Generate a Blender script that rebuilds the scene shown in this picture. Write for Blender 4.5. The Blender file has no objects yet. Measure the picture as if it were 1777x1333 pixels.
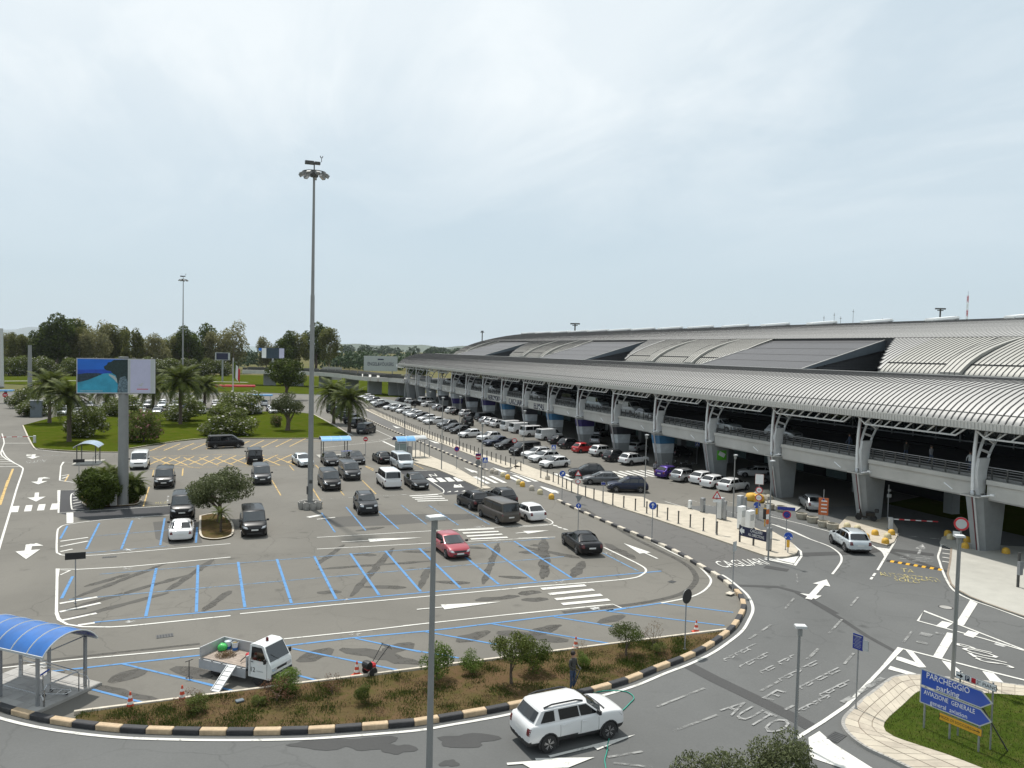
import bpy, bmesh, math, random
import numpy as np
from mathutils import Vector, Matrix
from mathutils.bvhtree import BVHTree
random.seed(7); RNG = np.random.default_rng(7)
R = math.radians
scene = bpy.context.scene
COL = scene.collection
# ---------------------------------------------------------------- camera
FPX, CAMH, ROLL, PITCH, YAW = 1370.0, 15.0, 0.023, math.atan(57.5/1370.0), R(21.13)
cam = bpy.data.cameras.new('camera'); cam.sensor_width = 36.0; cam.lens = FPX/1777.0*36.0
cam.clip_start = 0.5; cam.clip_end = 30000.0
camo = bpy.data.objects.new('camera', cam); COL.objects.link(camo); scene.camera = camo
_r0 = Vector((math.cos(YAW), -math.sin(YAW), 0)); _f0 = Vector((math.sin(YAW), math.cos(YAW), 0)); _z = Vector((0, 0, 1))
_F = _f0*math.cos(PITCH) - _z*math.sin(PITCH); _U = _f0*math.sin(PITCH) + _z*math.cos(PITCH)
_cr = _r0*math.cos(ROLL) + _U*math.sin(ROLL); _cu = -_r0*math.sin(ROLL) + _U*math.cos(ROLL)
mw = Matrix.Identity(4)
for i in range(3):
    mw[i][0] = _cr[i]; mw[i][1] = _cu[i]; mw[i][2] = -_F[i]
mw[2][3] = CAMH
camo.matrix_world = mw
# ---------------------------------------------------------------- sky, sun, exposure
SUN_AZ, SUN_EL = R(-10), R(67)
world = bpy.data.worlds.new('World'); scene.world = world; world.use_nodes = True
nt = world.node_tree; nt.nodes.clear()
def wn(t, **k):
    n = nt.nodes.new(t)
    for a, b in k.items(): setattr(n, a, b)
    return n
sky = wn('ShaderNodeTexSky', sky_type='NISHITA', sun_disc=False, sun_elevation=SUN_EL, sun_rotation=SUN_AZ, altitude=10, air_density=1.0, dust_density=2.2, ozone_density=1.0)
tc = wn('ShaderNodeTexCoord'); sep = wn('ShaderNodeSeparateXYZ'); nt.links.new(tc.outputs['Generated'], sep.inputs[0])
zc = wn('ShaderNodeMath', operation='MAXIMUM'); nt.links.new(sep.outputs['Z'], zc.inputs[0]); zc.inputs[1].default_value = 0.0
za = wn('ShaderNodeMath', operation='ADD'); nt.links.new(zc.outputs[0], za.inputs[0]); za.inputs[1].default_value = 0.16
dx = wn('ShaderNodeMath', operation='DIVIDE'); nt.links.new(sep.outputs['X'], dx.inputs[0]); nt.links.new(za.outputs[0], dx.inputs[1])
dy = wn('ShaderNodeMath', operation='DIVIDE'); nt.links.new(sep.outputs['Y'], dy.inputs[0]); nt.links.new(za.outputs[0], dy.inputs[1])
cmb = wn('ShaderNodeCombineXYZ'); nt.links.new(dx.outputs[0], cmb.inputs[0]); nt.links.new(dy.outputs[0], cmb.inputs[1])
def wnoise(scale, detail, rough, dist, off):
    mp = wn('ShaderNodeMapping'); mp.inputs['Location'].default_value = off; mp.inputs['Rotation'].default_value = (0, 0, R(25)); mp.inputs['Scale'].default_value = (1, 0.55, 1)
    nt.links.new(cmb.outputs[0], mp.inputs[0])
    n = wn('ShaderNodeTexNoise'); n.inputs['Scale'].default_value = scale; n.inputs['Detail'].default_value = detail
    n.inputs['Roughness'].default_value = rough; n.inputs['Distortion'].default_value = dist
    nt.links.new(mp.outputs[0], n.inputs['Vector']); return n
n1 = wnoise(0.34, 8, 0.5, 0.3, (3.1, 1.4, 0)); n2 = wnoise(1.7, 10, 0.6, 0.6, (0.4, 5.2, 0))
r1 = wn('ShaderNodeMapRange'); nt.links.new(n1.outputs[0], r1.inputs[0]); r1.inputs[1].default_value = 0.36; r1.inputs[2].default_value = 0.56
r2 = wn('ShaderNodeMapRange'); nt.links.new(n2.outputs[0], r2.inputs[0]); r2.inputs[1].default_value = 0.44; r2.inputs[2].default_value = 0.64
cm = wn('ShaderNodeMath', operation='MULTIPLY_ADD'); nt.links.new(r1.outputs[0], cm.inputs[0]); cm.inputs[1].default_value = 0.72
cb = wn('ShaderNodeMath', operation='MULTIPLY'); nt.links.new(r2.outputs[0], cb.inputs[0]); cb.inputs[1].default_value = 0.36
nt.links.new(cb.outputs[0], cm.inputs[2])
el = wn('ShaderNodeMapRange'); nt.links.new(zc.outputs[0], el.inputs[0]); el.inputs[1].default_value = 0.08; el.inputs[2].default_value = 0.30
cf = wn('ShaderNodeMath', operation='MULTIPLY'); nt.links.new(cm.outputs[0], cf.inputs[0]); nt.links.new(el.outputs[0], cf.inputs[1])
cl = wn('ShaderNodeMath', operation='MINIMUM'); nt.links.new(cf.outputs[0], cl.inputs[0]); cl.inputs[1].default_value = 0.92
# thin high haze everywhere, then cloud sheets
hz = wn('ShaderNodeMixRGB'); hz.inputs[0].default_value = 0.84; nt.links.new(sky.outputs[0], hz.inputs[1]); hz.inputs[2].default_value = (6.75, 8.1, 8.95, 1)
mx = wn('ShaderNodeMixRGB'); nt.links.new(cl.outputs[0], mx.inputs[0]); nt.links.new(hz.outputs[0], mx.inputs[1]); mx.inputs[2].default_value = (9.7, 10.35, 10.7, 1)
bg = wn('ShaderNodeBackground'); bg.inputs[1].default_value = 0.095; nt.links.new(mx.outputs[0], bg.inputs[0])
wo = wn('ShaderNodeOutputWorld'); nt.links.new(bg.outputs[0], wo.inputs[0])
sun = bpy.data.lights.new('sun', 'SUN'); sun.energy = 4.7; sun.angle = R(1.8); sun.color = (1.0, 0.96, 0.9)
suno = bpy.data.objects.new('sun', sun); COL.objects.link(suno)
_sd = Vector((math.sin(SUN_AZ)*math.cos(SUN_EL), math.cos(SUN_AZ)*math.cos(SUN_EL), math.sin(SUN_EL)))
suno.rotation_euler = _sd.to_track_quat('Z', 'Y').to_euler(); suno.location = (0, 0, 200)
vs = scene.view_settings; vs.view_transform = 'Standard'; vs.look = 'None'; vs.exposure = 0.0; vs.gamma = 1.0; vs.use_curve_mapping = False
scene.cycles.max_bounces = 6; scene.cycles.diffuse_bounces = 3; scene.cycles.glossy_bounces = 3; scene.cycles.transparent_max_bounces = 6
# ---------------------------------------------------------------- survey: photograph pixel -> point on the ground plane (metres)
def ray(px, py):
    u = px - 888.5; v = py - 666.5
    return _cr*u - _cu*v + _F*FPX
def G(px, py, z=0.0):
    d = ray(px, py); t = (z - CAMH)/d.z
    return Vector((d.x*t, d.y*t, z))
def GP(pts, o=(0, 0, 1.0), z=0.0):
    return [G(o[0] + x*o[2], o[1] + y*o[2], z) for x, y in pts]
A_ = (0, 780, .2251); B_ = (550, 780, .2251); C_ = (900, 780, .2551); D_ = (1327, 800, .2551); E_ = (1327, 1000, .2532)
F_ = (0, 1050, .2251); G_ = (300, 1050, .2532); H_ = (700, 1050, .2532); I_ = (1050, 1000, .25); T_ = (600, 580, .2251)
K_ = (0, 680, .1688); Q_ = (250, 520, .2551)
# ---------------------------------------------------------------- mesh helpers
class MB:
    def __init__(s): s.v = []; s.f = []; s.m = []; s.mats = []; s.cur = 0
    def mat(s, m):
        if m not in s.mats: s.mats.append(m)
        s.cur = s.mats.index(m); return s
    def add(s, vs, fs):
        b = len(s.v); s.v += [tuple(p) for p in vs]
        for f in fs: s.f.append(tuple(b + i for i in f)); s.m.append(s.cur)
        return s
    def box(s, c, d, rz=0.0, M=None):
        x, y, z = d[0]/2, d[1]/2, d[2]/2
        vs = [Vector((a*x, b*y, e*z)) for e in (-1, 1) for a, b in ((-1, -1), (1, -1), (1, 1), (-1, 1))]
        if M is None: M = Matrix.Rotation(rz, 4, 'Z')
        vs = [M @ p + Vector(c) for p in vs]
        return s.add(vs, [(3, 2, 1, 0), (4, 5, 6, 7), (0, 1, 5, 4), (1, 2, 6, 5), (2, 3, 7, 6), (3, 0, 4, 7)])
    def bar(s, a, b, w, h):
        a, b = Vector(a), Vector(b); d = (b - a); L = d.length
        if L < 1e-6: return s
        return s.box((a + b)/2, (w, h, L), M=d.to_track_quat('Z', 'Y').to_matrix().to_4x4())
    def tube(s, pts, r, n=8, cap=True):
        pts = [Vector(p) for p in pts]; rs = r if isinstance(r, (list, tuple)) else [r]*len(pts)
        rings = []; up = None
        for i, p in enumerate(pts):
            t = (pts[min(i+1, len(pts)-1)] - pts[max(i-1, 0)]).normalized()
            if up is None: up = Vector((1, 0, 0)) if abs(t.z) > .9 else Vector((0, 0, 1))
            a = t.cross(up).normalized(); b = t.cross(a).normalized(); up = -b if False else a.cross(t)
            rings.append([p + (a*math.cos(2*math.pi*k/n) + b*math.sin(2*math.pi*k/n))*rs[i] for k in range(n)])
        vs = [q for ring in rings for q in ring]; fs = []
        for i in range(len(rings)-1):
            for k in range(n):
                k2 = (k+1) % n; fs.append((i*n+k, i*n+k2, (i+1)*n+k2, (i+1)*n+k))
        if cap: fs.append(tuple(range(n-1, -1, -1))); fs.append(tuple((len(rings)-1)*n + k for k in range(n)))
        return s.add(vs, fs)
    def lathe(s, prof, n=16, c=(0, 0, 0), axis='Z'):
        vs = []
        for r, z in prof:
            for k in range(n):
                a = 2*math.pi*k/n; p = (r*math.cos(a), r*math.sin(a), z)
                if axis == 'Y': p = (p[0], p[2], p[1])
                if axis == 'X': p = (p[2], p[0], p[1])
                vs.append((p[0]+c[0], p[1]+c[1], p[2]+c[2]))
        fs = []
        for i in range(len(prof)-1):
            for k in range(n):
                k2 = (k+1) % n; fs.append((i*n+k, i*n+k2, (i+1)*n+k2, (i+1)*n+k))
        fs.append(tuple(range(n-1, -1, -1))); fs.append(tuple((len(prof)-1)*n+k for k in range(n)))
        return s.add(vs, fs)
    def prism(s, poly, z0, z1):
        n = len(poly); vs = [(p[0], p[1], z0) for p in poly] + [(p[0], p[1], z1) for p in poly]
        fs = [tuple(range(n-1, -1, -1)), tuple(range(n, 2*n))] + [(i, (i+1) % n, n+(i+1) % n, n+i) for i in range(n)]
        return s.add(vs, fs)
    def quad(s, a, b, c, d): return s.add([a, b, c, d], [(0, 1, 2, 3)])
    def strip(s, pts, w, z):
        pts = [Vector((p[0], p[1], 0)) for p in pts]; L = []; Rr = []
        for i, p in enumerate(pts):
            t = (pts[min(i+1, len(pts)-1)] - pts[max(i-1, 0)])
            if t.length < 1e-9: continue
            t.normalize(); nrm = Vector((-t.y, t.x, 0))
            if 0 < i < len(pts)-1:
                a = (pts[i]-pts[i-1]).normalized(); c = max(.5, a.dot(t)); ww = w/2/c
            else: ww = w/2
            L.append(p + nrm*ww); Rr.append(p - nrm*ww)
        n = len(L); vs = [(q.x, q.y, z) for q in L] + [(q.x, q.y, z) for q in Rr]
        return s.add(vs, [(i, n+i, n+i+1, i+1) for i in range(n-1)])
    def mesh(s, name, smooth=None):
        me = bpy.data.meshes.new(name); me.from_pydata(s.v, [], s.f); me.update()
        for m in s.mats: me.materials.append(MAT(m))
        if s.m and len(s.mats) > 1: me.polygons.foreach_set('material_index', s.m)
        if smooth is not None: shade(me, smooth)
        return me
def shade(me, ang):
    bm = bmesh.new(); bm.from_mesh(me); bmesh.ops.recalc_face_normals(bm, faces=bm.faces)
    for f in bm.faces: f.smooth = True
    for e in bm.edges:
        if len(e.link_faces) != 2 or e.calc_face_angle(0) > R(ang): e.smooth = False
    bm.to_mesh(me); bm.free()
def obj(name, me, parent=None, loc=(0, 0, 0), rot=0.0, smooth=None, scale=None, **props):
    if isinstance(me, MB): me = me.mesh(name, smooth)
    o = bpy.data.objects.new(name, me); COL.objects.link(o)
    o.location = loc
    if isinstance(rot, (tuple, list)): o.rotation_euler = rot
    else: o.rotation_euler = (0, 0, rot)
    if scale is not None: o.scale = scale if isinstance(scale, (tuple, list)) else (scale,)*3
    if parent is not None: o.parent = parent
    tag(o, **props); return o
def tag(o, label=None, cat=None, group=None, kind=None):
    if label: o['label'] = label
    if cat: o['category'] = cat
    if group: o['group'] = group
    if kind: o['kind'] = kind
    return o
def thing(name, label, cat, loc=(0, 0, 0), rot=0.0, group=None, scale=None):
    return obj(name, None, None, loc, rot, scale=scale, label=label, cat=cat, group=group)
def struct(name, me, **k): return obj(name, me, kind='structure', **k)
def smooth_path(pts, n=6):
    P = [Vector((p[0], p[1], 0)) for p in pts]; out = []
    for i in range(len(P)-1):
        p0, p1, p2, p3 = P[max(i-1, 0)], P[i], P[i+1], P[min(i+2, len(P)-1)]
        for k in range(n):
            t = k/n; out.append(.5*((2*p1) + (p2-p0)*t + (2*p0-5*p1+4*p2-p3)*t*t + (3*p1-p0-3*p2+p3)*t**3))
    out.append(P[-1]); return out
def resample(pts, step):
    out = [pts[0]]; acc = 0.0
    for a, b in zip(pts[:-1], pts[1:]):
        L = (b-a).length; d = step - acc
        while d <= L:
            out.append(a + (b-a)*(d/L)); d += step
        acc = (acc + L) % step if L > 0 else acc
    return out
# ---------------------------------------------------------------- materials
_M = {}; MDEF = {}
def MAT(k):
    if k not in _M: _M[k] = MDEF[k]()
    return _M[k]
def base_mat(name):
    m = bpy.data.materials.new(name); m.use_nodes = True; n = m.node_tree
    b = n.nodes['Principled BSDF']; return m, n, b
def noise(n, scale, detail=4, rough=.55, coord='Object', dist=0.0, vec=None, sc3=None):
    if coord == 'World': t = n.nodes.new('ShaderNodeNewGeometry').outputs['Position']
    else: t = n.nodes.new('ShaderNodeTexCoord').outputs[coord]
    if sc3:
        mp = n.nodes.new('ShaderNodeMapping'); mp.inputs['Scale'].default_value = sc3; n.links.new(t, mp.inputs[0]); t = mp.outputs[0]
    x = n.nodes.new('ShaderNodeTexNoise'); x.inputs['Scale'].default_value = scale; x.inputs['Detail'].default_value = detail
    x.inputs['Roughness'].default_value = rough; x.inputs['Distortion'].default_value = dist; n.links.new(t, x.inputs['Vector']); return x.outputs[0]
def rng(n, s, a, b, c=0.0, d=1.0):
    m = n.nodes.new('ShaderNodeMapRange'); n.links.new(s, m.inputs[0])
    for i, v in enumerate((a, b, c, d)): m.inputs[i+1].default_value = v
    return m.outputs[0]
def mix(n, fac, a, b, mode='MIX'):
    m = n.nodes.new('ShaderNodeMixRGB'); m.blend_type = mode
    for i, v in enumerate((fac, a, b)):
        if isinstance(v, (int, float)): m.inputs[i].default_value = v if i == 0 else (v, v, v, 1)
        elif isinstance(v, tuple): m.inputs[i].default_value = v + (1,) if len(v) == 3 else v
        else: n.links.new(v, m.inputs[i])
    return m.outputs[0]
def bump(n, b, h, strength, dist=.02):
    x = n.nodes.new('ShaderNodeBump'); x.inputs['Strength'].default_value = strength; x.inputs['Distance'].default_value = dist
    n.links.new(h, x.inputs['Height']); n.links.new(x.outputs[0], b.inputs['Normal'])
def pm(key, col, rough=.6, metal=0.0, var=.15, scale=3.0, bmp=0.0, spec=.5, coat=0.0, coord='Object', dirt=0.0):
    def f():
        m, n, b = base_mat(key)
        b.inputs['Roughness'].default_value = rough; b.inputs['Metallic'].default_value = metal
        b.inputs['Specular IOR Level'].default_value = spec; b.inputs['Coat Weight'].default_value = coat; b.inputs['Coat Roughness'].default_value = .04
        c = tuple(col)
        if var > 0:
            ns = noise(n, scale, 5, .6, coord)
            out = mix(n, rng(n, ns, .3, .7), tuple(x*(1-var) for x in c), tuple(min(1, x*(1+var)) for x in c))
            if dirt > 0:
                n2 = noise(n, scale*.37, 6, .65, coord, .5)
                out = mix(n, rng(n, n2, .5, .75, 0, dirt), out, tuple(x*.45 for x in c))
            n.links.new(out, b.inputs['Base Color'])
            if bmp > 0: bump(n, b, noise(n, scale*12, 3, .6, coord), bmp)
        else: b.inputs['Base Color'].default_value = c + (1,)
        return m
    MDEF[key] = f
def asphalt(key, col, patch=.35, dark=.5):
    def f():
        m, n, b = base_mat(key); b.inputs['Roughness'].default_value = .88; b.inputs['Specular IOR Level'].default_value = .25
        big = noise(n, .07, 5, .6, 'World', .6); mid = noise(n, .55, 6, .65, 'World', .8); fine = noise(n, 9, 4, .7, 'World')
        streak = noise(n, .25, 5, .6, 'World', .3, sc3=(1, .12, 1))
        o = mix(n, rng(n, big, .35, .65), tuple(x*(1-.13) for x in col), tuple(x*1.1 for x in col))
        o = mix(n, rng(n, mid, .55, .75, 0, patch), o, tuple(x*dark for x in col))
        o = mix(n, rng(n, streak, .55, .8, 0, .3), o, tuple(x*.75 for x in col))
        o = mix(n, rng(n, fine, .35, .65, 0, .24), o, tuple(x*.6 for x in col))
        # fine crack network where the surface is tired, oil drips
        vo = n.nodes.new('ShaderNodeTexVoronoi'); vo.feature = 'DISTANCE_TO_EDGE'; vo.inputs['Scale'].default_value = .22; g = n.nodes.new('ShaderNodeNewGeometry')
        wv = n.nodes.new('ShaderNodeVectorMath'); wv.operation = 'ADD'; nn = n.nodes.new('ShaderNodeTexNoise'); nn.inputs['Scale'].default_value = .8; nn.inputs['Detail'].default_value = 4; n.links.new(g.outputs['Position'], nn.inputs['Vector'])
        n.links.new(g.outputs['Position'], wv.inputs[0]); n.links.new(nn.outputs['Color'], wv.inputs[1]); n.links.new(wv.outputs[0], vo.inputs['Vector'])
        ck = n.nodes.new('ShaderNodeMath'); ck.operation = 'MULTIPLY'; n.links.new(rng(n, vo.outputs['Distance'], .0, .012, .45, 0), ck.inputs[0]); n.links.new(rng(n, noise(n, .045, 3, .5, 'World', 1.0), .46, .56), ck.inputs[1])
        o = mix(n, ck.outputs[0], o, tuple(x*.35 for x in col))
        v2 = n.nodes.new('ShaderNodeTexVoronoi'); v2.inputs['Scale'].default_value = .42; n.links.new(wv.outputs[0], v2.inputs['Vector'])
        dr = n.nodes.new('ShaderNodeMath'); dr.operation = 'MULTIPLY'; n.links.new(rng(n, v2.outputs['Distance'], .03, .16, .7, 0), dr.inputs[0]); n.links.new(rng(n, noise(n, .16, 2, .5, 'World'), .5, .62), dr.inputs[1])
        o = mix(n, dr.outputs[0], o, tuple(x*.3 for x in col))
        n.links.new(o, b.inputs['Base Color']); bump(n, b, fine, .25, .01); return m
    MDEF[key] = f
def paintmark(key, col, under, wear, scale=2.2):
    def f():
        m, n, b = base_mat(key); b.inputs['Roughness'].default_value = .75; b.inputs['Specular IOR Level'].default_value = .3
        a = noise(n, scale, 7, .72, 'World', .4); c = noise(n, 14, 4, .7, 'World')
        o = mix(n, rng(n, c, .3, .7, 0, .25), col, tuple(x*.72 for x in col))
        fac = rng(n, a, .62-wear*.32, .72-wear*.2, 0, min(1, .35+wear))
        n.links.new(o, b.inputs['Base Color']); tr = n.nodes.new('ShaderNodeBsdfTransparent'); ms = n.nodes.new('ShaderNodeMixShader')
        n.links.new(fac, ms.inputs[0]); n.links.new(b.outputs[0], ms.inputs[1]); n.links.new(tr.outputs[0], ms.inputs[2]); n.links.new(ms.outputs[0], n.nodes['Material Output'].inputs['Surface']); return m
    MDEF[key] = f
def leafmat(key, c1, c2, trans=.25, rough=.55):
    def f():
        m, n, b = base_mat(key); b.inputs['Roughness'].default_value = rough; b.inputs['Specular IOR Level'].default_value = .12
        g = n.nodes.new('ShaderNodeNewGeometry'); oi = n.nodes.new('ShaderNodeObjectInfo')
        ns = noise(n, .9, 3, .6, 'Object')
        o = mix(n, g.outputs['Random Per Island'], c1, c2)
        o = mix(n, rng(n, ns, .35, .65, 0, .55), o, tuple(x*.55 for x in c1))
        hs = n.nodes.new('ShaderNodeHueSaturation'); n.links.new(o, hs.inputs['Color']); n.links.new(rng(n, oi.outputs['Random'], 0, 1, .85, 1.15), hs.inputs['Value'])
        n.links.new(hs.outputs[0], b.inputs['Base Color'])
        t = n.nodes.new('ShaderNodeBsdfTranslucent'); n.links.new(hs.outputs[0], t.inputs['Color'])
        ms = n.nodes.new('ShaderNodeMixShader'); ms.inputs[0].default_value = trans
        n.links.new(b.outputs[0], ms.inputs[1]); n.links.new(t.outputs[0], ms.inputs[2]); n.links.new(ms.outputs[0], n.nodes['Material Output'].inputs['Surface']); return m
    MDEF[key] = f
def groundmat(key, cols, scales=(.15, 1.2, 9)):
    def f():
        m, n, b = base_mat(key); b.inputs['Roughness'].default_value = 1.0; b.inputs['Specular IOR Level'].default_value = 0.0
        a = noise(n, scales[0], 6, .65, 'World', .5); c = noise(n, scales[1], 6, .7, 'World', .3); d = noise(n, scales[2], 5, .7, 'World')
        o = mix(n, rng(n, a, .4, .62), cols[0], cols[1]); o = mix(n, rng(n, c, .48, .66, 0, .75), o, cols[2])
        o = mix(n, rng(n, d, .4, .7, 0, .35), o, tuple(x*.55 for x in cols[0]))
        n.links.new(o, b.inputs['Base Color']); bump(n, b, d, .6, .05); return m
    MDEF[key] = f
LOT = (.150, .142, .124); ROAD = (.116, .118, .115)
asphalt('asphalt_lot', LOT, .42, .62); asphalt('asphalt_road', ROAD, .3, .7); asphalt('asphalt_new', (.055, .055, .057), .3, .7); asphalt('asphalt_lane', (.128, .124, .117), .3, .65)
asphalt('asphalt_stain', (.066, .066, .065), .3, .8); paintmark('erased', (.068, .064, .056), LOT, .38, .9)
paintmark('white_paint', (.60, .59, .55), LOT, .22); paintmark('white_worn', (.58, .58, .56), ROAD, .85, 1.6); paintmark('white_faint', (.26, .26, .25), ROAD, .62, 1.3)
paintmark('white_worn2', (.30, .30, .29), ROAD, .55, 2.4); paintmark('blue_paint', (.085, .22, .43), LOT, .26); paintmark('blue_worn', (.12, .23, .37), LOT, .46, 1.6); paintmark('yellow_paint', (.52, .36, .14), LOT, .4); paintmark('yellow_faint', (.42, .36, .16), ROAD, .6, 1.6)
groundmat('lawn', ((.046, .066, .006), (.058, .076, .008), (.085, .080, .018)), (.09, .5, 3)); groundmat('lawn_near', ((.040, .062, .010), (.055, .078, .013), (.08, .078, .024)), (.3, 2.2, 14))
groundmat('soil', ((.115, .075, .042), (.09, .070, .032), (.062, .066, .018)), (.35, 1.6, 12)); groundmat('dry_land', ((.13, .12, .06), (.10, .11, .045), (.16, .13, .075)), (.01, .05, .6))
pm('concrete', (.34, .33, .31), .85, var=.10, scale=.8, dirt=.25, coord='World', bmp=.1); pm('concrete_dark', (.30, .29, .27), .85, var=.14, scale=1.2, dirt=.3, bmp=.1); pm('pier_concrete', (.27, .28, .28), .8, var=.08, scale=1.0, dirt=.2)
pm('paving', (.42, .375, .30), .85, var=.12, scale=1.5, coord='World', dirt=.25, bmp=.1); pm('paving_alt', (.375, .33, .265), .85, var=.14, scale=2.5, coord='World', dirt=.25, bmp=.1); pm('joint', (.22, .18, .14), .9)
pm('slab_pale', (.37, .36, .32), .85, var=.08, scale=.7, coord='World', dirt=.2)
pm('kerb_cream', (.44, .33, .21), .8, var=.2, scale=4, dirt=.45, bmp=.15); pm('kerb_white', (.50, .45, .37), .8, var=.2, scale=4, dirt=.4, bmp=.15); pm('kerb_black', (.028, .028, .03), .7, var=.3, scale=4, dirt=.1, bmp=.15)
pm('roof_metal', (.345, .34, .325), .5, .1, var=.06, scale=.6, dirt=.12); pm('roof_metal_worn', (.325, .32, .29), .55, .1, var=.1, scale=.5, dirt=.3); pm('roof_seam', (.055, .055, .055), .7, .1)
pm('roof_grey', (.066, .066, .07), .5, .1, var=.08, scale=.5, dirt=.1); pm('fascia_slate', (.13, .155, .175), .45, .3, var=.06); pm('louvre', (.085, .09, .095), .6, .2)
pm('white_steel', (.78, .79, .79), .4, .1, var=.06, scale=2, dirt=.12); pm('eave_metal', (.50, .49, .46), .45, .2, var=.05, dirt=.12); pm('beam', (.48, .47, .44), .8, var=.08, scale=.5, dirt=.35, coord='World')
pm('galv', (.30, .31, .32), .45, .5, var=.1, scale=3); pm('galv_light', (.52, .53, .53), .5, .3, var=.08); pm('shelter_pale', (.26, .36, .48), .35, var=.08, coat=.3); asphalt('asphalt_mid', (.098, .094, .086), .4, .7); pm('mast_grey', (.25, .255, .25), .55, .35, var=.1, scale=.8); pm('dark_metal', (.075, .075, .072), .5, .4, var=.15); pm('steel', (.42, .42, .42), .25, .9, var=.06)
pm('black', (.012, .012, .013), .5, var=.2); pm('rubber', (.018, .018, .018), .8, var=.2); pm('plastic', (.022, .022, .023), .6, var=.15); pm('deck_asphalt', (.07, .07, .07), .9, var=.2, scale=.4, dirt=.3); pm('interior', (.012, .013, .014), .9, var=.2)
pm('glass', (.006, .007, .008), .04, 0, var=0, spec=.9); pm('glass_front', (.022, .027, .03), .03, 0, var=0, spec=1.0); pm('facade_glass', (.02, .03, .032), .08, 0, var=.2, spec=.8); pm('lamp_glass', (.55, .56, .57), .12, .3, var=.1, spec=.8); pm('tail_red', (.10, .006, .008), .15, 0, var=.1, spec=.8)
pm('rim', (.38, .38, .39), .3, .8, var=.08); pm('plate', (.62, .62, .60), .5, var=.05)
for k, c, me in (('white', (.64, .64, .635), 0), ('silver', (.36, .37, .38), .55), ('pale', (.50, .54, .56), .3), ('grey', (.12, .125, .13), .45), ('darkgrey', (.028, .030, .033), .3), ('black', (.005, .005, .006), .0), ('red', (.30, .03, .045), .1), ('purple', (.045, .02, .16), .4), ('brown', (.095, .085, .075), .5), ('navy', (.018, .025, .05), .4), ('blue', (.03, .07, .20), .3), ('bright_red', (.42, .012, .015), 0)):
    pm('paint_'+k, c, .35, me, var=.03, scale=2, coat=.3 if sum(c) < .3 else .8, spec=.2 if sum(c) < .3 else .4)
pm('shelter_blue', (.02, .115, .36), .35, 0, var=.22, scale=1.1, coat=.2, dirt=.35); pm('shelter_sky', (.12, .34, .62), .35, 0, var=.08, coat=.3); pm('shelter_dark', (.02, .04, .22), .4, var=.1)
pm('sign_blue', (.010, .065, .38), .4, var=.05, coat=.2); pm('sign_dblue', (.016, .03, .22), .4, var=.06); pm('sign_navy', (.012, .015, .05), .5, var=.1); pm('sign_white', (.72, .73, .72), .45, var=.04); pm('sign_grey', (.42, .44, .44), .5, var=.05); pm('sign_red', (.48, .02, .03), .45, var=.06); pm('sign_yellow', (.62, .33, .02), .5, var=.08); pm('sign_orange', (.50, .13, .04), .55, var=.1); pm('sign_green', (.10, .42, .03), .5, var=.1); pm('sign_back', (.20, .21, .21), .5, .3, var=.1)
pm('dome_yellow', (.58, .34, .04), .7, var=.2, scale=6, dirt=.3); pm('dome_cream', (.50, .44, .28), .85, var=.15, scale=6, dirt=.3, bmp=.2); pm('dome_grey', (.40, .36, .30), .9, var=.15, scale=6, dirt=.3, bmp=.2); pm('rock', (.34, .31, .25), .9, var=.25, scale=2, dirt=.35, bmp=.4)
pm('cone_red', (.56, .07, .03), .55, var=.12, scale=8); pm('cone_white', (.70, .69, .66), .55, var=.1, scale=8); pm('hose', (.03, .30, .22), .45, var=.1)
pm('wood_bed', (.28, .23, .19), .85, var=.2, scale=5, bmp=.1); pm('truck_white', (.70, .72, .71), .35, var=.03, coat=.6); pm('truck_grey', (.40, .41, .42), .5, .2, var=.08, dirt=.2); pm('alu', (.50, .51, .51), .5, .3, var=.08, dirt=.1); pm('bag_green', (.05, .42, .09), .4, var=.15); pm('bag_white', (.62, .66, .70), .5, var=.1); pm('bag_blue', (.03, .14, .42), .5, var=.1); pm('engine_red', (.42, .015, .02), .35, var=.1); pm('straw', (.20, .155, .07), .95, var=.35, scale=9, bmp=.5)
pm('skin', (.34, .20, .14), .6, var=.08); pm('shirt_dark', (.045, .045, .04), .9, var=.25, scale=8); pm('jeans', (.035, .055, .10), .9, var=.2, scale=8); pm('hair', (.02, .015, .012), .8); pm('cloth_white', (.55, .55, .55), .9, var=.1); pm('cloth_grey', (.20, .20, .21), .9, var=.1)
pm('bark', (.10, .075, .055), .95, var=.3, scale=6, bmp=.5); pm('bark_palm', (.085, .065, .048), .95, var=.35, scale=9, bmp=.6); pm('bark_pale', (.26, .23, .19), .95, var=.3, scale=4, bmp=.3)
leafmat('leaf_olive', (.072, .088, .034), (.14, .155, .075)); leafmat('leaf_dark', (.050, .072, .013), (.10, .135, .026), .42); leafmat('leaf_euc', (.11, .125, .032), (.21, .215, .065), .5); leafmat('leaf_eucp', (.15, .15, .065), (.27, .26, .125), .5); leafmat('leaf_oleander', (.080, .105, .022), (.17, .20, .05), .35); leafmat('leaf_palm', (.062, .085, .018), (.135, .155, .036), .3); leafmat('leaf_pine', (.028, .052, .024), (.055, .085, .036)); leafmat('leaf_fresh', (.085, .14, .022), (.16, .22, .05)); leafmat('leaf_red', (.10, .045, .03), (.16, .09, .045)); leafmat('leaf_dry', (.16, .11, .06), (.24, .17, .10)); leafmat('leaf_shrub', (.075, .10, .024), (.15, .17, .04)); leafmat('grass_blade', (.045, .068, .012), (.09, .115, .024), .3); leafmat('petal_white', (.55, .53, .48), (.65, .62, .58)); leafmat('petal_pink', (.42, .16, .17), (.55, .35, .32))
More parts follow.
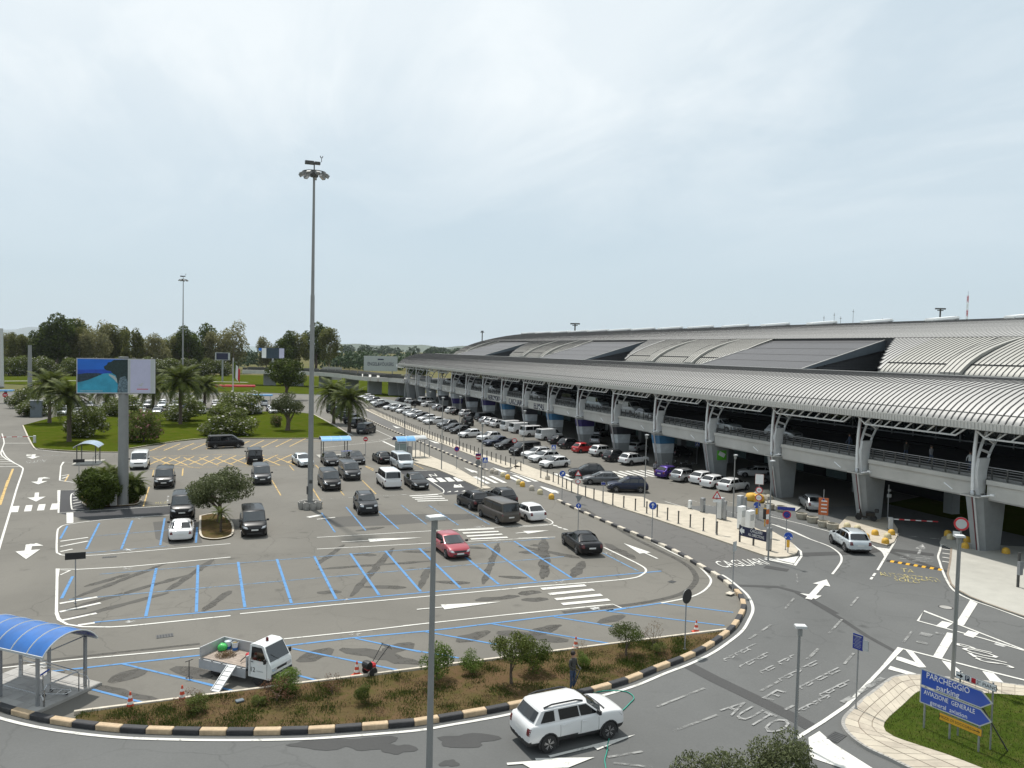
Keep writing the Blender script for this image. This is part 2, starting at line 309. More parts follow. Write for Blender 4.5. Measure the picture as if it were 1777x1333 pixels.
pm('wood_far', (.030, .045, .022), 1.0, var=.35, scale=.05, coord='World'); pm('hill', (.075, .095, .075), 1.0, var=.25, scale=.004, coord='World'); pm('hill_far', (.17, .20, .21), 1.0, var=.1, scale=.002, coord='World')
def _sea():
    m, n, b = base_mat('sea'); b.inputs['Base Color'].default_value = (.10, .15, .15, 1); b.inputs['Roughness'].default_value = .35
    bump(n, b, noise(n, .3, 4, .6, 'World'), .3, .3); return m
MDEF['sea'] = _sea
# ================================================================ ground, roads, paths
def flat(name, poly, z, mat, **k):
    mb = MB().mat(mat); mb.add([(p[0], p[1], z) for p in poly], [tuple(range(len(poly)))]); return struct(name, mb, **k)
def slab(name, poly, z0, z1, mat, **k):
    mb = MB().mat(mat).prism([(p[0], p[1]) for p in poly], z0, z1); me = mb.mesh(name)
    bm = bmesh.new(); bm.from_mesh(me); bmesh.ops.recalc_face_normals(bm, faces=bm.faces); bm.to_mesh(me); bm.free()
    return obj(name, me, **k)
mb = MB().mat('dry_land'); n = 48
mb.add([(9000*math.cos(2*math.pi*i/n), 9000*math.sin(2*math.pi*i/n), -.08) for i in range(n)], [tuple(range(n))]); struct('ground', mb)
flat('road', [(-75, -20), (78, -20), (78, 260), (-75, 260)], 0, 'asphalt_road')
# kerb line round the lot (outer foot of the kerb stones)
KP = GP([(-160, 760), (0, 822), (150, 865), (290, 898), (460, 930), (640, 955), (820, 975), (1010, 990), (1200, 998), (1400, 1003)], F_)
KP += GP([(240, 895), (600, 895), (970, 885), (1330, 860), (1680, 830)], G_) + GP([(280, 800), (600, 745), (760, 712), (980, 670), (1200, 630), (1330, 600), (1550, 535)], H_)
KP += GP([(375, 658), (550, 592), (700, 520), (820, 440), (905, 370), (950, 300), (978, 240), (975, 190), (945, 130), (880, 70), (800, 8)], I_)
KP += GP([(1240, 795), (1100, 712), (960, 645), (780, 572), (560, 480), (400, 410), (262, 345)], C_)
KPS = smooth_path(KP, 5)
KFAR = [Vector(p) for p in ((32.7, 92, 0), (32.3, 110, 0), (31.9, 125, 0), (31.3, 145, 0), (31.2, 172, 0))]
lot = [(-70, 40), (-30, 36)] + [(p.x, p.y) for p in KPS[6:]] + [(p.x, p.y) for p in KFAR] + [(31, 250), (-70, 250)]
flat('parking_lot', lot, .004, 'asphalt_lot')
lane_in = [(p.x, p.y) for p in KPS[-34:]] + [(p.x, p.y) for p in KFAR]
flat('bus_lane', lane_in + [(31.2, 240), (35.6, 240), (35.2, 140), (35.6, 107), (36.4, 96), (36.6, 77), (37.3, 69), (38.2, 63), (38.6, 58), (39.2, 52), (39.8, 48)], .004, 'asphalt_lane')
flat('forecourt', [(38.4, 66), (46.5, 66), (56, 62), (76, 62), (76, 250), (36.2, 250), (36.2, 190), (35.8, 140), (36.5, 107), (37.4, 96), (38, 80)], .004, 'asphalt_lot')
patch = MB().mat('asphalt_new'); patch.add([(p.x, p.y, .008) for p in GP([(640, 165), (960, 165), (1245, 300), (1090, 345), (985, 352), (965, 330), (850, 250), (660, 190)], B_)], [tuple(range(8))])
patch.add([(p.x, p.y, .0085) for p in GP([(450, 490), (456, 318), (650, 312), (650, 440), (1340, 425), (1340, 500), (900, 535), (700, 550)], A_)], [tuple(range(8))])
patch.mat('asphalt_mid'); patch.add([(p.x, p.y, .0088) for p in GP([(30, 530), (300, 512), (700, 500), (1225, 498), (1270, 530), (1000, 552), (560, 585), (150, 598)], B_)], [tuple(range(8))]); patch.add([(p.x, p.y, .0091) for p in GP([(1180, 560), (1500, 535), (1560, 720), (1350, 745), (1200, 690)], A_)], [tuple(range(5))])
patch.mat('asphalt_stain')
patch.strip(GP([(560, 610), (760, 715), (1000, 830), (1300, 975), (1440, 1055)], I_), .75, .009)
patch.strip(GP([(920, 65), (1200, 75), (1330, 110), (1600, 260)], I_), .45, .0093)
patch.strip(GP([(300, 160), (520, 290), (700, 410), (900, 520)], E_), .3, .0096)
for k, w in enumerate(([(150, 640), (600, 625), (830, 605), (1150, 640)], [(0, 720), (160, 745)], [(780, 590), (1200, 740), (1700, 860)])):
    patch.strip(smooth_path(GP(w, D_)), (1.0, .8, .5)[k], .0099 + k*.0003)
struct('asphalt_repair', patch)
# damp stains along the kerb
wet = MB().mat('asphalt_stain')
def blob(cx, cy, rx, ry, z, seed, n=22):
    rr = random.Random(seed); c = G(cx, cy); e = (G(cx+rx, cy)-c).length; f2 = (G(cx, cy+ry)-c).length
    ph = [rr.uniform(0, 6.28) for _ in range(4)]; pts = []
    for i in range(n):
        a = 2*math.pi*i/n; k = 1 + .22*math.sin(2*a+ph[0]) + .16*math.sin(3*a+ph[1]) + .12*math.sin(5*a+ph[2])
        d = _r0*math.cos(a)*e*k + _f0*math.sin(a)*f2*k; pts.append((c.x+d.x, c.y+d.y, z))
    wet.add(pts, [tuple(range(n))])
for i, a in enumerate([(560, 1292, 60, 8), (640, 1290, 40, 14), (810, 1285, 50, 12), (780, 1325, 14, 7), (690, 1300, 26, 10)]): blob(*a, .0104 + i*.0004, i)
struct('damp_patch', wet)
# lawns
LAWN = GP([(235, 350), (335, 560), (400, 590), (600, 606), (800, 616), (1210, 625), (1310, 592), (1777, 518)], K_) + GP([(400, 948), (650, 946), (1180, 945), (1395, 922), (1150, 782), (1050, 770), (700, 762), (400, 762), (-200, 770), (-600, 800)], Q_)
lw = slab('lawn', LAWN, 0, .13, 'lawn', kind='structure')
edge = MB().mat('kerb_white'); edge.strip(smooth_path(LAWN[:13], 3), .16, .133)
struct('lawn_kerb', edge)
struct('lawn_far', MB().mat('lawn').add([(p.x, p.y, .05) for p in [G(-60, 664), G(700, 690), G(700, 657), G(430, 651), G(-60, 650)]], [(0, 1, 2, 3, 4)]))
struct('path_far', MB().mat('slab_pale').strip([G(-40, 662), G(140, 661), G(300, 661), G(430, 664)], 2.5, .09))
# planter island between kerb and car park edge
PL = [(-5.0, 35.3), (26.6, 35.3)]
arc = [p for p in KPS if p.y < 35.6 and p.x > -5.3 and p.x < 27]
pl = [(p[0], p[1]) for p in PL] + [(p.x, p.y) for p in arc[::-1]]
cen = Vector((sum(p.x for p in arc)/len(arc), sum(p.y for p in arc)/len(arc), 0))
me = bpy.data.meshes.new('planter_soil'); bm = bmesh.new()
poly = [Vector((-4.6, 35.12, 0)), Vector((26.3, 35.12, 0))] + [p + Vector((0, .32, 0)) for p in arc[::-1]][2:-2]
f = bm.faces.new([bm.verts.new((p.x, p.y, .10)) for p in poly]); bmesh.ops.triangulate(bm, faces=[f])
bmesh.ops.subdivide_edges(bm, edges=bm.edges[:], cuts=7, use_grid_fill=True)
rr = random.Random(4)
for v in bm.verts: v.co.z += .05*math.sin(v.co.x*1.3)*math.cos(v.co.y*1.7) + rr.uniform(-.012, .02)
for fc in bm.faces:
    fc.smooth = True
    if fc.normal.z < 0: fc.normal_flip()
bm.to_mesh(me); bm.free(); me.materials.append(MAT('soil')); soil = struct('planter_soil', me)
struct('planter_edge', MB().mat('kerb_white').box((10.8, 35.22, .085), (31.4, .14, .17)))
# kerb stones, alternately cream and black
def bevbox(name, dims, bev, mat, seg=1):
    me = bpy.data.meshes.new(name); bm = bmesh.new(); bmesh.ops.create_cube(bm, size=1)
    for v in bm.verts: v.co = Vector((v.co.x*dims[0], v.co.y*dims[1], v.co.z*dims[2]))
    bmesh.ops.bevel(bm, geom=bm.edges[:], offset=bev, segments=seg, affect='EDGES'); bm.to_mesh(me); bm.free(); me.materials.append(MAT(mat)); return me
kerb = struct('kerb', None)
km = {c: bevbox('kerb_block', (1.0, .30, .30), .03, c) for c in ('kerb_cream', 'kerb_black', 'kerb_white')}
def kerb_run(path, step, far=False, start=0):
    pts = resample(path, step)
    for i in range(len(pts)-1):
        a, b = pts[i], pts[i+1]; d = b-a; nrm = Vector((-d.y, d.x, 0)).normalized()
        c = (a+b)/2 + nrm*.15; cm = 'kerb_black' if (i+start) % 2 else ('kerb_white' if (far or c.y > 41) else 'kerb_cream')
        obj('kerb_block', km[cm], kerb, (c.x, c.y, .065 + random.uniform(-.006, .006)), math.atan2(d.y, d.x), scale=(d.length*.985, 1, 1))
kerb_run(KPS, 1.03); kerb_run(KFAR, 1.0, True)
# footways
def tiles(name, poly, z0, z1, mat, step, rot=0.0, tile_mat=None, region=None):
    o = slab(name, poly, z0, z1, 'joint', kind='structure')
    if region is None: return o
    return o
BP = GP([(-60, 150), (0, 172), (230, 250), (600, 375), (880, 462), (1150, 552), (1400, 637), (1600, 705)], C_) + GP([(0, 652), (80, 662), (150, 660), (215, 640), (228, 615), (190, 570), (120, 525), (40, 480)], D_) + GP([(1650, 560), (1480, 480), (1250, 435), (1120, 395), (930, 372), (840, 330), (700, 318), (560, 290), (430, 262), (250, 185), (120, 140), (0, 92)], C_)
slab('bollard_footway', BP, 0, .12, 'paving', kind='structure')
slab('bollard_footway', [(35.5, 93.6), (35.0, 107), (34.6, 125), (34.5, 142), (34.8, 168), (35.4, 190), (37.3, 190), (36.7, 168), (36.2, 142), (36.3, 123), (36.8, 107), (37.6, 96), (37.8, 93.6)], 0, .12, 'paving', kind='structure')
slab('lot_footway', GP([(380, 945), (500, 985), (700, 1045), (880, 1120), (1050, 1200), (1120, 1195), (1000, 1120), (830, 1020), (640, 940), (560, 900), (470, 900)], T_), 0, .12, 'paving', kind='structure')
RF = GP([(1215, 520), (1190, 560), (1270, 600), (1262, 690), (1245, 780), (1265, 845), (1300, 880), (1400, 935), (1500, 975), (1640, 1025), (1800, 1080), (1900, 1060), (1900, 600), (1620, 585), (1440, 560), (1330, 520)], D_)
slab('terminal_footway', RF, 0, .12, 'slab_pale', kind='structure')
struct('terminal_footway_edge', MB().mat('joint').strip(RF[2:11], .14, .124))
slab('barrier_island', GP([(480, 470), (560, 385), (700, 395), (850, 390), (905, 470), (903, 515), (880, 560), (830, 582), (700, 548), (600, 515)], D_), 0, .12, 'paving', kind='structure')
slab('motorbike_footway', GP([(0, 240), (60, 250), (250, 320), (210, 350), (90, 320), (0, 290)], D_), 0, .12, 'slab_pale', kind='structure')
# paved footway with slabs round the near lawn
OUT = smooth_path(GP([(1900, 782), (1777, 768), (1560, 742), (1300, 715), (1040, 692), (900, 703), (820, 750), (700, 840), (600, 930), (548, 985), (540, 1040), (590, 1110), (700, 1190), (850, 1260), (960, 1315), (1100, 1385)], E_), 4)
INN = smooth_path(GP([(1900, 850), (1777, 838), (1560, 823), (1300, 812), (1100, 803), (1035, 820), (950, 900), (850, 990), (818, 1040), (832, 1085), (900, 1125), (1030, 1170), (1200, 1225), (1300, 1260), (1440, 1315), (1600, 1380)], E_), 4)
slab('corner_footway', [(p.x, p.y) for p in OUT] + [(p.x, p.y) for p in INN[::-1]], 0, .115, 'joint', kind='structure')
fw = bpy.data.objects['corner_footway']
nS = len(OUT)
def lerp(a, b, t): return a + (b-a)*t
cum = [0.0]
for i in range(1, nS): cum.append(cum[-1] + ((OUT[i]-OUT[i-1]).length + (INN[i]-INN[i-1]).length)/2)
def at_len(P, s):
    for i in range(1, nS):
        if s <= cum[i]: return lerp(P[i-1], P[i], (s-cum[i-1])/max(1e-6, cum[i]-cum[i-1]))
    return P[-1]
s = 0.0; j = 0
while s + .55 < cum[-1]:
    e = s + .55
    for k in range(3):
        t0, t1 = k/3 + .012, (k+1)/3 - .012
        q = [lerp(at_len(OUT, a), at_len(INN, a), t) for a, t in ((s+.012, t0), (e-.012, t0), (e-.012, t1), (s+.012, t1))]
        c = sum(q, Vector())/4; h = .128 + random.uniform(0, .006)
        m2 = MB().mat('paving' if random.random() < .55 else 'paving_alt'); pp = [p-c for p in q]
        m2.add([(p.x, p.y, -.06) for p in pp] + [(p.x, p.y, 0) for p in pp], [(4, 5, 6, 7), (0, 1, 5, 4), (1, 2, 6, 5), (2, 3, 7, 6), (3, 0, 4, 7)])
        obj('paving_slab', m2, fw, (c.x, c.y, h))
    s = e; j += 1
kb = MB().mat('concrete_dark')
for i in range(nS-1):
    a, b = OUT[i], OUT[i+1]; d = b-a
    kb.box(((a+b)/2).to_tuple()[:2] + (.06,), (d.length+.02, .14, .145), math.atan2(d.y, d.x))
obj('kerb_edge', kb, fw)
NL = [(p.x, p.y) for p in INN] + [(46, 10), (52, 20)]
slab('lawn_near', NL, 0, .13, 'lawn_near', kind='structure')
# ================================================================ painted markings
class Marks:
    def __init__(s, z): s.mb = MB(); s.z = z
    def line(s, pts, w, mat):
        s.mb.mat(mat).strip(pts, w, s.z); s.z += .00006
    def poly(s, pts, mat):
        s.mb.mat(mat).add([(p[0], p[1], s.z) for p in pts], [tuple(range(len(pts)))]); s.z += .00006
er = Marks(.0115); bl = Marks(.016); wh = Marks(.020); ye = Marks(.016)
# erased / tar-covered old lines
def diag(o, a, b, w):
    p, q = GP([a, b], o); w *= 1.3; d = q-p; L = d.length; d.normalize(); nn = Vector((-d.y, d.x, 0)); k = max(4, int(L/.5)); lf = []; rt = []; g = random.Random(int(a[0]*7+b[1]))
    for i in range(k+1):
        t = i/k; e = min(1.0, .35+4*min(t, 1-t)); c = p + d*(L*t); lf.append(c + nn*w/2*e*g.uniform(.6, 1.25)); rt.append(c - nn*w/2*e*g.uniform(.6, 1.25))
    for i in range(k): er.mb.mat('erased').add([(v.x, v.y, er.z) for v in (lf[i], rt[i], rt[i+1], lf[i+1])], [(0, 1, 2, 3)])
    er.z += .00006
for a, b in (((1640, 850), (1280, 1100)), ((560, 1150), (1280, 880)), ((470, 1250), (1480, 960)), ((480, 1320), (1300, 1105)), ((1777, 1090), (1560, 1250)), ((650, 1060), (1000, 960))): diag(A_, a, b, .42)
for a, b in (((210, 735), (0, 890)), ((590, 760), (260, 1135)), ((870, 905), (790, 1075)), ((1400, 725), (1280, 1040)), ((1777, 790), (1740, 1000)), ((0, 925), (890, 860))): diag(B_, a, b, .42)
for a, b in (((660, 790), (880, 790)), ((270, 810), (460, 815)), ((910, 1020), (1180, 1030)), ((1400, 980), (1620, 990)), ((360, 1060), (690, 1065)), ((0, 1105), (190, 1100)), ((1220, 1165), (1560, 1130)), ((300, 630), (520, 600)), ((1140, 755), (1310, 765)), ((1640, 740), (1777, 745))): diag(B_, a, b, .55)
for a, b in (((0, 660), (420, 740)), ((0, 700), (180, 700)), ((170, 600), (180, 870)), ((440, 760), (370, 870)), ((0, 985), (150, 970)), ((20, 1025), (200, 1018)), ((590, 640), (790, 745)), ((540, 1180), (720, 1130)), ((80, 1245), (290, 1195))): diag(C_, a, b, .6)
for a, b in (((840, 600), (1130, 490)), ((560, 580), (1220, 740)), ((0, 560), (500, 520))): diag(F_, a, b, .8 if a == (840, 600) else .35)
for a, b in (((860, 390), (1090, 300)), ((1440, 340), (1640, 260)), ((0, 430), (260, 500)), ((1150, 300), (1700, 400))): diag(G_, a, b, .75)
for a, b in (((370, 255), (590, 180)), ((880, 200), (1060, 140)), ((640, 190), (1130, 245))): diag(H_, a, b, .8)
er.line(smooth_path(GP([(440, 400), (760, 590), (1100, 760), (1200, 850), (1190, 920), (1100, 985), (900, 1035), (650, 1070), (300, 1110)], C_)), .38, 'erased')
er.line(GP([(0, 470), (600, 400), (1540, 300)], F_), .22, 'erased')
struct('tarred_line', er.mb)
# blue bay lines: rows on a 2.56 m grid
B4 = 'blue_paint'
for k in range(12):
    x = -3.08 + 2.575*k
    if k <= 10: bl.line([(x, 56.9 + .05*k), (x + .02, 46.9)], .17, B4)
bl.line(GP([(560, 980), (475, 1150)], A_), .17, B4); bl.line([(-6.4, 56.4), (26.2, 57.5)], .10, 'blue_worn'); bl.line([(-7.4, 51.3), (24.5, 52.0)], .11, 'blue_worn'); bl.line([(-5.6, 46.7), (29.4, 46.6)], .15, B4); bl.line(GP([(570, 705), (815, 830)], C_), .14, 'blue_worn')
for a, b in (((520, 590), (465, 690)), ((765, 570), (665, 770)), ((1020, 550), (935, 770)), ((1270, 530), (1235, 740)), ((1520, 600), (1510, 720))): bl.line(GP([a, b], A_), .15, B4)
bl.line(GP([(700, 672), (1300, 622)], A_), .10, 'blue_worn'); bl.line(GP([(660, 800), (1300, 745)], A_), .10, 'blue_worn')
for a, b in (((35, 490), (140, 640)), ((225, 445), (375, 625)), ((480, 480), (630, 615)), ((650, 430), (845, 580)), ((860, 430), (1090, 585)), ((1060, 420), (1330, 580))): bl.line(GP([a, b], B_), .13, 'blue_worn' if a[0] > 640 else B4)
bl.line(smooth_path(GP([(250, 530), (940, 455), (1540, 390)], F_) + GP([(830, 275), (1250, 225), (1740, 180)], G_) + GP([(590, 130), (1000, 80), (1440, 32)], H_) + GP([(600, 1100), (970, 1047)], C_), 2), .16, B4)
for o, a, b in ((F_, (240, 530), (1180, 775)), (F_, (940, 455), (1640, 620)), (G_, (820, 300), (1580, 455)), (G_, (1250, 230), (1700, 325)), (H_, (150, 185), (640, 272)), (H_, (600, 130), (1430, 268)), (C_, (240, 1140), (640, 1205)), (C_, (590, 1100), (1400, 1200)), (C_, (970, 1047), (1460, 1110)), (G_, (860, 485), (1020, 528)), (H_, (0, 300), (380, 365)), (G_, (0, 485), (470, 605))): bl.line(GP([a, b], o), .14, B4)
struct('blue_bay_line', bl.mb)
# white lines
W = 'white_paint'
def wl(o, pts, w=.13, mat=W, sm=False): wh.line(smooth_path(GP(pts, o)) if sm else GP(pts, o), w, mat)
wl(A_, [(15, 0), (45, 55), (110, 105), (165, 135), (175, 165), (130, 300), (75, 490), (0, 740), (-60, 950)], .16, sm=True)
for y, x in ((60, 30), (78, 60), (95, 95), (113, 130), (133, 160)): wl(A_, [(-80, y), (x, y)], .22)
wl(A_, [(640, 103), (490, 98), (470, 130), (460, 240), (570, 256)], .15); wl(A_, [(475, 205), (530, 195)], .2); wl(A_, [(478, 225), (525, 210)], .2)
wl(A_, [(640, 312), (454, 316), (451, 490), (900, 462), (1340, 433)], .14)
wl(A_, [(648, 325), (580, 335), (548, 355), (553, 455), (580, 463), (650, 465)], .12, sm=True)
for k in range(5): wl(A_, [(562, 352 + k*22), (640 - 4*k, 340 + k*22)], .2)
wl(A_, [(1330, 505), (1000, 527), (740, 550), (520, 580), (460, 605), (442, 640), (437, 780), (455, 805), (500, 818), (700, 818), (1000, 795), (1400, 760), (1777, 728)], .13, sm=True)
for a, b in (((465, 710), (680, 680)), ((465, 750), (680, 708)), ((465, 790), (560, 770))): wl(A_, [a, b], .22)
wl(A_, [(1777, 832), (1000, 905), (600, 927), (445, 922), (440, 990), (435, 1250), (450, 1300), (480, 1333)], .15); wl(A_, [(465, 930), (540, 935), (465, 970)], .1)
wl(F_, [(432, 60), (452, 115), (520, 152), (640, 170), (850, 172), (1000, 163), (1777, 85)], .15); wl(G_, [(460, 62), (1090, 2)], .13); wl(B_, [(0, 1212), (1777, 1050)], .13)
for a, b in (((460, 1190), (750, 1140)), ((460, 1255), (775, 1185)), ((480, 1320), (745, 1265))): wl(A_, [a, b], .26)
wl(F_, [(600, 158), (730, 140)], .26)
wl(B_, [(0, 770), (870, 725), (1777, 680)], .12); wl(B_, [(0, 680), (870, 630), (1777, 580)], .12); wl(B_, [(0, 385), (870, 340)], .1, 'white_worn'); wl(B_, [(0, 540), (140, 525)], .2); wl(B_, [(-70, 525), (40, 505)], .5)
wl(B_, [(845, 225), (960, 300), (978, 325), (960, 340), (860, 350)], .12, sm=True); wl(B_, [(850, 165), (640, 165)], .1)
wl(F_, [(0, 490), (260, 460), (500, 430), (1550, 335)], .12); wl(G_, [(0, 318), (190, 298)], .12); wl(G_, [(760, 235), (1300, 180), (1760, 125)], .12); wl(H_, [(0, 145), (700, 70), (1370, 2)], .12); wl(C_, [(0, 1120), (400, 1080), (640, 1055), (700, 1080)], .12)
wl(C_, [(150, 455), (210, 480), (232, 498), (215, 512), (150, 520), (0, 530)], .12, sm=True)
wl(C_, [(0, 605), (250, 597)], .1); wl(C_, [(580, 668), (700, 725), (830, 790), (866, 822), (845, 850), (770, 878), (500, 905), (0, 942)], .15, sm=True)
wl(C_, [(970, 1047), (1100, 1022), (1200, 995), (1270, 955), (1307, 905), (1290, 860), (1200, 780), (1040, 700), (850, 605), (600, 492), (430, 420), (262, 352)], .15, sm=True)
RO = [p + Vector((0, 0, 0)) for p in KPS]
ol = []
for i in range(0, len(KPS)-34):
    a, b = KPS[i], KPS[i+1]; d = (b-a).normalized(); ol.append(a - Vector((-d.y, d.x, 0))*.38)
wh.line(ol, .17, W)
wl(C_, [(-60, 155), (0, 175), (230, 243), (600, 367), (880, 452), (1150, 542), (1400, 628), (1600, 695), (1777, 748)], .13)
wl(D_, [(0, 655), (205, 712), (250, 650), (245, 615), (190, 568), (150, 548)], .16); wl(D_, [(0, 668), (190, 705)], .3); wh.poly(GP([(60, 668), (200, 700), (232, 648), (120, 668)], D_), W)
wl(D_, [(0, 370), (250, 430), (470, 490)], .13); wl(D_, [(45, 430), (180, 480), (300, 530), (410, 570), (470, 600), (515, 640), (522, 680), (500, 720), (460, 772)], .15, sm=True); wh.poly(GP([(45, 428), (180, 470), (330, 540), (200, 490)], D_), W)
wl(D_, [(660, 548), (740, 580), (800, 620), (820, 655)], .14, sm=True); wl(D_, [(908, 492), (880, 560), (830, 640), (768, 745)], .16); wh.poly(GP([(740, 585), (850, 600), (825, 640), (800, 620)], D_), W); wl(D_, [(752, 765), (738, 785)], .16); wl(D_, [(732, 792), (722, 808)], .16)
wl(D_, [(1212, 520), (1195, 600), (1180, 650), (1190, 690), (1205, 735), (1240, 815), (1290, 885), (1400, 945), (1560, 1000), (1764, 1075), (1900, 1120)], .15, sm=True)
for k in range(5): wl(D_, [(1208, 572 + k*28), (1285 - 4*k, 582 + k*28)], .2)
for k in range(4): wl(D_, [(930 - 6*k, 640 + 12*k), (1150 - 3*k, 655 + 11*k)], .12, 'white_worn')
wl(D_, [(900, 505), (1210, 535)], .1, 'white_worn')
wh.poly(GP([(1408, 165), (1460, 188), (1365, 340), (1308, 328)], E_), W); wh.poly(GP([(1250, 388), (1315, 398), (1215, 567), (1155, 550)], E_), W)
wh.poly(GP([(1215, 310), (1290, 325), (1240, 362), (1172, 345)], E_), W); wh.poly(GP([(1395, 375), (1470, 392), (1430, 425), (1362, 405)], E_), W); wh.poly(GP([(1600, 440), (1690, 470), (1640, 490), (1570, 468)], E_), 'white_worn')
wl(E_, [(1900, 548), (1500, 430), (1050, 308), (1090, 240), (1500, 400), (1900, 555)], .14)
wl(E_, [(1900, 745), (1500, 645), (1200, 565), (930, 496), (800, 640), (560, 890), (400, 1000), (220, 1112)], .17); wh.poly(GP([(965, 508), (1010, 512), (1108, 628), (1060, 625)], E_), W)
wh.poly(GP([(905, 553), (935, 558), (1070, 605), (1095, 628), (1060, 628), (900, 575)], E_), W); wh.poly(GP([(860, 618), (1050, 675), (1045, 695), (845, 640)], E_), W); wh.poly(GP([(1212, 580), (1275, 595), (1385, 690), (1300, 685)], E_), W); wh.poly(GP([(1490, 652), (1570, 668), (1648, 742), (1560, 742)], E_), W)
wh.poly(GP([(375, 1065), (470, 1150), (740, 1320), (560, 1330), (310, 1245), (300, 1110)], E_), W)
# stop line pieces in give-way, dashes
for a in ((230, 513), (262, 526), (300, 538)): wh.poly(GP([a, (a[0]+28, a[1]+6), (a[0]+40, a[1]+14), (a[0]+8, a[1]+8)], C_), W)
for k in range(3): wh.poly(GP([(1000+55*k, 332-3*k), (1030+55*k, 322-3*k), (1035+55*k, 330-3*k)], B_), W)
for (x, y) in ((90, 440), (192, 433), (292, 426), (392, 420)): wh.poly(GP([(x+8, y), (x+60, y-3), (x+48, y+45), (x-8, y+48)], A_), W)
wh.poly(GP([(512, 490), (565, 487), (566, 568), (514, 572)], A_), W)
# painted footway beside the lot lanes, terminal lane lines
wl(Q_, [(1560, 880), (1690, 940), (1600, 965), (1440, 985), (1200, 1010)], .12); wl(Q_, [(1625, 965), (1720, 1010)], .35); wl(Q_, [(1160, 785), (1420, 925)], .18); wl(T_, [(0, 855), (340, 800)], .1, 'white_worn')
wl(C_, [(1140, 335), (1500, 445), (1777, 520)], .1, 'white_worn'); wl(C_, [(995, 355), (1130, 395)], .1); wl(C_, [(1400, 350), (1777, 460)], .1, 'white_worn')
wl(K_, [(20, 430), (42, 520), (25, 580), (10, 640), (60, 690), (180, 750), (230, 785)], .15, sm=True); wl(K_, [(42, 530), (310, 530)], .3); wl(K_, [(235, 355), (335, 560), (450, 602), (800, 632), (1220, 628)], .12, sm=True); wl(K_, [(80, 60), (100, 90), (150, 100)], .2); wl(K_, [(130, 130), (155, 175)], .2)
# faded dashes of the old layout on the near road
for o, a, b in ((I_, (360, 910), (690, 780)), (I_, (470, 1080), (780, 965)), (I_, (1000, 440), (1150, 340)), (I_, (1400, 580), (1480, 505)), (I_, (1080, 800), (1210, 730)), (E_, (140, 225), (205, 150)), (E_, (440, 395), (530, 298)), (E_, (545, 605), (610, 530)), (E_, (300, 570), (370, 500)), (E_, (590, 205), (640, 145)), (E_, (940, 470), (1010, 380)), (I_, (1250, 930), (1310, 900)), (D_, (218, 770), (222, 835)), (I_, (20, 1260), (260, 1220)), (I_, (60, 1300), (330, 1330))): wl(o, [a, b], .13, 'white_faint')
for a in ((530, 868), (640, 800), (700, 760)): wl(E_, [a, (a[0]+110, a[1]-60)], .25, 'white_faint')
# worn, unreadable rows of old lettering
for (x, y, n) in ((820, 585, 5), (935, 630, 5), (1200, 605, 3), (1075, 670, 2), (1205, 722, 6), (1350, 775, 6), (1490, 828, 5), (1320, 945, 6)):
    for k in range(n):
        ra, rb = random.uniform(-6, 6), random.uniform(.5, 1.2)
        wl(I_, [(x + 40*k + ra, y - 20*k), (x + 40*k + ra + 26*rb, y - 20*k + 11*rb)], .10, 'white_worn2')
        wl(I_, [(x + 40*k, y - 20*k - 4), (x + 40*k + 60*rb, y - 20*k - 32*rb)], .09, 'white_worn2')
        if k % 2: wl(I_, [(x + 40*k + 20, y - 20*k + 9), (x + 40*k + 70*rb, y - 20*k - 16*rb)], .08, 'white_worn2')
for x, y in ((1080, 1000), (1190, 990), (1090, 390), (1060, 450)): wl(E_, [(x-20, y-600 if y > 900 else y), (x+60, y-585 if y > 900 else y+18)], .3, 'white_faint')
def arrow(o, tail, head, hw=.75, hl=1.5, w=.16, mat=W):
    a, b = GP([tail, head], o); d = (b-a).normalized(); nn = Vector((-d.y, d.x, 0)); c = b - d*hl
    wh.line([a, c], w, mat); wh.poly([(b.x, b.y), (c.x+nn.x*hw/2, c.y+nn.y*hw/2), (c.x-nn.x*hw/2, c.y-nn.y*hw/2)], mat)
arrow(B_, (190, 716), (810, 682), 1.0, 4.2, .13); arrow(B_, (770, 1237), (1420, 1178), .9, 3.6, .13); arrow(C_, (945, 746), (714, 640), 1.0, 3.2); arrow(C_, (-20, 572), (205, 553), 1.0, 2.2); arrow(C_, (270, 300), (145, 250), 1.0, 3.5); arrow(T_, (1640, 1230), (1490, 1175), 1.0, 4); arrow(T_, (1240, 1070), (1130, 1028), .9, 4); arrow(T_, (1020, 1075), (910, 1030), .9, 4); arrow(T_, (720, 845), (630, 815), .9, 5); arrow(T_, (400, 722), (360, 705), .9, 5); arrow(T_, (860, 1175), (835, 1160), 1.2, 2)
arrow(A_, (285, 335), (278, 405), 1.5, 2.4, .35); arrow(D_, (1045, 640), (1075, 568), .8, 2.0, .18, 'white_worn'); arrow(E_, (300, 160), (425, 25), 1.1, 1.6, .4); arrow(E_, (330, 140), (240, 120), 1.0, 1.2, .38)
for c, k in (((235, 735), 1.0), ((320, 222), 1.3), ((245, 45), 1.6)):
    x, y = c
    if k == 1.0: arrow(A_, (225, 735), (200, 850), 1.5, 2.6, .4); arrow(A_, (215, 738), (335, 745), 1.1, 1.0, .55)
    elif k == 1.3: arrow(A_, (315, 220), (295, 272), 1.5, 2.0, .4); arrow(A_, (305, 222), (390, 225), 1.2, 1.1, .5)
    else: arrow(A_, (262, 40), (250, 75), 1.5, 2.2, .4); arrow(A_, (240, 48), (205, 42), 1.3, 1.2, .5)
arrow(H_, (710, 1095), (1310, 1050), .5, 2.2, .15); wh.poly(GP([(810, 1090), (1310, 1048), (1130, 1120), (880, 1130)], H_), W); wh.poly(GP([(1290, 965), (1590, 893), (1330, 1000)], H_), W); wl(H_, [(1000, 1045), (1330, 965)], .15)
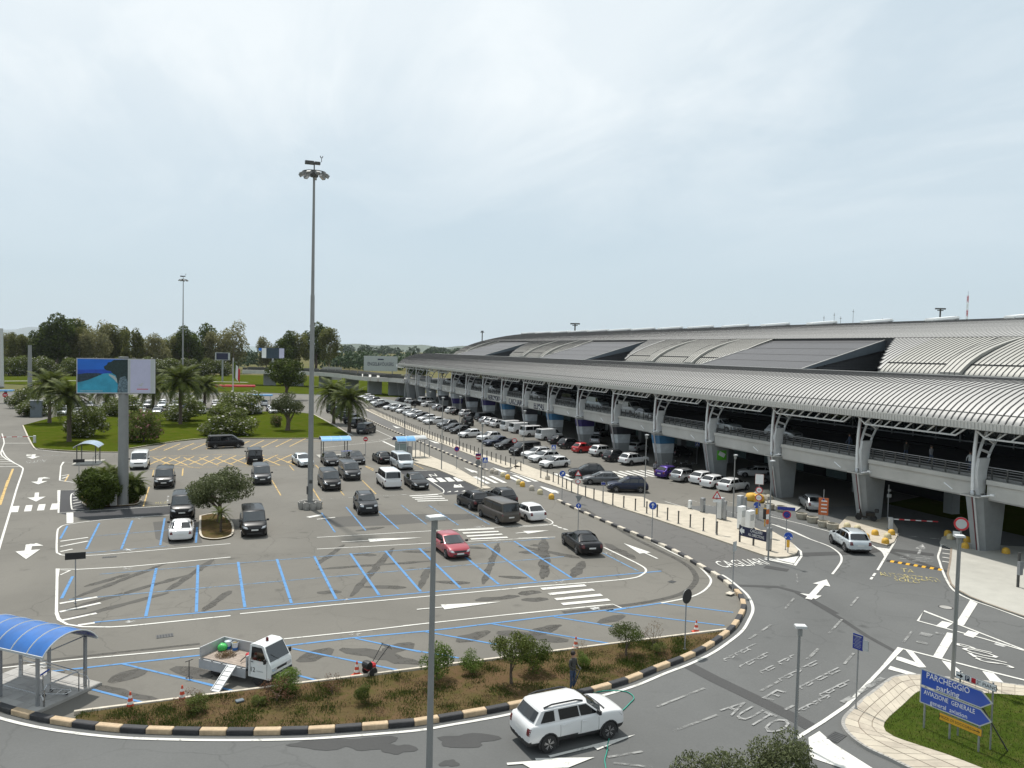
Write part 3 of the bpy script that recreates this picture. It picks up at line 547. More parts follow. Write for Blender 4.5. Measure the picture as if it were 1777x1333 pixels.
for o, x, y in ((A_, 980, 922), (A_, 995, 777), (A_, 1060, 530), (F_, 1010, 135), (G_, 1250, 203), (H_, 1330, 28), (C_, 530, 1082), (C_, 280, 903), (C_, 610, 708), (B_, 1250, 600), (B_, 1400, 708), (B_, 205, 1165), (F_, 330, 480)):
    wl(o, [(x-45, y+2), (x+45, y-4)], .12, 'white_worn'); wl(o, [(x-25, y-10), (x+20, y+10)], .1, 'white_worn'); wl(o, [(x-30, y+10), (x+30, y-10)], .1, 'white_worn')
struct('white_road_line', wh.mb)
# zebra crossings
zc = Marks(.034)
for a, b in (((155, 952), (455, 927)), ((205, 988), (510, 957)), ((250, 1023), (565, 992)), ((295, 1056), (615, 1025))): zc.line(GP([a, b], C_), .42, W)
struct('zebra_crossing', zc.mb); zc = Marks(.034)
for a, b in (((1090, 626), (1365, 613)), ((1125, 648), (1400, 635)), ((1155, 672), (1430, 656)), ((1185, 694), (1470, 680))): zc.line(GP([a, b], B_), .42, W)
for a, b in (((715, 361), (935, 350)), ((735, 374), (965, 363)), ((755, 387), (985, 379)), ((775, 401), (1010, 394))): zc.line(GP([a, b], B_), .42, W)
struct('zebra_crossing', zc.mb); zc = Marks(.034)
for k in range(4): zc.poly(GP([(850+66*k, 224-2*k), (890+66*k, 222-2*k), (935+66*k, 252-2*k), (885+66*k, 255-2*k)], B_), W)
for x in [33.6, 34.6, 35.5] + [39.0 + 1.0*k for k in range(16)] + [29.6, 30.6, 31.6]: zc.line([(x, 83.2), (x, 88.2)], .5, W)
struct('zebra_crossing', zc.mb)
# yellow boxes and bay lines
Y = 'yellow_paint'
def yl(o, pts, w=.12, mat=Y): ye.line(GP(pts, o), w, mat)
for k in range(11):
    yl(Q_, [(40 + 95*k, 1030 - 3*k), (150 + 95*k, 985 - 4*k)], .2); yl(Q_, [(20 + 95*k, 1130 - 2*k), (150 + 95*k, 1072 - 2*k)], .2)
    if k < 9: yl(Q_, [(60 + 105*k, 1075), (190 + 105*k, 1128)], .2)
yl(Q_, [(0, 1070), (500, 1055), (1040, 1070)]); yl(Q_, [(60, 1100), (380, 1148)]); yl(Q_, [(20, 1030), (500, 965), (1330, 965)], .1); yl(Q_, [(40, 1150), (1040, 1125)], .1)
for o, a, b in ((A_, (1185, 290-130), (1175, 210)), (A_, (1150, 290), (1105, 440)), (A_, (1410, 150), (1405, 205)), (B_, (-60, 260), (40, 420)), (B_, (350, 240), (455, 345)), (B_, (180, 320), (210, 355)), (B_, (380, 130), (440, 155)), (B_, (740, 110), (820, 150)), (Q_, (990, 1130), (1020, 1165)), (Q_, (1165, 1125), (1200, 1160)), (Q_, (1505, 1135), (1560, 1165)), (Q_, (870, 1230), (930, 1333)), (Q_, (265, 1150), (262, 1195))): yl(o, [a, b])
for a, b in (((100, 150), (0, 410)), ((60, 240), (0, 430))): yl(A_, [a, b], .22)
yl(A_, [(1090, 440), (1330, 432)], .1, 'yellow_faint'); wl2 = [((1105, 290), (1070, 415)), ((1300, 350), (1290, 410))]
for a, b in wl2: ye.line(GP([a, b], A_), .14, 'white_worn')
yl(A_, [(530, 195), (500, 250)], .15); yl(A_, [(645, 335), (620, 385)], .15)
struct('yellow_bay_line', ye.mb)
# lettering on the road
def text_mesh(txt, size=1.0, extrude=0.0, align='CENTER'):
    c = bpy.data.curves.new('t', 'FONT'); c.body = txt; c.size = size; c.align_x = align; c.align_y = 'CENTER'; c.extrude = extrude; c.resolution_u = 2
    o = bpy.data.objects.new('t', c); me = bpy.data.meshes.new_from_object(o); bpy.data.objects.remove(o); bpy.data.curves.remove(c); return me
def road_text(txt, o, bl_, br_, tl_, mat, z=.037, name='road_lettering'):
    a, b, c = GP([bl_, br_, tl_], o); me = text_mesh(txt, 1.0, align='LEFT'); co = [v.co.copy() for v in me.vertices]
    x0, x1 = min(v.x for v in co), max(v.x for v in co); y0, y1 = min(v.y for v in co), max(v.y for v in co)
    for v in me.vertices:
        p = a + (b-a)*((v.co.x-x0)/(x1-x0)) + (c-a)*((v.co.y-y0)/(y1-y0)); v.co = (p.x, p.y, z)
    me.materials.append(MAT(mat)); return struct(name, me)
road_text('CAGLIARI', C_, (1390, 808), (1712, 785), (1320, 765), W)
road_text('STOP', E_, (1777, 575), (1640, 510), (1610, 640), W) if False else road_text('STOP', E_, (1725, 640), (1530, 508), (1460, 580), W)
road_text('AUTO', I_, (950, 860), (1290, 1050), (760, 915), 'white_worn') if False else road_text('AUTO', I_, (790, 935), (1180, 1110), (930, 860), 'white_worn2')
road_text('E', I_, (1085, 850), (1160, 870), (1190, 790), 'white_worn2')
road_text('AUTO', K_, (480, 695), (272, 708), (478, 725), 'white_worn'); road_text('BUS', K_, (620, 648), (440, 652), (600, 660), 'white_faint')
road_text('AUTORIZZATI', D_, (790, 785), (1200, 830), (765, 755), 'yellow_faint'); road_text('SOLO', D_, (880, 818), (1060, 838), (878, 795), 'yellow_faint'); road_text('TA', D_, (930, 755), (1020, 768), (925, 730), 'yellow_faint')
road_text('N.C.C.', A_, (1200, 426), (1300, 422), (1198, 408), 'yellow_faint'); road_text('A', B_, (1050, 290), (1120, 288), (1070, 272), W); road_text('N', B_, (880, 215), (930, 208), (860, 195), W)
# drains and hatch covers
def grate(cx, cy, w, d, rot):
    p = G(cx, cy); t = struct('drain_cover', MB().mat('dark_metal').box((0, 0, .012), (w, d, .02)), loc=(p.x, p.y, 0), rot=rot)
    m2 = MB().mat('black')
    for k in range(6): m2.box((-w/2 + w*(k+.5)/6, 0, .0235), (w/14, d*.85, .003))
    obj('slot', m2, t)
grate(1450, 1280, .9, .5, .4); grate(286, 1104, .8, .5, .1); grate(190, 967, .9, .35, 0); grate(1166, 1010, .5, .4, .5)
mh = MB().mat('asphalt_stain').lathe([(.42, 0), (.42, .011), (.36, .0115)], 24); mh.mat('concrete_dark').lathe([(.36, .004), (.34, .012)], 24); p = G(1641, 1054); struct('manhole_cover', mh, loc=p)
# ================================================================ terminal building
BAY = 11.87; Y0 = 44.5
pm('pipe_red', (.14, .02, .025), .6, var=.1)
def py(i): return Y0 + BAY*i
term = thing('terminal_building', 'long airport terminal with ribbed metal vault roofs and a raised drop-off deck on concrete piers', 'building', (0, 0, 0))
YN, YF = 21.0, 238.0
CAN = [(54.52, 10.45), (54.72, 10.72), (55.15, 11.15), (55.8, 11.65), (56.8, 12.22), (58.2, 12.83), (60, 13.28), (62, 13.5), (64, 13.6), (65.7, 13.55)]
def loft(mb, prof, y0, y1, off=0.0):
    n = len(prof); vs = [(x, y0, z+off) for x, z in prof] + [(x, y1, z+off) for x, z in prof]
    mb.add(vs, [(i, i+1, n+i+1, n+i) for i in range(n-1)])
sh = MB().mat('roof_seam'); loft(sh, CAN, YN, YF, -.07); sh.mat('louvre'); loft(sh, [(x+.05, z) for x, z in CAN], YN, YF, -.32)
sh.mat('roof_seam'); sh.add([(x, YF, z-.07) for x, z in CAN] + [(x+.05, YF, z-.32) for x, z in CAN][::-1], [tuple(range(2*len(CAN)))])
can = obj('canopy_roof', sh, term)
pw = BAY/21
PMAT = ['roof_metal']; RH = [.06]
def panel(prof, w, th=.05, y=0.0, lift=None):
    mb = MB(); n = len(prof); L = lift or [0]*n
    vs = []
    for i, (x, z) in enumerate(prof):
        for yy in (y, y+w): vs += [(x, yy, z+L[i]), (x, yy, z+L[i]-th-(.0 if not lift else L[i]))]
    fs = []
    for i in range(n-1):
        a, b = i*4, (i+1)*4
        fs += [(a, a+2, b+2, b), (a, b, b+1, a+1), (a+2, a+3, b+3, b+2)]
    fs += [(0, 1, 3, 2)]
    mb.mat(PMAT[0]).add(vs, fs)
    rv = []
    for i, (x, z) in enumerate(prof):
        a_, b_ = prof[max(0, i-1)], prof[min(n-1, i+1)]; tx, tz_ = b_[0]-a_[0], b_[1]-a_[1]; q = math.hypot(tx, tz_); nx, nz_ = -tz_/q*RH[0], tx/q*RH[0]
        for yy in (y+w, y+w+.075): rv += [(x, yy, z+L[i]-.01), (x+nx, yy, z+L[i]+nz_)]
    rf_ = []
    for i in range(n-1):
        a, b = i*4, (i+1)*4; rf_ += [(a+1, a+3, b+3, b+1), (a, a+1, b+1, b), (a+2, b+2, b+3, a+3)]
    rf_ += [(0, 2, 3, 1)]
    mb.mat('roof_seam').add(rv, rf_); return mb
cp = panel(CAN, pw-.08); pme = cp.mesh('roof_panel', 40)
def join(a, q):
    b = len(a.v); a.v += q.v; a.f += [tuple(b+i for i in f) for f in q.f]
    for m_ in q.m: a.mat(q.mats[m_]); a.m.append(a.cur)
npan = int((YF-YN)/pw); rest = MB().mat('roof_metal')
for i in range(npan):
    y = YN + i*pw
    if i < 290 and y > 30: obj('roof_panel', pme, can, (0, y, 0))
    else:
        q = panel(CAN, pw-.08, y=y); join(rest, q)
obj('roof_panel', rest, can, kind='stuff')
fa = MB().mat('eave_metal').box((54.55, (YN+YF)/2, 10.13), (.22, YF-YN, .60))
y = YN
while y < YF:
    fa.box((54.425, y, 10.12), (.04, .10, .52)); y += .30
fa.mat('roof_seam').box((54.75, (YN+YF)/2, 9.81), (.5, YF-YN, .05))
fa.mat('dark_metal').box((55.02, (YN+YF)/2, 11.07), (.05, YF-YN, .03))
obj('eave_fascia', fa, term)
# parapet walkway and valley gutter behind the canopy
pp = MB().mat('roof_grey').box((66.75, (YN+YF)/2, 13.32), (1.5, YF-YN-1, .56)); pp.mat('eave_metal').box((66.3, (YN+YF)/2, 13.63), (.5, YF-YN-1, .06)); pp.mat('roof_grey').box((65.75, (YN+YF)/2, 13.46), (.4, YF-YN-1, .12))
obj('parapet', pp, term)
obj('valley_gutter', MB().mat('roof_grey').box((73.1, (YN+YF)/2, 12.85), (15.4, YF-YN-2, .2)), term)
# main vault
VL = [(71.4, 13.35), (71.9, 13.95), (72.8, 14.62), (74.2, 15.4), (76, 16.2), (78, 16.95), (80.5, 17.75)]
VU = [(80.5, 17.75), (83, 18.42), (86, 19.1), (89, 19.68), (92, 20.15), (95, 20.5), (98, 20.73), (100.5, 20.8)]
VB = [(100.5, 20.8), (106, 20.5), (112, 19.4), (118, 17.5), (122, 15.4)]
WED = [(69.0, 77.0, 98.4), (128.3, 136.4, 158.6), (187.7, 195.8, 219.5)]
CUT = 6.2
def cut_prof(y):
    for a, b, c in WED:
        if a <= y < a + CUT:
            x0 = 71.4 + 9.1*(y-a)/CUT; pr = [q for q in VL if q[0] > x0 + .15]
            for (xa, za), (xb, zb) in zip(VL[:-1], VL[1:]):
                if xa <= x0 <= xb: return [(x0, za + (zb-za)*(x0-xa)/(xb-xa))] + pr
    return None
def in_wedge(y):
    return any(a - .2 < y < c for a, b, c in WED)
sv = MB().mat('roof_seam'); loft(sv, VU, YN, YF-1, -.08); loft(sv, VB, YN, YF-1, -.08)
ys = [YN] + [v for a, b, c in WED for v in (a, c)] + [YF-1]
for a, b in zip(ys[::2], ys[1::2]):
    loft(sv, VL, a, b, -.08); sv.add([(x, a, z-.08) for x, z in VL] + [(80.5, a, 13.0), (71.4, a, 13.0)], [tuple(range(9))]); sv.add([(x, b, z-.08) for x, z in VL] + [(80.5, b, 13.0), (71.4, b, 13.0)], [tuple(range(9))])
    sv.mat('roof_seam').box((72.78, (a+b)/2, 14.68), (.09, b-a, .12)); sv.mat('roof_metal_worn').box((71.38, (a+b)/2, 13.38), (.16, b-a, .5)); sv.mat('roof_seam')
sv.add([(x, YF-1, z-.08) for x, z in VL + VU[1:] + VB[1:]] + [(122, YF-1, 5), (71.4, YF-1, 5)], [tuple(range(len(VL)+len(VU)+len(VB)))])
sv.mat('roof_grey').add([(80.6, YN, 12.9), (80.6, YF-1, 12.9), (80.6, YF-1, 17.7), (80.6, YN, 17.7)], [(0, 1, 2, 3)])
vault = obj('vault_roof', sv, term)
vw = BAY/20
PMAT[0] = 'roof_metal_worn'; lp = panel(VL, vw-.08); lpm = lp.mesh('vault_panel', 40)
PMAT[0] = 'roof_metal'; RH[0] = .036; up = panel(VU, vw-.08); RH[0] = .055; PMAT[0] = 'roof_metal_worn'; upm = up.mesh('vault_panel', 40)
LIFT = [.50, .50, .48, .44, .36, .22, .02]
rp = panel([(x-.25 if i == 0 else x, z) for i, (x, z) in enumerate(VL)], vw-.08, lift=LIFT); rpm = rp.mesh('vault_panel', 40)
n = int((YF-1-YN)/vw); rl = MB().mat('roof_metal_worn'); ru = MB().mat('roof_metal'); cntL = cntU = 0
for i in range(n):
    y = YN + i*vw; ph = (i - 3) % 20
    raised = ph in (0, 1, 2, 3)
    cq = cut_prof(y + .3)
    if cq and len(cq) > 1:
        q = panel(cq, vw-.08); obj('vault_panel', q.mesh('vault_panel', 40), vault, (0, y, 0)); sw = MB().mat('roof_seam'); loft(sw, cq, 0, vw, -.08); sw.add([(cq[0][0]+.1, 0, cq[0][1]-.1), (cq[0][0]+.1, vw, cq[0][1]-.1), (cq[0][0]+.1, vw, 12.9), (cq[0][0]+.1, 0, 12.9)], [(0, 1, 2, 3)]); obj('vault_edge', sw, vault, (0, y, 0))
    elif not in_wedge(y + .3):
        if 38 < y < 190 and cntL < 140: obj('vault_panel', rpm if raised else lpm, vault, (0, y, 0)); cntL += 1
        else:
            PMAT[0] = 'roof_metal_worn'; q = panel(VL, vw-.08, y=y, lift=LIFT if raised else None); join(rl, q)
    if 45 < y < 145 and cntU < 140: obj('vault_panel', upm, vault, (0, y, 0)); cntU += 1
    else:
        PMAT[0] = 'roof_metal'; RH[0] = .036; q = panel(VU, vw-.08, y=y); RH[0] = .055; join(ru, q)
obj('vault_panel', rl, vault, kind='stuff'); obj('vault_panel', ru, vault, kind='stuff')
rd = MB().mat('dark_metal').box((100.6, (YN+YF)/2, 20.86), (.7, YF-YN-2, .18)); rd.mat('dark_metal').box((80.45, (YN+YF)/2, 17.72), (.10, YF-YN-2, .10))
obj('ridge_trim', rd, term)
cap = bevbox('ridge_skylight', (7.0, 1.6, .5), .18, 'sign_white', 2)
for i in range(-1, 17): obj('ridge_skylight', cap, term, (98.0, py(i) + 3.4, 20.95), (0, R(-5), R(12)))
# sloping dark roof wedges with louvred ends
for (a, b, c) in WED:
    zl, zt = 13.62, 17.95
    w = MB().mat('roof_grey'); w.add([(67.7, b, zl), (82.2, b, zt), (82.2, c, zt), (67.7, c, zl), (67.7, b, zl-.25), (82.2, b, zt-.25), (82.2, c, zt-.25), (67.7, c, zl-.25)], [(0, 1, 2, 3), (7, 6, 5, 4), (0, 3, 7, 4), (2, 1, 5, 6), (3, 2, 6, 7)])
    wo_ = obj('roof_wedge', w, term)
    ws = MB().mat('roof_seam')
    for k in range(1, 5):
        t = k/5; x = 67.7 + 14.5*t; z = zl + (zt-zl)*t
        ws.add([(x-.06, b, z+.012), (x+.06, b, z+.05), (x+.06, c, z+.05), (x-.06, c, z+.012)], [(0, 1, 2, 3)])
    yy = b + .4
    while yy < c:
        ws.add([(67.8, yy, zl+.04), (82.1, yy, zt+.04), (82.1, yy+.05, zt+.04), (67.8, yy+.05, zl+.04)], [(0, 1, 2, 3)]); yy += .6
    obj('seam', ws, wo_)
    fs = MB().mat('fascia_slate'); fs.add([(67.4, b-.12, zl-.02), (83.4, b-.12, zt+.34), (83.4, b+.1, zt+.34), (67.4, b+.1, zl-.02), (67.6, b-.12, zl-.2), (83.2, b-.12, zt-1.2), (83.2, b+.1, zt-1.2), (67.6, b+.1, zl-.2)], [(0, 1, 2, 3), (7, 6, 5, 4), (0, 4, 5, 1), (1, 5, 6, 2), (2, 6, 7, 3)])
    obj('fascia', fs, wo_)
    fl = MB().mat('eave_metal'); fl.bar((67.4, b-.1, zl+.03), (83.4, b-.1, zt+.38), .12, .07); obj('flashing', fl, wo_); obj('flashing', MB().mat('eave_metal').bar((67.7, c, zl+.06), (82.2, c, zt+.06), .2, .10), wo_)
    lv = MB().mat('louvre'); lv.add([(68.3, b+.35, 13), (81.3, b+.35, 13), (81.3, b+.35, zt-.6), (68.3, b+.35, zl-.1)], [(0, 1, 2, 3)]); obj('end_wall', lv, wo_)
    for k in range(12):
        z = 13.1 + k*.33; x0 = 68.2 + max(0, (z+.45-zl)/(zt-zl)*14.5)
        if x0 < 81: obj('louvre', MB().mat('louvre').box(((x0+81.3)/2, 0, 0), (81.3-x0, .12, .13)), wo_, (0, b+.26, z))
# deck, beams, railings, arches, piers, truss
dk = MB().mat('deck_asphalt').box((65.6, (YN+YF+6)/2, 5.5), (16.4, YF-YN+6, .5)); dk.mat('concrete').box((58.5, (YN+YF+6)/2, 5.82), (1.6, YF-YN+6, .14))
for i in range(-2, 17):
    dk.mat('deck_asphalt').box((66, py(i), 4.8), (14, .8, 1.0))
obj('drop_off_deck', dk, term)
arch_o = [(56.70, 4.5), (56.56, 5.5), (56.52, 6.5), (56.66, 7.4), (57.0, 8.4), (57.65, 9.75)]; arch_i = [(57.42, 4.5), (57.46, 5.5), (57.56, 6.5), (57.82, 7.4), (58.26, 8.25), (59.1, 9.25)]
am = MB().mat('white_steel'); pts = arch_o[:4] + arch_i[:4][::-1]; k = len(pts)
am.add([(x, -.2, z) for x, z in pts] + [(x, .2, z) for x, z in pts], [tuple(range(k)), tuple(range(2*k-1, k-1, -1))] + [(i, k+i, k+(i+1) % k, (i+1) % k) for i in range(k)])
so = smooth_path([(x, z, 0) for x, z in arch_o[3:]], 4); si = smooth_path([(x, z, 0) for x, z in arch_i[3:]], 4)
am.tube([(p.x, 0, p.y) for p in so], .11, 8); am.tube([(p.x, 0, p.y) for p in si], .10, 8)
for a, b in ((so[3], si[2]), (so[6], si[5])): am.bar((a.x, 0, a.y), (b.x, 0, b.y), .2, .16)
am.tube([(56.22, -.05, 4.75), (56.16, -.05, 6.5), (56.24, -.05, 8.2), (56.4, -.05, 9.75)], .14, 10); am.mat('steel').lathe([(.2, 4.4), (.2, 4.75), (.14, 4.9)], 10, (56.22, -.05, 0)); am.lathe([(.3, 4.4), (.3, 4.62)], 10, (57.1, 0, 0)); am.mat('pipe_red').tube([(56.5, .12, 4.5), (56.6, .12, 7.5), (56.75, .12, 9.6)], .03, 6)
am.mat('white_steel').tube([(55.2, .9, 4.85), (55.2, 1.7, 5.25)], .05, 6); am.tube([(55.1, -1.7, 4.75), (55.1, -2.5, 4.95)], .05, 6); am.box((55.1, -2.6, 5.0), (.2, .3, .14))
arm = am.mesh('arch_column', 40)
pm_ = MB().mat('pier_concrete')
tp = [(56.0, -.35), (56.0, .35), (56.5, .78), (59.0, .78), (59.0, -.78), (56.5, -.78)]; bt = [(56.86, -.3), (56.86, .3), (57.3, .62), (58.8, .62), (58.8, -.62), (57.3, -.62)]
pm_.add([(x, y, -.02) for x, y in bt] + [(x, y, 4.4) for x, y in tp], [tuple(range(5, -1, -1)), tuple(range(6, 12))] + [(i, (i+1) % 6, 6+(i+1) % 6, 6+i) for i in range(6)])
pm_.mat('eave_metal').box((56.9, 0, 4.44), (1.9, 1.7, .08)); pm_.mat('galv_light').tube([(55.92, -.45, 4.4), (56.78, -.4, .05)], .07, 8); pm_.mat('pipe_red').tube([(55.98, -.2, 4.4), (56.84, -.18, .05)], .045, 6)
pme2 = pm_.mesh('pier'); shade(pme2, 20)
for k_, c_ in (('adv_blue', (.05, .16, .30)), ('adv_white', (.50, .53, .55)), ('adv_dark', (.03, .03, .04)), ('adv_violet', (.04, .03, .14)), ('adv_teal', (.05, .22, .30))): pm(k_, c_, .4, var=.2, scale=1.2)
ADV = {4: ('adv_blue', 'adv_white'), 5: ('adv_dark', 'adv_white'), 6: ('adv_violet', 'adv_white'), 7: ('adv_blue', 'adv_white'), 8: ('adv_dark', 'adv_white'), 9: ('adv_blue', 'adv_white'), 10: ('adv_violet', 'adv_white'), 11: ('adv_dark', 'adv_white'), 12: ('adv_white', 'adv_violet'), 13: ('adv_white', 'adv_dark')}
def wrap(z0, z1, mat):
    f = lambda z: [(b[0] + (t[0]-b[0])*z/4.4, b[1] + (t[1]-b[1])*z/4.4) for b, t in zip(bt, tp)]
    g = lambda P: [(57.8 + (x-57.8)*1.02, y*1.06) for x, y in P]
    a, b = g(f(z0)), g(f(z1)); m = MB().mat(mat)
    m.add([(x, y, z0) for x, y in a] + [(x, y, z1) for x, y in b], [tuple(range(5, -1, -1)), tuple(range(6, 12))] + [(i, (i+1) % 6, 6+(i+1) % 6, 6+i) for i in range(6)]); return m
for i in range(-1, 18):
    pr = obj('pier', pme2, term, (0, py(i), 0))
    if i in ADV: obj('advert_panel', wrap(3.0, 4.1, ADV[i][0]), pr); obj('advert_panel', wrap(1.7, 2.97, ADV[i][1]), pr)
    if i < 17: obj('arch_column', arm, term, (0, py(i), 0))
obj('sign_panel', MB().mat('sign_green').box((58.0, -.80, 3.0), (1.3, .06, 1.15)).mat('sign_white').box((58.0, -.835, 3.1), (.9, .01, .5), M=Matrix.Rotation(R(25), 4, 'Y')), term, (0, py(3), 0))
bm_ = MB().mat('beam').box((57.2, 0, 4.83), (.35, BAY-1.3, 1.12)); bm_.box((57.15, 0, 5.60), (.55, BAY-1.3, .36)); bm_.mat('concrete_dark').box((57.35, 0, 4.22), (.7, BAY-1.3, .10)); bm_.mat('joint').box((57.0, 0, 5.405), (.06, BAY-1.3, .03))
bme = bm_.mesh('deck_beam')
rl_ = MB().mat('dark_metal')
for k in range(9): rl_.box((57.3, -BAY/2 + .8 + k*(BAY-1.6)/8, 6.26), (.08, .12, .98))
rl_.mat('galv'); rl_.box((57.3, 0, 6.75), (.10, BAY-.9, .06))
for z in (5.98, 6.18, 6.38, 6.58): rl_.box((57.3, 0, z), (.03, BAY-.9, .03))
rlm = rl_.mesh('railing')
tr = MB().mat('white_steel'); tr.box((55.75, 0, 9.80), (.10, BAY-.4, .10)); tr.box((55.75, 0, 9.10), (.13, BAY-2.6, .13)); nT = 9
for k in range(nT):
    a = -BAY/2 + .9 + k*(BAY-1.8)/nT; tr.bar((55.75, a, 9.80), (55.75, a + (BAY-1.8)/nT*.8, 9.10), .09, .09)
for s_ in (-1, 1): tr.bar((55.75, s_*(BAY/2-1.3), 9.10), (55.75, s_*(BAY/2-.3), 9.80), .11, .11); tr.bar((57.5, s_*(BAY/2-.1), 9.7), (55.75, s_*(BAY/2-1.5), 9.7), .09, .09)
trm = tr.mesh('eave_truss')
for i in range(-2, 17):
    yc = py(i) + BAY/2
    obj('deck_beam', bme, term, (0, yc, 0)); obj('railing', rlm, term, (0, yc, 0)); obj('eave_truss', trm, term, (0, yc, 0))
def wall_text(txt, size, mat, parent, loc, rotm, ext=.03, name='lettering'):
    me = text_mesh(txt, size, ext); me.materials.append(MAT(mat)); o = obj(name, me, parent); o.matrix_local = Matrix.Translation(loc) @ rotm.to_4x4(); return o
RX = Matrix(((0, 0, -1), (-1, 0, 0), (0, 1, 0)))     # faces -X, reads towards -Y
for i, t in ((9, 'AEROPORTO'), (8, 'CAGLIARI'), (7, 'ELMAS')): wall_text(t, 1.7 if i != 9 else 1.5, 'sign_navy', term, Vector((57.0, py(i) + BAY/2, 4.85)), RX)
# facades behind the deck and on the ground floor
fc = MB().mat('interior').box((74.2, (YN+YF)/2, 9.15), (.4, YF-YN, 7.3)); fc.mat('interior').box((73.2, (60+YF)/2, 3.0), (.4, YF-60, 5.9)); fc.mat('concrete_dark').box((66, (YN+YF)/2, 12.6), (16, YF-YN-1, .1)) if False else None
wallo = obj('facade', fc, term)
gm = bevbox('window_pane', (.06, 2.6, 2.4), .01, 'facade_glass'); gm2 = bevbox('window_pane', (.06, 2.6, 2.4), .01, 'galv_light')
pm('pane_teal', (.16, .22, .22), .15, var=.1, spec=.8); gm3 = bevbox('window_pane', (.06, 1.2, 1.6), .01, 'pane_teal')
for k in range(0, 66):
    y = 26 + k*2.97
    obj('window_pane', gm, wallo, (73.95, y, 8.0))
    if k < 60: obj('window_pane', gm, wallo, (73.95, y, 10.8))
ml = MB().mat('galv')
for k in range(0, 67): ml.box((73.9, 24.5 + k*2.97, 9.3), (.14, .12, 5.6))
for z in (6.7, 9.4, 12.1): ml.box((73.88, (YN+YF)/2, z), (.1, YF-YN-6, .14))
obj('mullion', ml, wallo)
kb_ = bevbox('kiosk_panel', (.3, 3.6, 2.6), .02, 'pane_teal')
for i in range(0, 12):
    q = obj('kiosk_panel', bevbox('kiosk_panel', (.3, 4.6, 3.0), .02, 'fascia_slate'), wallo, (72.6, py(i) + 1.5, 9.7))
    for s_ in (-1.5, 0, 1.5): obj('window_pane', gm3, wallo, (72.40, py(i) + 1.5 + s_, 9.4))
gdoor = bevbox('glazed_door', (.08, 3.4, 2.7), .02, 'pane_teal')
for i in range(2, 16):
    for s_ in (-2.2, 2.2): obj('glazed_door', gdoor, wallo, (72.95, py(i) + BAY/2 + s_, 1.5))
bp_ = MB().mat('pier_concrete').box((0, 0, 2.3), (1.0, 1.0, 4.7)); bpm = bp_.mesh('inner_pier')
for i in range(0, 17): obj('inner_pier', bpm, term, (68.5, py(i), 0))
flat('lawn_under_ramp', [(66, 47), (92, 47), (110, 75), (66, 62)], .02, 'lawn')
# ================================================================ vehicles
SPEC = dict(
 duster=dict(L=4.34, W=1.80, H=1.66, wb=2.67, Rw=.345, c=.24, hz=1.16, nz=1.07, belt=1.10, tz=1.14, xA=1.10, xB=.44, xC=-1.66, xD=-2.04, x1=.06, x2=-.95, wr=.80, clad=.50, rails=1),
 suv=dict(L=4.42, W=1.84, H=1.63, wb=2.65, Rw=.35, c=.22, hz=1.08, nz=.98, belt=1.05, tz=1.06, xA=.92, xB=.15, xC=-1.62, xD=-2.08, x1=-.1, x2=-1.08, wr=.77, clad=.42, rails=1),
 hatch=dict(L=4.22, W=1.78, H=1.46, wb=2.60, Rw=.315, c=.17, hz=.98, nz=.82, belt=.95, tz=.98, xA=1.02, xB=.12, xC=-1.38, xD=-1.98, x1=-.1, x2=-1.05, wr=.75, clad=.22),
 sedan=dict(L=4.95, W=1.88, H=1.46, wb=2.95, Rw=.34, c=.17, hz=.98, nz=.82, belt=.96, tz=1.02, xA=.92, xB=.05, xC=-1.12, xD=-1.86, x1=-.12, x2=-1.12, wr=.73, clad=.2),
 wagon=dict(L=4.65, W=1.82, H=1.50, wb=2.70, Rw=.32, c=.17, hz=.98, nz=.82, belt=.95, tz=.98, xA=1.0, xB=.15, xC=-1.75, xD=-2.22, x1=-.05, x2=-1.1, wr=.75, clad=.22, rails=1),
 mpv=dict(L=5.14, W=1.93, H=1.90, wb=3.20, Rw=.34, c=.20, hz=1.20, nz=1.02, belt=1.12, tz=1.12, xA=1.82, xB=1.00, xC=-2.36, xD=-2.52, x1=.68, x2=-.75, wr=.86, clad=.26),
 van=dict(L=5.00, W=1.95, H=1.96, wb=3.10, Rw=.33, c=.20, hz=1.22, nz=1.02, belt=1.14, tz=1.14, xA=1.86, xB=1.12, xC=-2.34, xD=-2.46, x1=.78, x2=-.62, wr=.88, clad=.30),
 cargo=dict(L=4.90, W=1.92, H=1.95, wb=3.05, Rw=.33, c=.20, hz=1.22, nz=1.02, belt=1.14, tz=1.14, xA=1.80, xB=1.06, xC=-2.30, xD=-2.41, x1=.72, x2=-.62, wr=.88, clad=.30, cargo=1),
 city=dict(L=3.58, W=1.63, H=1.50, wb=2.30, Rw=.29, c=.17, hz=.98, nz=.86, belt=.95, tz=.96, xA=.92, xB=.22, xC=-1.15, xD=-1.66, x1=-.15, x2=-.95, wr=.76, clad=.2),
 jeep=dict(L=4.25, W=1.88, H=1.84, wb=2.55, Rw=.39, c=.28, hz=1.22, nz=1.18, belt=1.18, tz=1.2, xA=.62, xB=.28, xC=-1.95, xD=-2.05, x1=-.3, x2=-1.2, wr=.84, clad=.5),
)
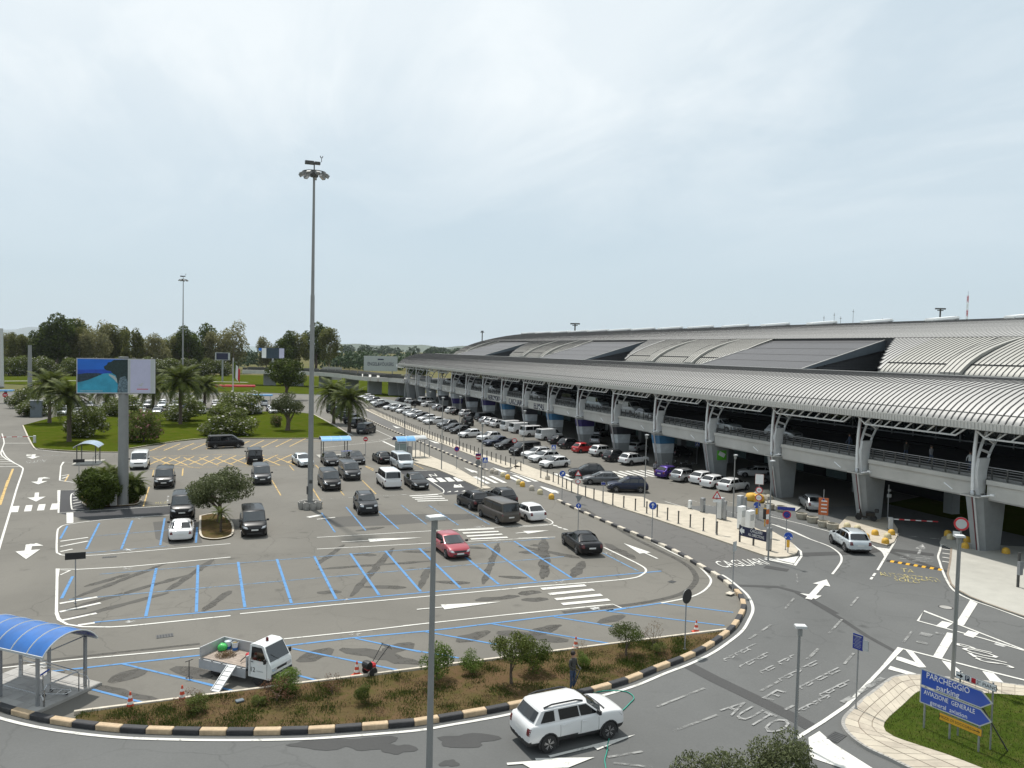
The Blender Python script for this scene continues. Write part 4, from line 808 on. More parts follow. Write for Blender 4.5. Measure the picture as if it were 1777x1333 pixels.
def hull_mesh(s):
    L, W, c = s['L'], s['W'], s['c']; h = L/2; xA, xD = s['xA'], s['xD']; nz, hz_, be, tz = s['nz'], s['hz'], s['belt'], s['tz']
    boxy = s['H'] > 1.75
    ST = [(h, nz-.30, .66, c+.14), (h-.05, nz-.13, .80, c+.04), (h-.22, nz-.01, .93, c), ((h-.3+xA)/2, (nz+hz_)/2+.03, .985, c), (xA, hz_, 1, c), ((xA+xD)/2, be, .965 if s.get('rails') else 1, c), (xD+.35, be+.01, 1, c)]
    if xD + h > .35: ST += [(xD, tz, .985, c), (-h+.22, tz-.02, .95, c+.02), (-h+.05, tz-.10, .88, c+.06), (-h, tz-.32, .80, c+.16)]
    else: ST += [(xD+.04, tz, .97, c), (-h+.10, tz-.06, .95, c+.02), (-h+.02, tz-.18, .92, c+.05), (-h, tz-.40, .86, c+.14)]
    bm = bmesh.new(); rings = []
    for x, tp_, wf, bo in ST:
        w = W/2*wf; mid = bo + (tp_-bo)*.52
        half = [(.0, bo), (.72*w, bo), (.95*w, bo+.07), (w, mid-.08), (w*1.0, mid+.10), (.975*w, tp_-.07), (.90*w, tp_-.005), (.5*w, tp_+.018), (0, tp_+.025)]
        pts = half + [(-y, z) for y, z in half[-2:0:-1]]
        rings.append([bm.verts.new((x, y, z)) for y, z in pts])
    n = len(rings[0])
    for a, b in zip(rings[:-1], rings[1:]):
        for k in range(n): bm.faces.new((a[k], a[(k+1) % n], b[(k+1) % n], b[k]))
    bm.faces.new(rings[0][::-1]); bm.faces.new(rings[-1])
    bmesh.ops.recalc_face_normals(bm, faces=bm.faces)
    me = bpy.data.meshes.new('hull'); bm.to_mesh(me); bm.free()
    o = bpy.data.objects.new('hull', me); COL.objects.link(o); sb = o.modifiers.new('s', 'SUBSURF'); sb.levels = 2; sb.render_levels = 2
    cb_ = MB(); r = s['Rw'] + .065
    for sx in (s['wb']/2 + s.get('fx', 0), -s['wb']/2 + s.get('fx', 0)):
        for sy in (-1, 1): cb_.lathe([(r, -.16), (r, .16)], 24, (sx, sy*W/2, s['Rw']), 'Y')
    cme = cb_.mesh('cut'); bm = bmesh.new(); bm.from_mesh(cme); bmesh.ops.recalc_face_normals(bm, faces=bm.faces); bm.to_mesh(cme); bm.free()
    co = bpy.data.objects.new('cut', cme); COL.objects.link(co)
    bo_ = o.modifiers.new('b', 'BOOLEAN'); bo_.object = co; bo_.operation = 'DIFFERENCE'; bo_.solver = 'EXACT'
    dg = bpy.context.evaluated_depsgraph_get(); out = bpy.data.meshes.new_from_object(o.evaluated_get(dg))
    bpy.data.objects.remove(o); bpy.data.objects.remove(co); return out
def make_type(key):
    s = SPEC[key]; W, H, L = s['W'], s['H'], s['L']; fx = 0.0; h = L/2
    hull = hull_mesh(s); bm = bmesh.new(); bm.from_mesh(hull)
    bvh = BVHTree.FromBMesh(bm)
    P = []   # (name, MB/mesh, smooth)
    wbx = [s['wb']/2, -s['wb']/2]; r = s['Rw'] + .066
    body = MB().mat('PAINT'); body.mats = ['paint_white', 'plastic']
    vmap = [v.co.copy() for v in bm.verts]; bm.faces.ensure_lookup_table()
    body.v = [tuple(v) for v in vmap]
    for f in bm.faces:
        c = f.calc_center_median(); well = any((c.x-x)**2 + (c.z-s['Rw'])**2 < (r+.002)**2 and abs(c.y) < W/2-.02 and abs(f.normal.y) < .95 or ((c.x-x)**2 + (c.z-s['Rw'])**2 < r*r and abs(c.y) < W/2-.1) for x in wbx)
        body.f.append(tuple(v.index for v in f.verts)); body.m.append(1 if (well or c.z < s['clad']) else 0)
    bm.free()
    # greenhouse
    wbl, wr = W/2*.90, W/2*s['wr']; be, hz_, tz, xA, xB, xC, xD, nz = s['belt'], s['hz'], s['tz'], s['xA'], s['xB'], s['xC'], s['xD'], s['nz']
    x1, x2 = s['x1'], s['x2']
    Bq = [(xA+.14, 0, hz_+.0), (xA+.09, .55*wbl, hz_-.005), (xA-.10, wbl, be-.01), (x1, wbl, be-.01), (x2, wbl, be-.01), (xD+.10, wbl*.97, be-.01), (xD+.0, .6*wbl, tz-.01), (xD-.02, 0, tz-.01)]
    lean = .10 if H < 1.75 else .03
    Tq = [(xB+.05, 0, H-.045), (xB+.03, .55*wr, H-.055), (xB-.10, wr, H-.11), (x1-lean, wr, H-.085), (x2-lean*.8, wr, H-.085), (xC+.08, wr*.97, H-.11), (xC, .6*wr, H-.06), (xC-.01, 0, H-.05)]
    full = lambda Q: Q + [(x, -y, z) for x, y, z in Q[-2:0:-1]]
    b0, t0 = full(Bq), full(Tq); b0 = [(x, y, z-.04) for x, y, z in b0]; n = len(b0)
    cx = (xB+xC)/2
    rin = [(cx+(x-cx)*.86, y*.80, H-.012) for x, y, z in t0]; rin2 = [(cx+(x-cx)*.45, y*.4, H) for x, y, z in t0]
    vs = b0 + t0 + rin + rin2; fs = [(lv*n+i, lv*n+(i+1) % n, (lv+1)*n+(i+1) % n, (lv+1)*n+i) for lv in range(3) for i in range(n)] + [tuple(range(3*n, 4*n))]
    body.cur = 0; body.add(vs, fs)
    me = body.mesh('body', 32); P.append(('body', me))
    def patchB(cols, u0, u1, v0, v1, off=.008, ends=None):
        # cols: list of (bottom, top) points along the window; inset by metres
        m = MB(); rows = []
        Ls = [0.0]
        for a, b in zip(cols[:-1], cols[1:]): Ls.append(Ls[-1] + (Vector(b[0])-Vector(a[0])).length)
        tot = Ls[-1]
        def colat(d):
            for k in range(1, len(cols)):
                if d <= Ls[k] + 1e-6:
                    t = (d-Ls[k-1])/max(1e-6, Ls[k]-Ls[k-1]); return [Vector(cols[k-1][q]).lerp(Vector(cols[k][q]), t) for q in (0, 1)]
            return [Vector(cols[-1][q]) for q in (0, 1)]
        ds = sorted(set([u0, tot-u1] + [x for x in Ls if u0 < x < tot-u1]))
        for d in ds:
            bq, tq = colat(d); Lh = (tq-bq).length; rows.append((bq.lerp(tq, v0/Lh), bq.lerp(tq, 1-v1/Lh)))
        vs = []
        for k, (a, b) in enumerate(rows):
            a2, b2 = rows[min(k+1, len(rows)-1)]; a1, b1 = rows[max(k-1, 0)]
            nrm = (a2-a1).cross(b-a).normalized(); ctr = Vector((cx, 0, (a.z+b.z)/2))
            if nrm.dot((a+b)/2-ctr) < 0: nrm = -nrm
            vs += [a+nrm*off, b+nrm*off]
        m.add(vs, [(2*k, 2*k+2, 2*k+3, 2*k+1) for k in range(len(rows)-1)]); return m
    def cols(ix): return [(Bq[i] if i >= 0 else (Bq[-i][0], -Bq[-i][1], Bq[-i][2]), Tq[i] if i >= 0 else (Tq[-i][0], -Tq[-i][1], Tq[-i][2])) for i in ix]
    w = patchB(cols([2, 1, 0, -1, -2]), .07, .07, .06, .05); w.mats = ['glass_front']; w.m = [0]*len(w.f); P.append(('windscreen', w.mesh('windscreen')))
    w = patchB(cols([5, 6, 7, -6, -5]), .10, .10, .10 if H < 1.75 else .06, .09); w.mats = ['glass']; w.m = [0]*len(w.f); P.append(('rear_window', w.mesh('rear_window')))
    for sg in (1, -1):
        sets = [([2, 3], .10, .035), ([3, 4], .035, .035), ([4, 5], .05, .12)]
        if key == 'duster': sets = [([2, 3], .12, .03), ([3, 4], .03, .12), ([4, 5], .10, .26)]
        if s.get('cargo'): sets = sets[:1]
        for ix, a, b in sets:
            w = patchB(cols([sg*i for i in ix]), a, b, .05, .05); w.mats = ['glass']; w.m = [0]*len(w.f); P.append(('side_window', w.mesh('side_window')))
    def proj(poly, axis, sgn, mat, name, off=.006, nu=5, nv=3):
        m = MB().mat(mat); grid = []
        q = [Vector(p) for p in poly]
        for i in range(nu+1):
            row = []
            for j in range(nv+1):
                p = q[0].lerp(q[1], i/nu).lerp(q[3].lerp(q[2], i/nu), j/nv)
                if axis == 'x': o_, d = Vector((sgn*5, p.x, p.y)), Vector((-sgn, 0, 0))
                elif axis == 'y': o_, d = Vector((p.x, sgn*5, p.y)), Vector((0, -sgn, 0))
                else: o_, d = Vector((p.x, p.y, 5)), Vector((0, 0, -1))
                hit = bvh.ray_cast(o_, d); row.append(hit[0] + hit[1]*off if hit[0] else None)
            grid.append(row)
        for i in range(nu):
            for j in range(nv):
                c4 = [grid[i][j], grid[i+1][j], grid[i+1][j+1], grid[i][j+1]]
                if all(c4): m.add(c4, [(0, 1, 2, 3)])
        if m.f: P.append((name, m.mesh(name)))
    Rw0 = s['Rw']
    V2 = lambda *a: [Vector((x, y)) for x, y in a]; hw = W/2
    big = H > 1.75
    for sg in (1, -1):
        if key == 'duster': proj(V2((sg*hw*.52, nz-.27), (sg*hw*.90, nz-.25), (sg*hw*.92, nz-.10), (sg*hw*.52, nz-.12)), 'x', 1, 'lamp_glass', 'headlight')
        else: proj(V2((sg*hw*.50, nz-.28), (sg*hw*.93, nz-.22), (sg*hw*.95, nz-.06), (sg*hw*.60, nz-.13)), 'x', 1, 'lamp_glass', 'headlight')
        tlz = (tz-.48, tz-.10) if not big else (.72, 1.25)
        if key == 'duster': proj(V2((sg*hw*.70, tz-.40), (sg*hw*.92, tz-.40), (sg*hw*.92, tz-.14), (sg*hw*.70, tz-.14)), 'x', -1, 'tail_red', 'tail_light')
        else: proj(V2((sg*hw*(.82 if big else .62), tlz[0]+.12), (sg*hw*.95, tlz[0]+.12), (sg*hw*.95, tlz[1]), (sg*hw*(.82 if big else .66), tlz[1])), 'x', -1, 'tail_red', 'tail_light')
    proj(V2((-hw*.48, nz-.27), (hw*.48, nz-.27), (hw*.52, nz-.15), (-hw*.52, nz-.15)), 'x', 1, 'plastic', 'grille')
    proj(V2((-hw*.62, s['c']+.08), (hw*.62, s['c']+.08), (hw*.60, s['c']+.24), (-hw*.60, s['c']+.24)), 'x', 1, 'plastic', 'bumper_intake')
    proj(V2((-.26, nz-.42), (.26, nz-.42), (.26, nz-.31), (-.26, nz-.31)), 'x', 1, 'plate', 'number_plate', .012)
    zp = tz-.42 if not big else .62
    proj(V2((-.26, zp), (.26, zp), (.26, zp+.11), (-.26, zp+.11)), 'x', -1, 'plate', 'number_plate', .012)
    for sg in (1, -1):
        for xs in (xA-.25, x1, x2 + .12): proj(V2((xs-.007, s['c']+.16), (xs+.007, s['c']+.16), (xs+.007, be-.03), (xs-.007, be-.03)), 'y', sg, 'plastic', 'door_seam', .002, 1, 6)
        for xs in (x1+.16, x2+.3):
            hit = bvh.ray_cast(Vector((xs, sg*5, be-.16)), Vector((0, -sg, 0)))
            if hit[0]: P.append(('door_handle', MB().mat('paint_white').box(hit[0] + Vector((0, sg*.015, 0)), (.2, .04, .035)).mesh('door_handle')))
        mm = MB().mat('plastic').box((xA-.30, sg*(wbl+.16), be+.10), (.10, .20, .15)).bar((xA-.30, sg*(wbl-.05), be+.03), (xA-.30, sg*(wbl+.1), be+.07), .05, .04); P.append(('mirror', mm.mesh('mirror')))
        if key in ('duster', 'suv', 'jeep'):
            for x_ in wbx: P.append(('wheel_arch', MB().mat('plastic').tube([(x_ + (Rw0+.055)*math.cos(a_), sg*(hw-.03), Rw0 + (Rw0+.055)*math.sin(a_)) for a_ in [R(-20+22*q_) for q_ in range(11)]], .036, 6).mesh('wheel_arch', 60)))
        if s.get('rails'):
            P.append(('roof_rail', MB().mat('plastic').tube([(xB-.2, sg*wr*.86, H-.035), (xB-.5, sg*wr*.86, H+.045), (xC+.55, sg*wr*.86, H+.045), (xC+.2, sg*wr*.86, H-.035)], .032, 6).mesh('roof_rail')))
    proj(V2((xA+.06, -hw*.80), (xA+.16, -hw*.70), (xA+.16, hw*.70), (xA+.06, hw*.80)), 'z', 1, 'plastic', 'scuttle', .01, 2, 6)
    # wheels
    Rw = s['Rw']; tw = .21
    ty = MB().mat('rubber').lathe([(Rw*.62, -tw/2), (Rw*.93, -tw/2), (Rw, -tw/2+.03), (Rw, tw/2-.03), (Rw*.93, tw/2), (Rw*.62, tw/2)], 24, axis='Y').mesh('wheel', 30)
    rm = MB().mat('plastic').lathe([(Rw*.6, -tw/2+.03), (Rw*.62, tw/2-.05)], 20, axis='Y'); rm.mat('rim')
    ring = []
    m_ = 20
    for (ra, rb, yy) in ((Rw*.56, Rw*.64, tw/2-.004),):
        vs = [(ra*math.cos(2*math.pi*k/m_), yy, ra*math.sin(2*math.pi*k/m_)) for k in range(m_)] + [(rb*math.cos(2*math.pi*k/m_), yy, rb*math.sin(2*math.pi*k/m_)) for k in range(m_)]
        rm.add(vs, [(k, (k+1) % m_, m_+(k+1) % m_, m_+k) for k in range(m_)])
    for k in range(5):
        a = 2*math.pi*k/5 + .3
        for da in (-.17, .17): rm.bar((Rw*.1*math.cos(a), tw/2-.012, Rw*.1*math.sin(a)), (Rw*.6*math.cos(a+da), tw/2-.012, Rw*.6*math.sin(a+da)), .05, .025)
    rm.lathe([(Rw*.14, tw/2-.03), (Rw*.12, tw/2)], 10, axis='Y')
    rimm = rm.mesh('rim')
    wheels = [(x, sg*(hw-tw/2+.005), Rw, 0 if sg > 0 else math.pi) for x in wbx for sg in (1, -1)]
    return dict(parts=P, tyre=ty, rim=rimm, wheels=wheels, spec=s)
TYPES = {}
def ctype(k):
    if k not in TYPES: TYPES[k] = make_type(k)
    return TYPES[k]
def setpaint(o, color, slot=0):
    o.material_slots[slot].link = 'OBJECT'; o.material_slots[slot].material = MAT('paint_'+color)
MERGED = {}
def merged(k):
    if k in MERGED: return MERGED[k]
    t = ctype(k); bm = bmesh.new(); mats = []
    def addm(me, mx=None):
        m2 = me.copy()
        if mx: m2.transform(mx)
        mp = []
        for mt in me.materials:
            if mt not in mats: mats.append(mt)
            mp.append(mats.index(mt))
        idx = [mp[p.material_index] for p in m2.polygons]; m2.polygons.foreach_set('material_index', idx) if idx else None
        bm.from_mesh(m2); bpy.data.meshes.remove(m2)
    for nme, me in t['parts']:
        if nme in ('door_seam', 'door_handle', 'scuttle'): continue
        addm(me)
    for x, y, z, rz in t['wheels']:
        mx = Matrix.Translation((x, y, z)) @ Matrix.Rotation(rz, 4, 'Z'); addm(t['tyre'], mx); addm(t['rim'], mx)
    me = bpy.data.meshes.new('car_'+k); bm.to_mesh(me); bm.free()
    for mt in mats: me.materials.append(mt)
    MERGED[k] = me; return me
NAMES = dict(duster='suv', suv='suv', hatch='hatchback', sedan='sedan', wagon='estate', mpv='minivan', van='van', cargo='van', city='small_car', jeep='off_road_car')
def car(kind, color, x, y, hdg, label, cat='car', group=None, z=0.008, full=True, sc=1.0):
    """hdg in degrees, 0 = +X, 90 = +Y"""
    if not full:
        o = obj(NAMES[kind], merged(kind), None, (x, y, z), R(hdg), scale=sc, label=label, cat=cat, group=group); setpaint(o, color); return o
    t = ctype(kind); root = thing(NAMES[kind], label, cat, (x, y, z), R(hdg), group)
    if sc != 1.0: root.scale = (sc,)*3
    for nme, me in t['parts']:
        o = obj(nme, me, root)
        if nme in ('body', 'door_handle'): setpaint(o, color)
    for wx, wy, wz, rz in t['wheels']:
        w = obj('wheel', t['tyre'], root, (wx, wy, wz), rz); obj('rim', t['rim'], w)
    return root
CW = {'white': 'white', 'silver': 'silver', 'pale': 'pale silver', 'grey': 'grey', 'darkgrey': 'dark grey', 'black': 'black', 'red': 'dark red', 'purple': 'purple', 'brown': 'grey-brown', 'navy': 'dark blue', 'blue': 'blue', 'bright_red': 'bright red'}
def cpx(kind, color, px, py_, hdg, label, **k):
    p = G(px, py_); return car(kind, color, p.x, p.y, hdg, label, **k)
# the car park
dust = car('duster', 'white', 13.25, 27.35, 5, 'white compact SUV with black roof rails and dark rear lights driving on the near road')
cpx('mpv', 'black', 391, 777, 11, 'black van seen side-on, driving along the edge of the lawn', cat='van')
cpx('van', 'white', 243, 811, -90, 'white van facing the camera beside the billboard post', cat='van')
cpx('mpv', 'black', 286, 842, -90, 'black people carrier facing the camera, right of the billboard post', cat='van')
cpx('mpv', 'black', 441, 802, 90, 'black van seen from behind, parked before the yellow hatching', cat='van')
cpx('mpv', 'darkgrey', 453, 836, -90, 'dark grey people carrier nose to nose with a black van, left of the tall mast', cat='van')
cpx('sedan', 'pale', 525, 807, -82, 'pale silver saloon half hidden behind the tall mast')
cpx('sedan', 'black', 572, 805, -90, 'black saloon under the blue trolley shelter, left of the two')
cpx('sedan', 'black', 617, 803, -90, 'black saloon under the blue trolley shelter, right of the two')
cpx('sedan', 'black', 663, 802, 92, 'black saloon beside the one-way sign, seen from behind')
cpx('van', 'pale', 697, 812, -88, 'silver van with its windscreen towards the camera, behind the white van', cat='van')
cpx('mpv', 'darkgrey', 606, 829, -90, 'dark grey people carrier right of the tall mast, behind another', cat='van')
cpx('mpv', 'black', 571, 846, -90, 'black people carrier right beside the foot of the tall mast', cat='van')
cpx('van', 'white', 674, 843, 90, 'white van seen from behind with a black rear window, amid the car park', cat='van')
cpx('sedan', 'black', 722, 845, -90, 'black saloon facing the camera beside the painted crossing on new tarmac')
cpx('duster', 'darkgrey', 634, 887, -92, 'dark grey SUV facing the camera on the blue bays right of the mast')
cpx('suv', 'black', 820, 880, 96, 'black SUV seen from behind, left of the grey-brown van')
cpx('suv', 'darkgrey', 868, 874, 96, 'dark grey SUV with roof rails hidden behind the grey-brown van')
cpx('van', 'brown', 864, 902, 98, 'grey-brown minibus seen from behind next to the white hatchback', cat='van')
cpx('hatch', 'white', 915, 899, 96, 'white hatchback with roof bars beside the grey-brown minibus')
cpx('sedan', 'black', 1008, 953, 84, 'long black saloon leaving along the lane by the striped kerb')
cpx('hatch', 'red', 782, 960, -87, 'dark red hatchback alone on the blue bays')
cpx('sedan', 'white', 315, 930, 90, 'white coupe seen from behind, parked before a black van', sc=.95)
cpx('mpv', 'black', 317, 893, -90, 'black van facing the camera behind the white coupe', cat='van')
cpx('mpv', 'black', 439, 922, -90, 'black van beside the small palm in the tree island', cat='van')
cpx('suv', 'pale', 1473, 951, 68, 'pale silver crossover driving towards the barrier under the terminal')
cpx('hatch', 'silver', 1408, 882, 62, 'silver hatchback parked by the orange notice board at the terminal')
# row along the bollards, from the crossing outwards
row = [('hatch', 'white', 962, 811), ('wagon', 'white', 944, 801), ('wagon', 'white', 931, 794), ('mpv', 'black', 911, 789), ('hatch', 'black', 880, 779), ('sedan', 'navy', 862, 773), ('suv', 'white', 849, 766), ('hatch', 'white', 815, 759), ('hatch', 'black', 799, 752), ('hatch', 'darkgrey', 787, 748), ('suv', 'grey', 777, 743), ('sedan', 'white', 754, 736), ('hatch', 'white', 741, 731), ('hatch', 'darkgrey', 731, 727), ('hatch', 'white', 721, 724), ('hatch', 'silver', 714, 721), ('hatch', 'white', 702, 717), ('suv', 'silver', 692, 714), ('hatch', 'white', 679, 711), ('sedan', 'black', 664, 707), ('hatch', 'white', 656, 703), ('suv', 'silver', 647, 699), ('hatch', 'white', 641, 695), ('hatch', 'white', 635, 692)]
ORD = ['first', 'second', 'third', 'fourth', 'fifth', 'sixth', 'seventh', 'eighth', 'ninth', 'tenth'] + ['%dth' % k for k in range(11, 40)]
for i, (k, c, px, py_) in enumerate(row):
    cpx(k, c, px, py_, -165 if i < 3 else -160, '%s %s parked behind the bollards, %s beyond the zebra crossing' % (CW[c], NAMES[k].replace('_', ' '), ORD[i]), group='cars parked along the bollards', full=i < 12, cat='van' if k == 'mpv' else 'car')
for i, (k, c, px, py_, t) in enumerate([('suv', 'darkgrey', 1018, 829, 'farthest'), ('hatch', 'grey', 1042, 840, 'middle'), ('suv', 'navy', 1088, 853, 'nearest')]):
    cpx(k, c, px, py_, 160, '%s car behind the bollards this side of the zebra crossing, %s of three' % (CW[c], t), group='cars parked along the bollards')
trow = [('hatch', 'white', 1273, 851), ('hatch', 'white', 1243, 845), ('hatch', 'white', 1223, 838), ('wagon', 'silver', 1192, 834), ('hatch', 'purple', 1163, 828)]
for i, (k, c, px, py_) in enumerate(trow):
    cpx(k, c, px, py_, 18, '%s %s in the terminal-side row this side of the zebra crossing, %s from the boulders' % (CW[c], NAMES[k].replace('_', ' '), ORD[i]), group='cars parked along the terminal')
trow = [('suv', 'white', 1100, 806), ('suv', 'darkgrey', 1071, 800), ('suv', 'white', 1047, 791), ('city', 'bright_red', 1012, 785), ('suv', 'darkgrey', 991, 778), ('sedan', 'darkgrey', 974, 770), ('cargo', 'white', 953, 763), ('van', 'white', 925, 757), ('cargo', 'white', 905, 751), ('cargo', 'white', 890, 747), ('suv', 'white', 869, 742), ('suv', 'white', 859, 739), ('hatch', 'silver', 848, 735), ('mpv', 'darkgrey', 844, 731), ('hatch', 'darkgrey', 822, 726), ('suv', 'white', 813, 723), ('hatch', 'black', 797, 720), ('suv', 'white', 788, 718), ('hatch', 'darkgrey', 773, 714), ('hatch', 'silver', 764, 712), ('sedan', 'white', 747, 706), ('van', 'white', 741, 701), ('hatch', 'black', 722, 704), ('hatch', 'white', 712, 700), ('suv', 'darkgrey', 700, 700)]
for i, (k, c, px, py_) in enumerate(trow):
    cpx(k, c, px, py_, 14, '%s %s in the terminal-side row, %s beyond the zebra crossing' % (CW[c], NAMES[k].replace('_', ' '), ORD[i]), group='cars parked along the terminal', full=i < 10, cat='van' if k in ('mpv', 'van', 'cargo') else 'car')
cpx('jeep', 'black', 811, 738, 84, 'black boxy off-road car driving between the two parked rows')
# under the deck
for i, (k, c, px, py_, hd) in enumerate([('hatch', 'white', 1310, 828, 150), ('hatch', 'grey', 1345, 838, 150), ('suv', 'silver', 1033, 770, 60), ('hatch', 'white', 1107, 783, 30), ('hatch', 'grey', 1092, 772, 30), ('suv', 'darkgrey', 1180, 792, 20), ('hatch', 'silver', 1042, 757, 40)]):
    cpx(k, c, px, py_, hd, '%s %s in the shade under the terminal deck, %s from the right' % (CW[c], NAMES[k].replace('_', ' '), ORD[[1, 0, 5, 3, 4, 2, 6][i]]), group='cars under the deck', full=False)
# up on the deck
for i, (k, c, x, y, hd) in enumerate([('suv', 'silver', 60.5, 71.5, -86), ('suv', 'pale', 58.8, 80.0, -84), ('hatch', 'darkgrey', 61.6, 84.4, -88), ('cargo', 'white', 60.6, 106.2, -88), ('cargo', 'pale', 60.6, 117.0, -88), ('hatch', 'silver', 58.6, 98.0, -88), ('mpv', 'black', 61, 128, -88), ('hatch', 'white', 60, 141, -88), ('suv', 'black', 61, 153, -88), ('hatch', 'white', 60, 166, -88), ('van', 'white', 61, 178, -88), ('suv', 'grey', 60, 190, -88), ('hatch', 'white', 61, 204, -88)]):
    car(k, c, x, y, hd, '%s %s on the upper drop-off deck, %s from the right' % (CW[c], NAMES[k].replace('_', ' '), ORD[[0, 1, 2, 4, 5, 3, 6, 7, 8, 9, 10, 11, 12][i]]), z=5.77, group='cars on the upper deck', full=i < 2, cat='van' if k in ('mpv', 'van', 'cargo') else 'car')
# dark vans by the palms
for i, (px, py_) in enumerate([(636, 752), (621, 742), (612, 735), (604, 729), (596, 725), (588, 720), (580, 716)]):
    cpx('mpv', 'black' if i % 3 else 'darkgrey', px, py_, 58, 'dark van in the slanting row beside the palms, %s from the near end' % ORD[i], cat='van', group='vans beside the palms', full=i < 2)
# packed car park behind the lawn
rr = random.Random(11); cols_ = ['white']*6 + ['silver']*3 + ['pale', 'grey', 'darkgrey', 'black', 'blue', 'bright_red']
for rj, y in enumerate((181, 187.5, 199, 205.5)):
    for k in range(19):
        x = -33 + k*2.9 + rr.uniform(-.15, .15)
        if rr.random() < .12 or (x > 18 and y < 190): continue
        c = rr.choice(cols_)
        car(rr.choice(['hatch', 'hatch', 'suv', 'city']), c, x, y, 90 if rj % 2 else -90, '%s car in the packed car park behind the lawn, glimpsed between palms' % CW[c], group='%s cars in the packed car park' % CW[c], full=False)
# ================================================================ vegetation
def quads_mesh(name, V, mat):
    n = len(V)//4; me = bpy.data.meshes.new(name); me.vertices.add(4*n); me.vertices.foreach_set('co', V.astype(np.float32).ravel())
    me.loops.add(4*n); me.loops.foreach_set('vertex_index', np.arange(4*n, dtype=np.int32)); me.polygons.add(n)
    me.polygons.foreach_set('loop_start', np.arange(0, 4*n, 4, dtype=np.int32)); me.polygons.foreach_set('loop_total', np.full(n, 4, dtype=np.int32))
    me.update(); me.validate(); me.materials.append(MAT(mat)); return me
def unit(a): return a/np.maximum(1e-9, np.linalg.norm(a, axis=1, keepdims=True))
def leaf_cloud(name, lobes, n, size, mat, seed, aspect=.45, shell=.72, up=.25):
    g = np.random.default_rng(seed); L = np.array(lobes, float); w = (L[:, 3]*L[:, 4]*L[:, 5])**(2/3); idx = g.choice(len(L), n, p=w/w.sum())
    d = unit(g.normal(size=(n, 3))); rad = np.where(g.random(n) < shell, g.uniform(.72, 1.06, n), g.random(n)**.5)[:, None]
    c = L[idx, :3] + d*L[idx, 3:]*rad
    nr = unit(d*.6 + g.normal(size=(n, 3))*.7 + np.array([0, 0, up])); t = unit(np.cross(nr, g.normal(size=(n, 3)))); b = np.cross(nr, t)
    s = size*g.uniform(.6, 1.4, n)[:, None]; t = t*s/2; b = b*s*aspect/2
    V = np.stack([c-t-b*.3, c-b, c+t, c+b], 1).reshape(-1, 3); return quads_mesh(name, V, mat)
def lobes_in(rx, ry, rz, cz, k, seed, f=.42, low=-.5):
    g = random.Random(seed); out = [(0, 0, cz, rx*.62, ry*.62, rz*.62)]
    for _ in range(k):
        a = g.uniform(0, 6.283); el_ = g.uniform(low, 1.0); q = math.sqrt(max(0, 1-el_*el_*.8))
        s_ = g.uniform(.6, 1.15)*f
        out.append((rx*.66*q*math.cos(a), ry*.66*q*math.sin(a), cz + rz*.68*el_, rx*s_, ry*s_, rz*s_*.9))
    return out
def trunk_mesh(name, h, r, crown, seed, mat='bark', n=5, lean=.1):
    g = random.Random(seed); mb = MB().mat(mat); pts = []; x = y = 0.0
    for k in range(5):
        pts.append((x, y, h*k/4 - .1)); x += g.uniform(-lean, lean)*h*.25; y += g.uniform(-lean, lean)*h*.25
    mb.tube(pts, [r*1.3, r, r*.9, r*.8, r*.65], 8)
    for k in range(n):
        lb = crown[1 + k % max(1, len(crown)-1)]; s_ = pts[2 + k % 3]
        e = Vector(lb[:3]); m_ = Vector(s_).lerp(e, .5) + Vector((g.uniform(-.2, .2), g.uniform(-.2, .2), .15*h))*.3
        mb.tube([s_, m_, e], [r*.5, r*.32, r*.1], 6)
    return mb.mesh(name, 50)
_TP = {}
def tree_proto(key, rx, rz, cz, th, tr_, k, n, size, mat, seed, bark='bark', f=.42, asp=.45, extra=None, low=-.5):
    lb = lobes_in(rx, rx, rz, cz, k, seed, f, low); _TP[key] = [('trunk', trunk_mesh('trunk', th, tr_, lb, seed, bark)), ('crown', leaf_cloud('crown', lb, n, size, mat, seed, asp))]
    if extra: _TP[key].append(('blossom', leaf_cloud('blossom', lb, extra[1], size*.8, extra[0], seed+50, .8, 1.0)))
def plant(key, name, x, y, z, sc, label, cat, group=None, rot=None, sz=None):
    t = thing(name, label, cat, (x, y, z), random.uniform(0, 6.28) if rot is None else rot, group)
    t.scale = (sc, sc, sz or sc)
    for nm, me in _TP[key]: obj(nm, me, t)
    return t
# eucalyptus line, oleander hedge (unit-size prototypes, metres)
for i in range(4): tree_proto('euc%d' % i, 5.2 + .8*(i % 2), 8.8, 11.2, 12.5, .36, 16, 4200, .85, 'leaf_euc' if i % 2 == 0 else 'leaf_eucp', 20+i, 'bark_pale', .34 + .03*i, .42, low=-.95)
tree_proto('eucd', 6.6, 9.0, 11.3, 12, .5, 17, 5600, .9, 'leaf_dark', 31, 'bark', .40, .5, low=-.95)
rr = random.Random(3)
EUC = [(8, 572, 'euc1'), (30, 576, 'euc2'), (52, 574, 'euc0'), (78, 556, 'eucd'), (98, 541, 'eucd'), (122, 551, 'eucd'), (150, 547, 'euc1'), (168, 556, 'euc3'), (190, 560, 'euc2'), (208, 557, 'euc0'), (228, 560, 'euc0'), (252, 582, 'euc3'), (276, 574, 'euc1'), (296, 570, 'euc0'), (330, 564, 'eucd'), (350, 559, 'eucd'), (374, 570, 'euc1'), (403, 556, 'euc3'), (462, 580, 'euc1'), (492, 572, 'eucd'), (520, 566, 'euc0'), (548, 557, 'eucd'), (572, 566, 'euc2'), (138, 566, 'euc2'), (310, 580, 'euc2')]
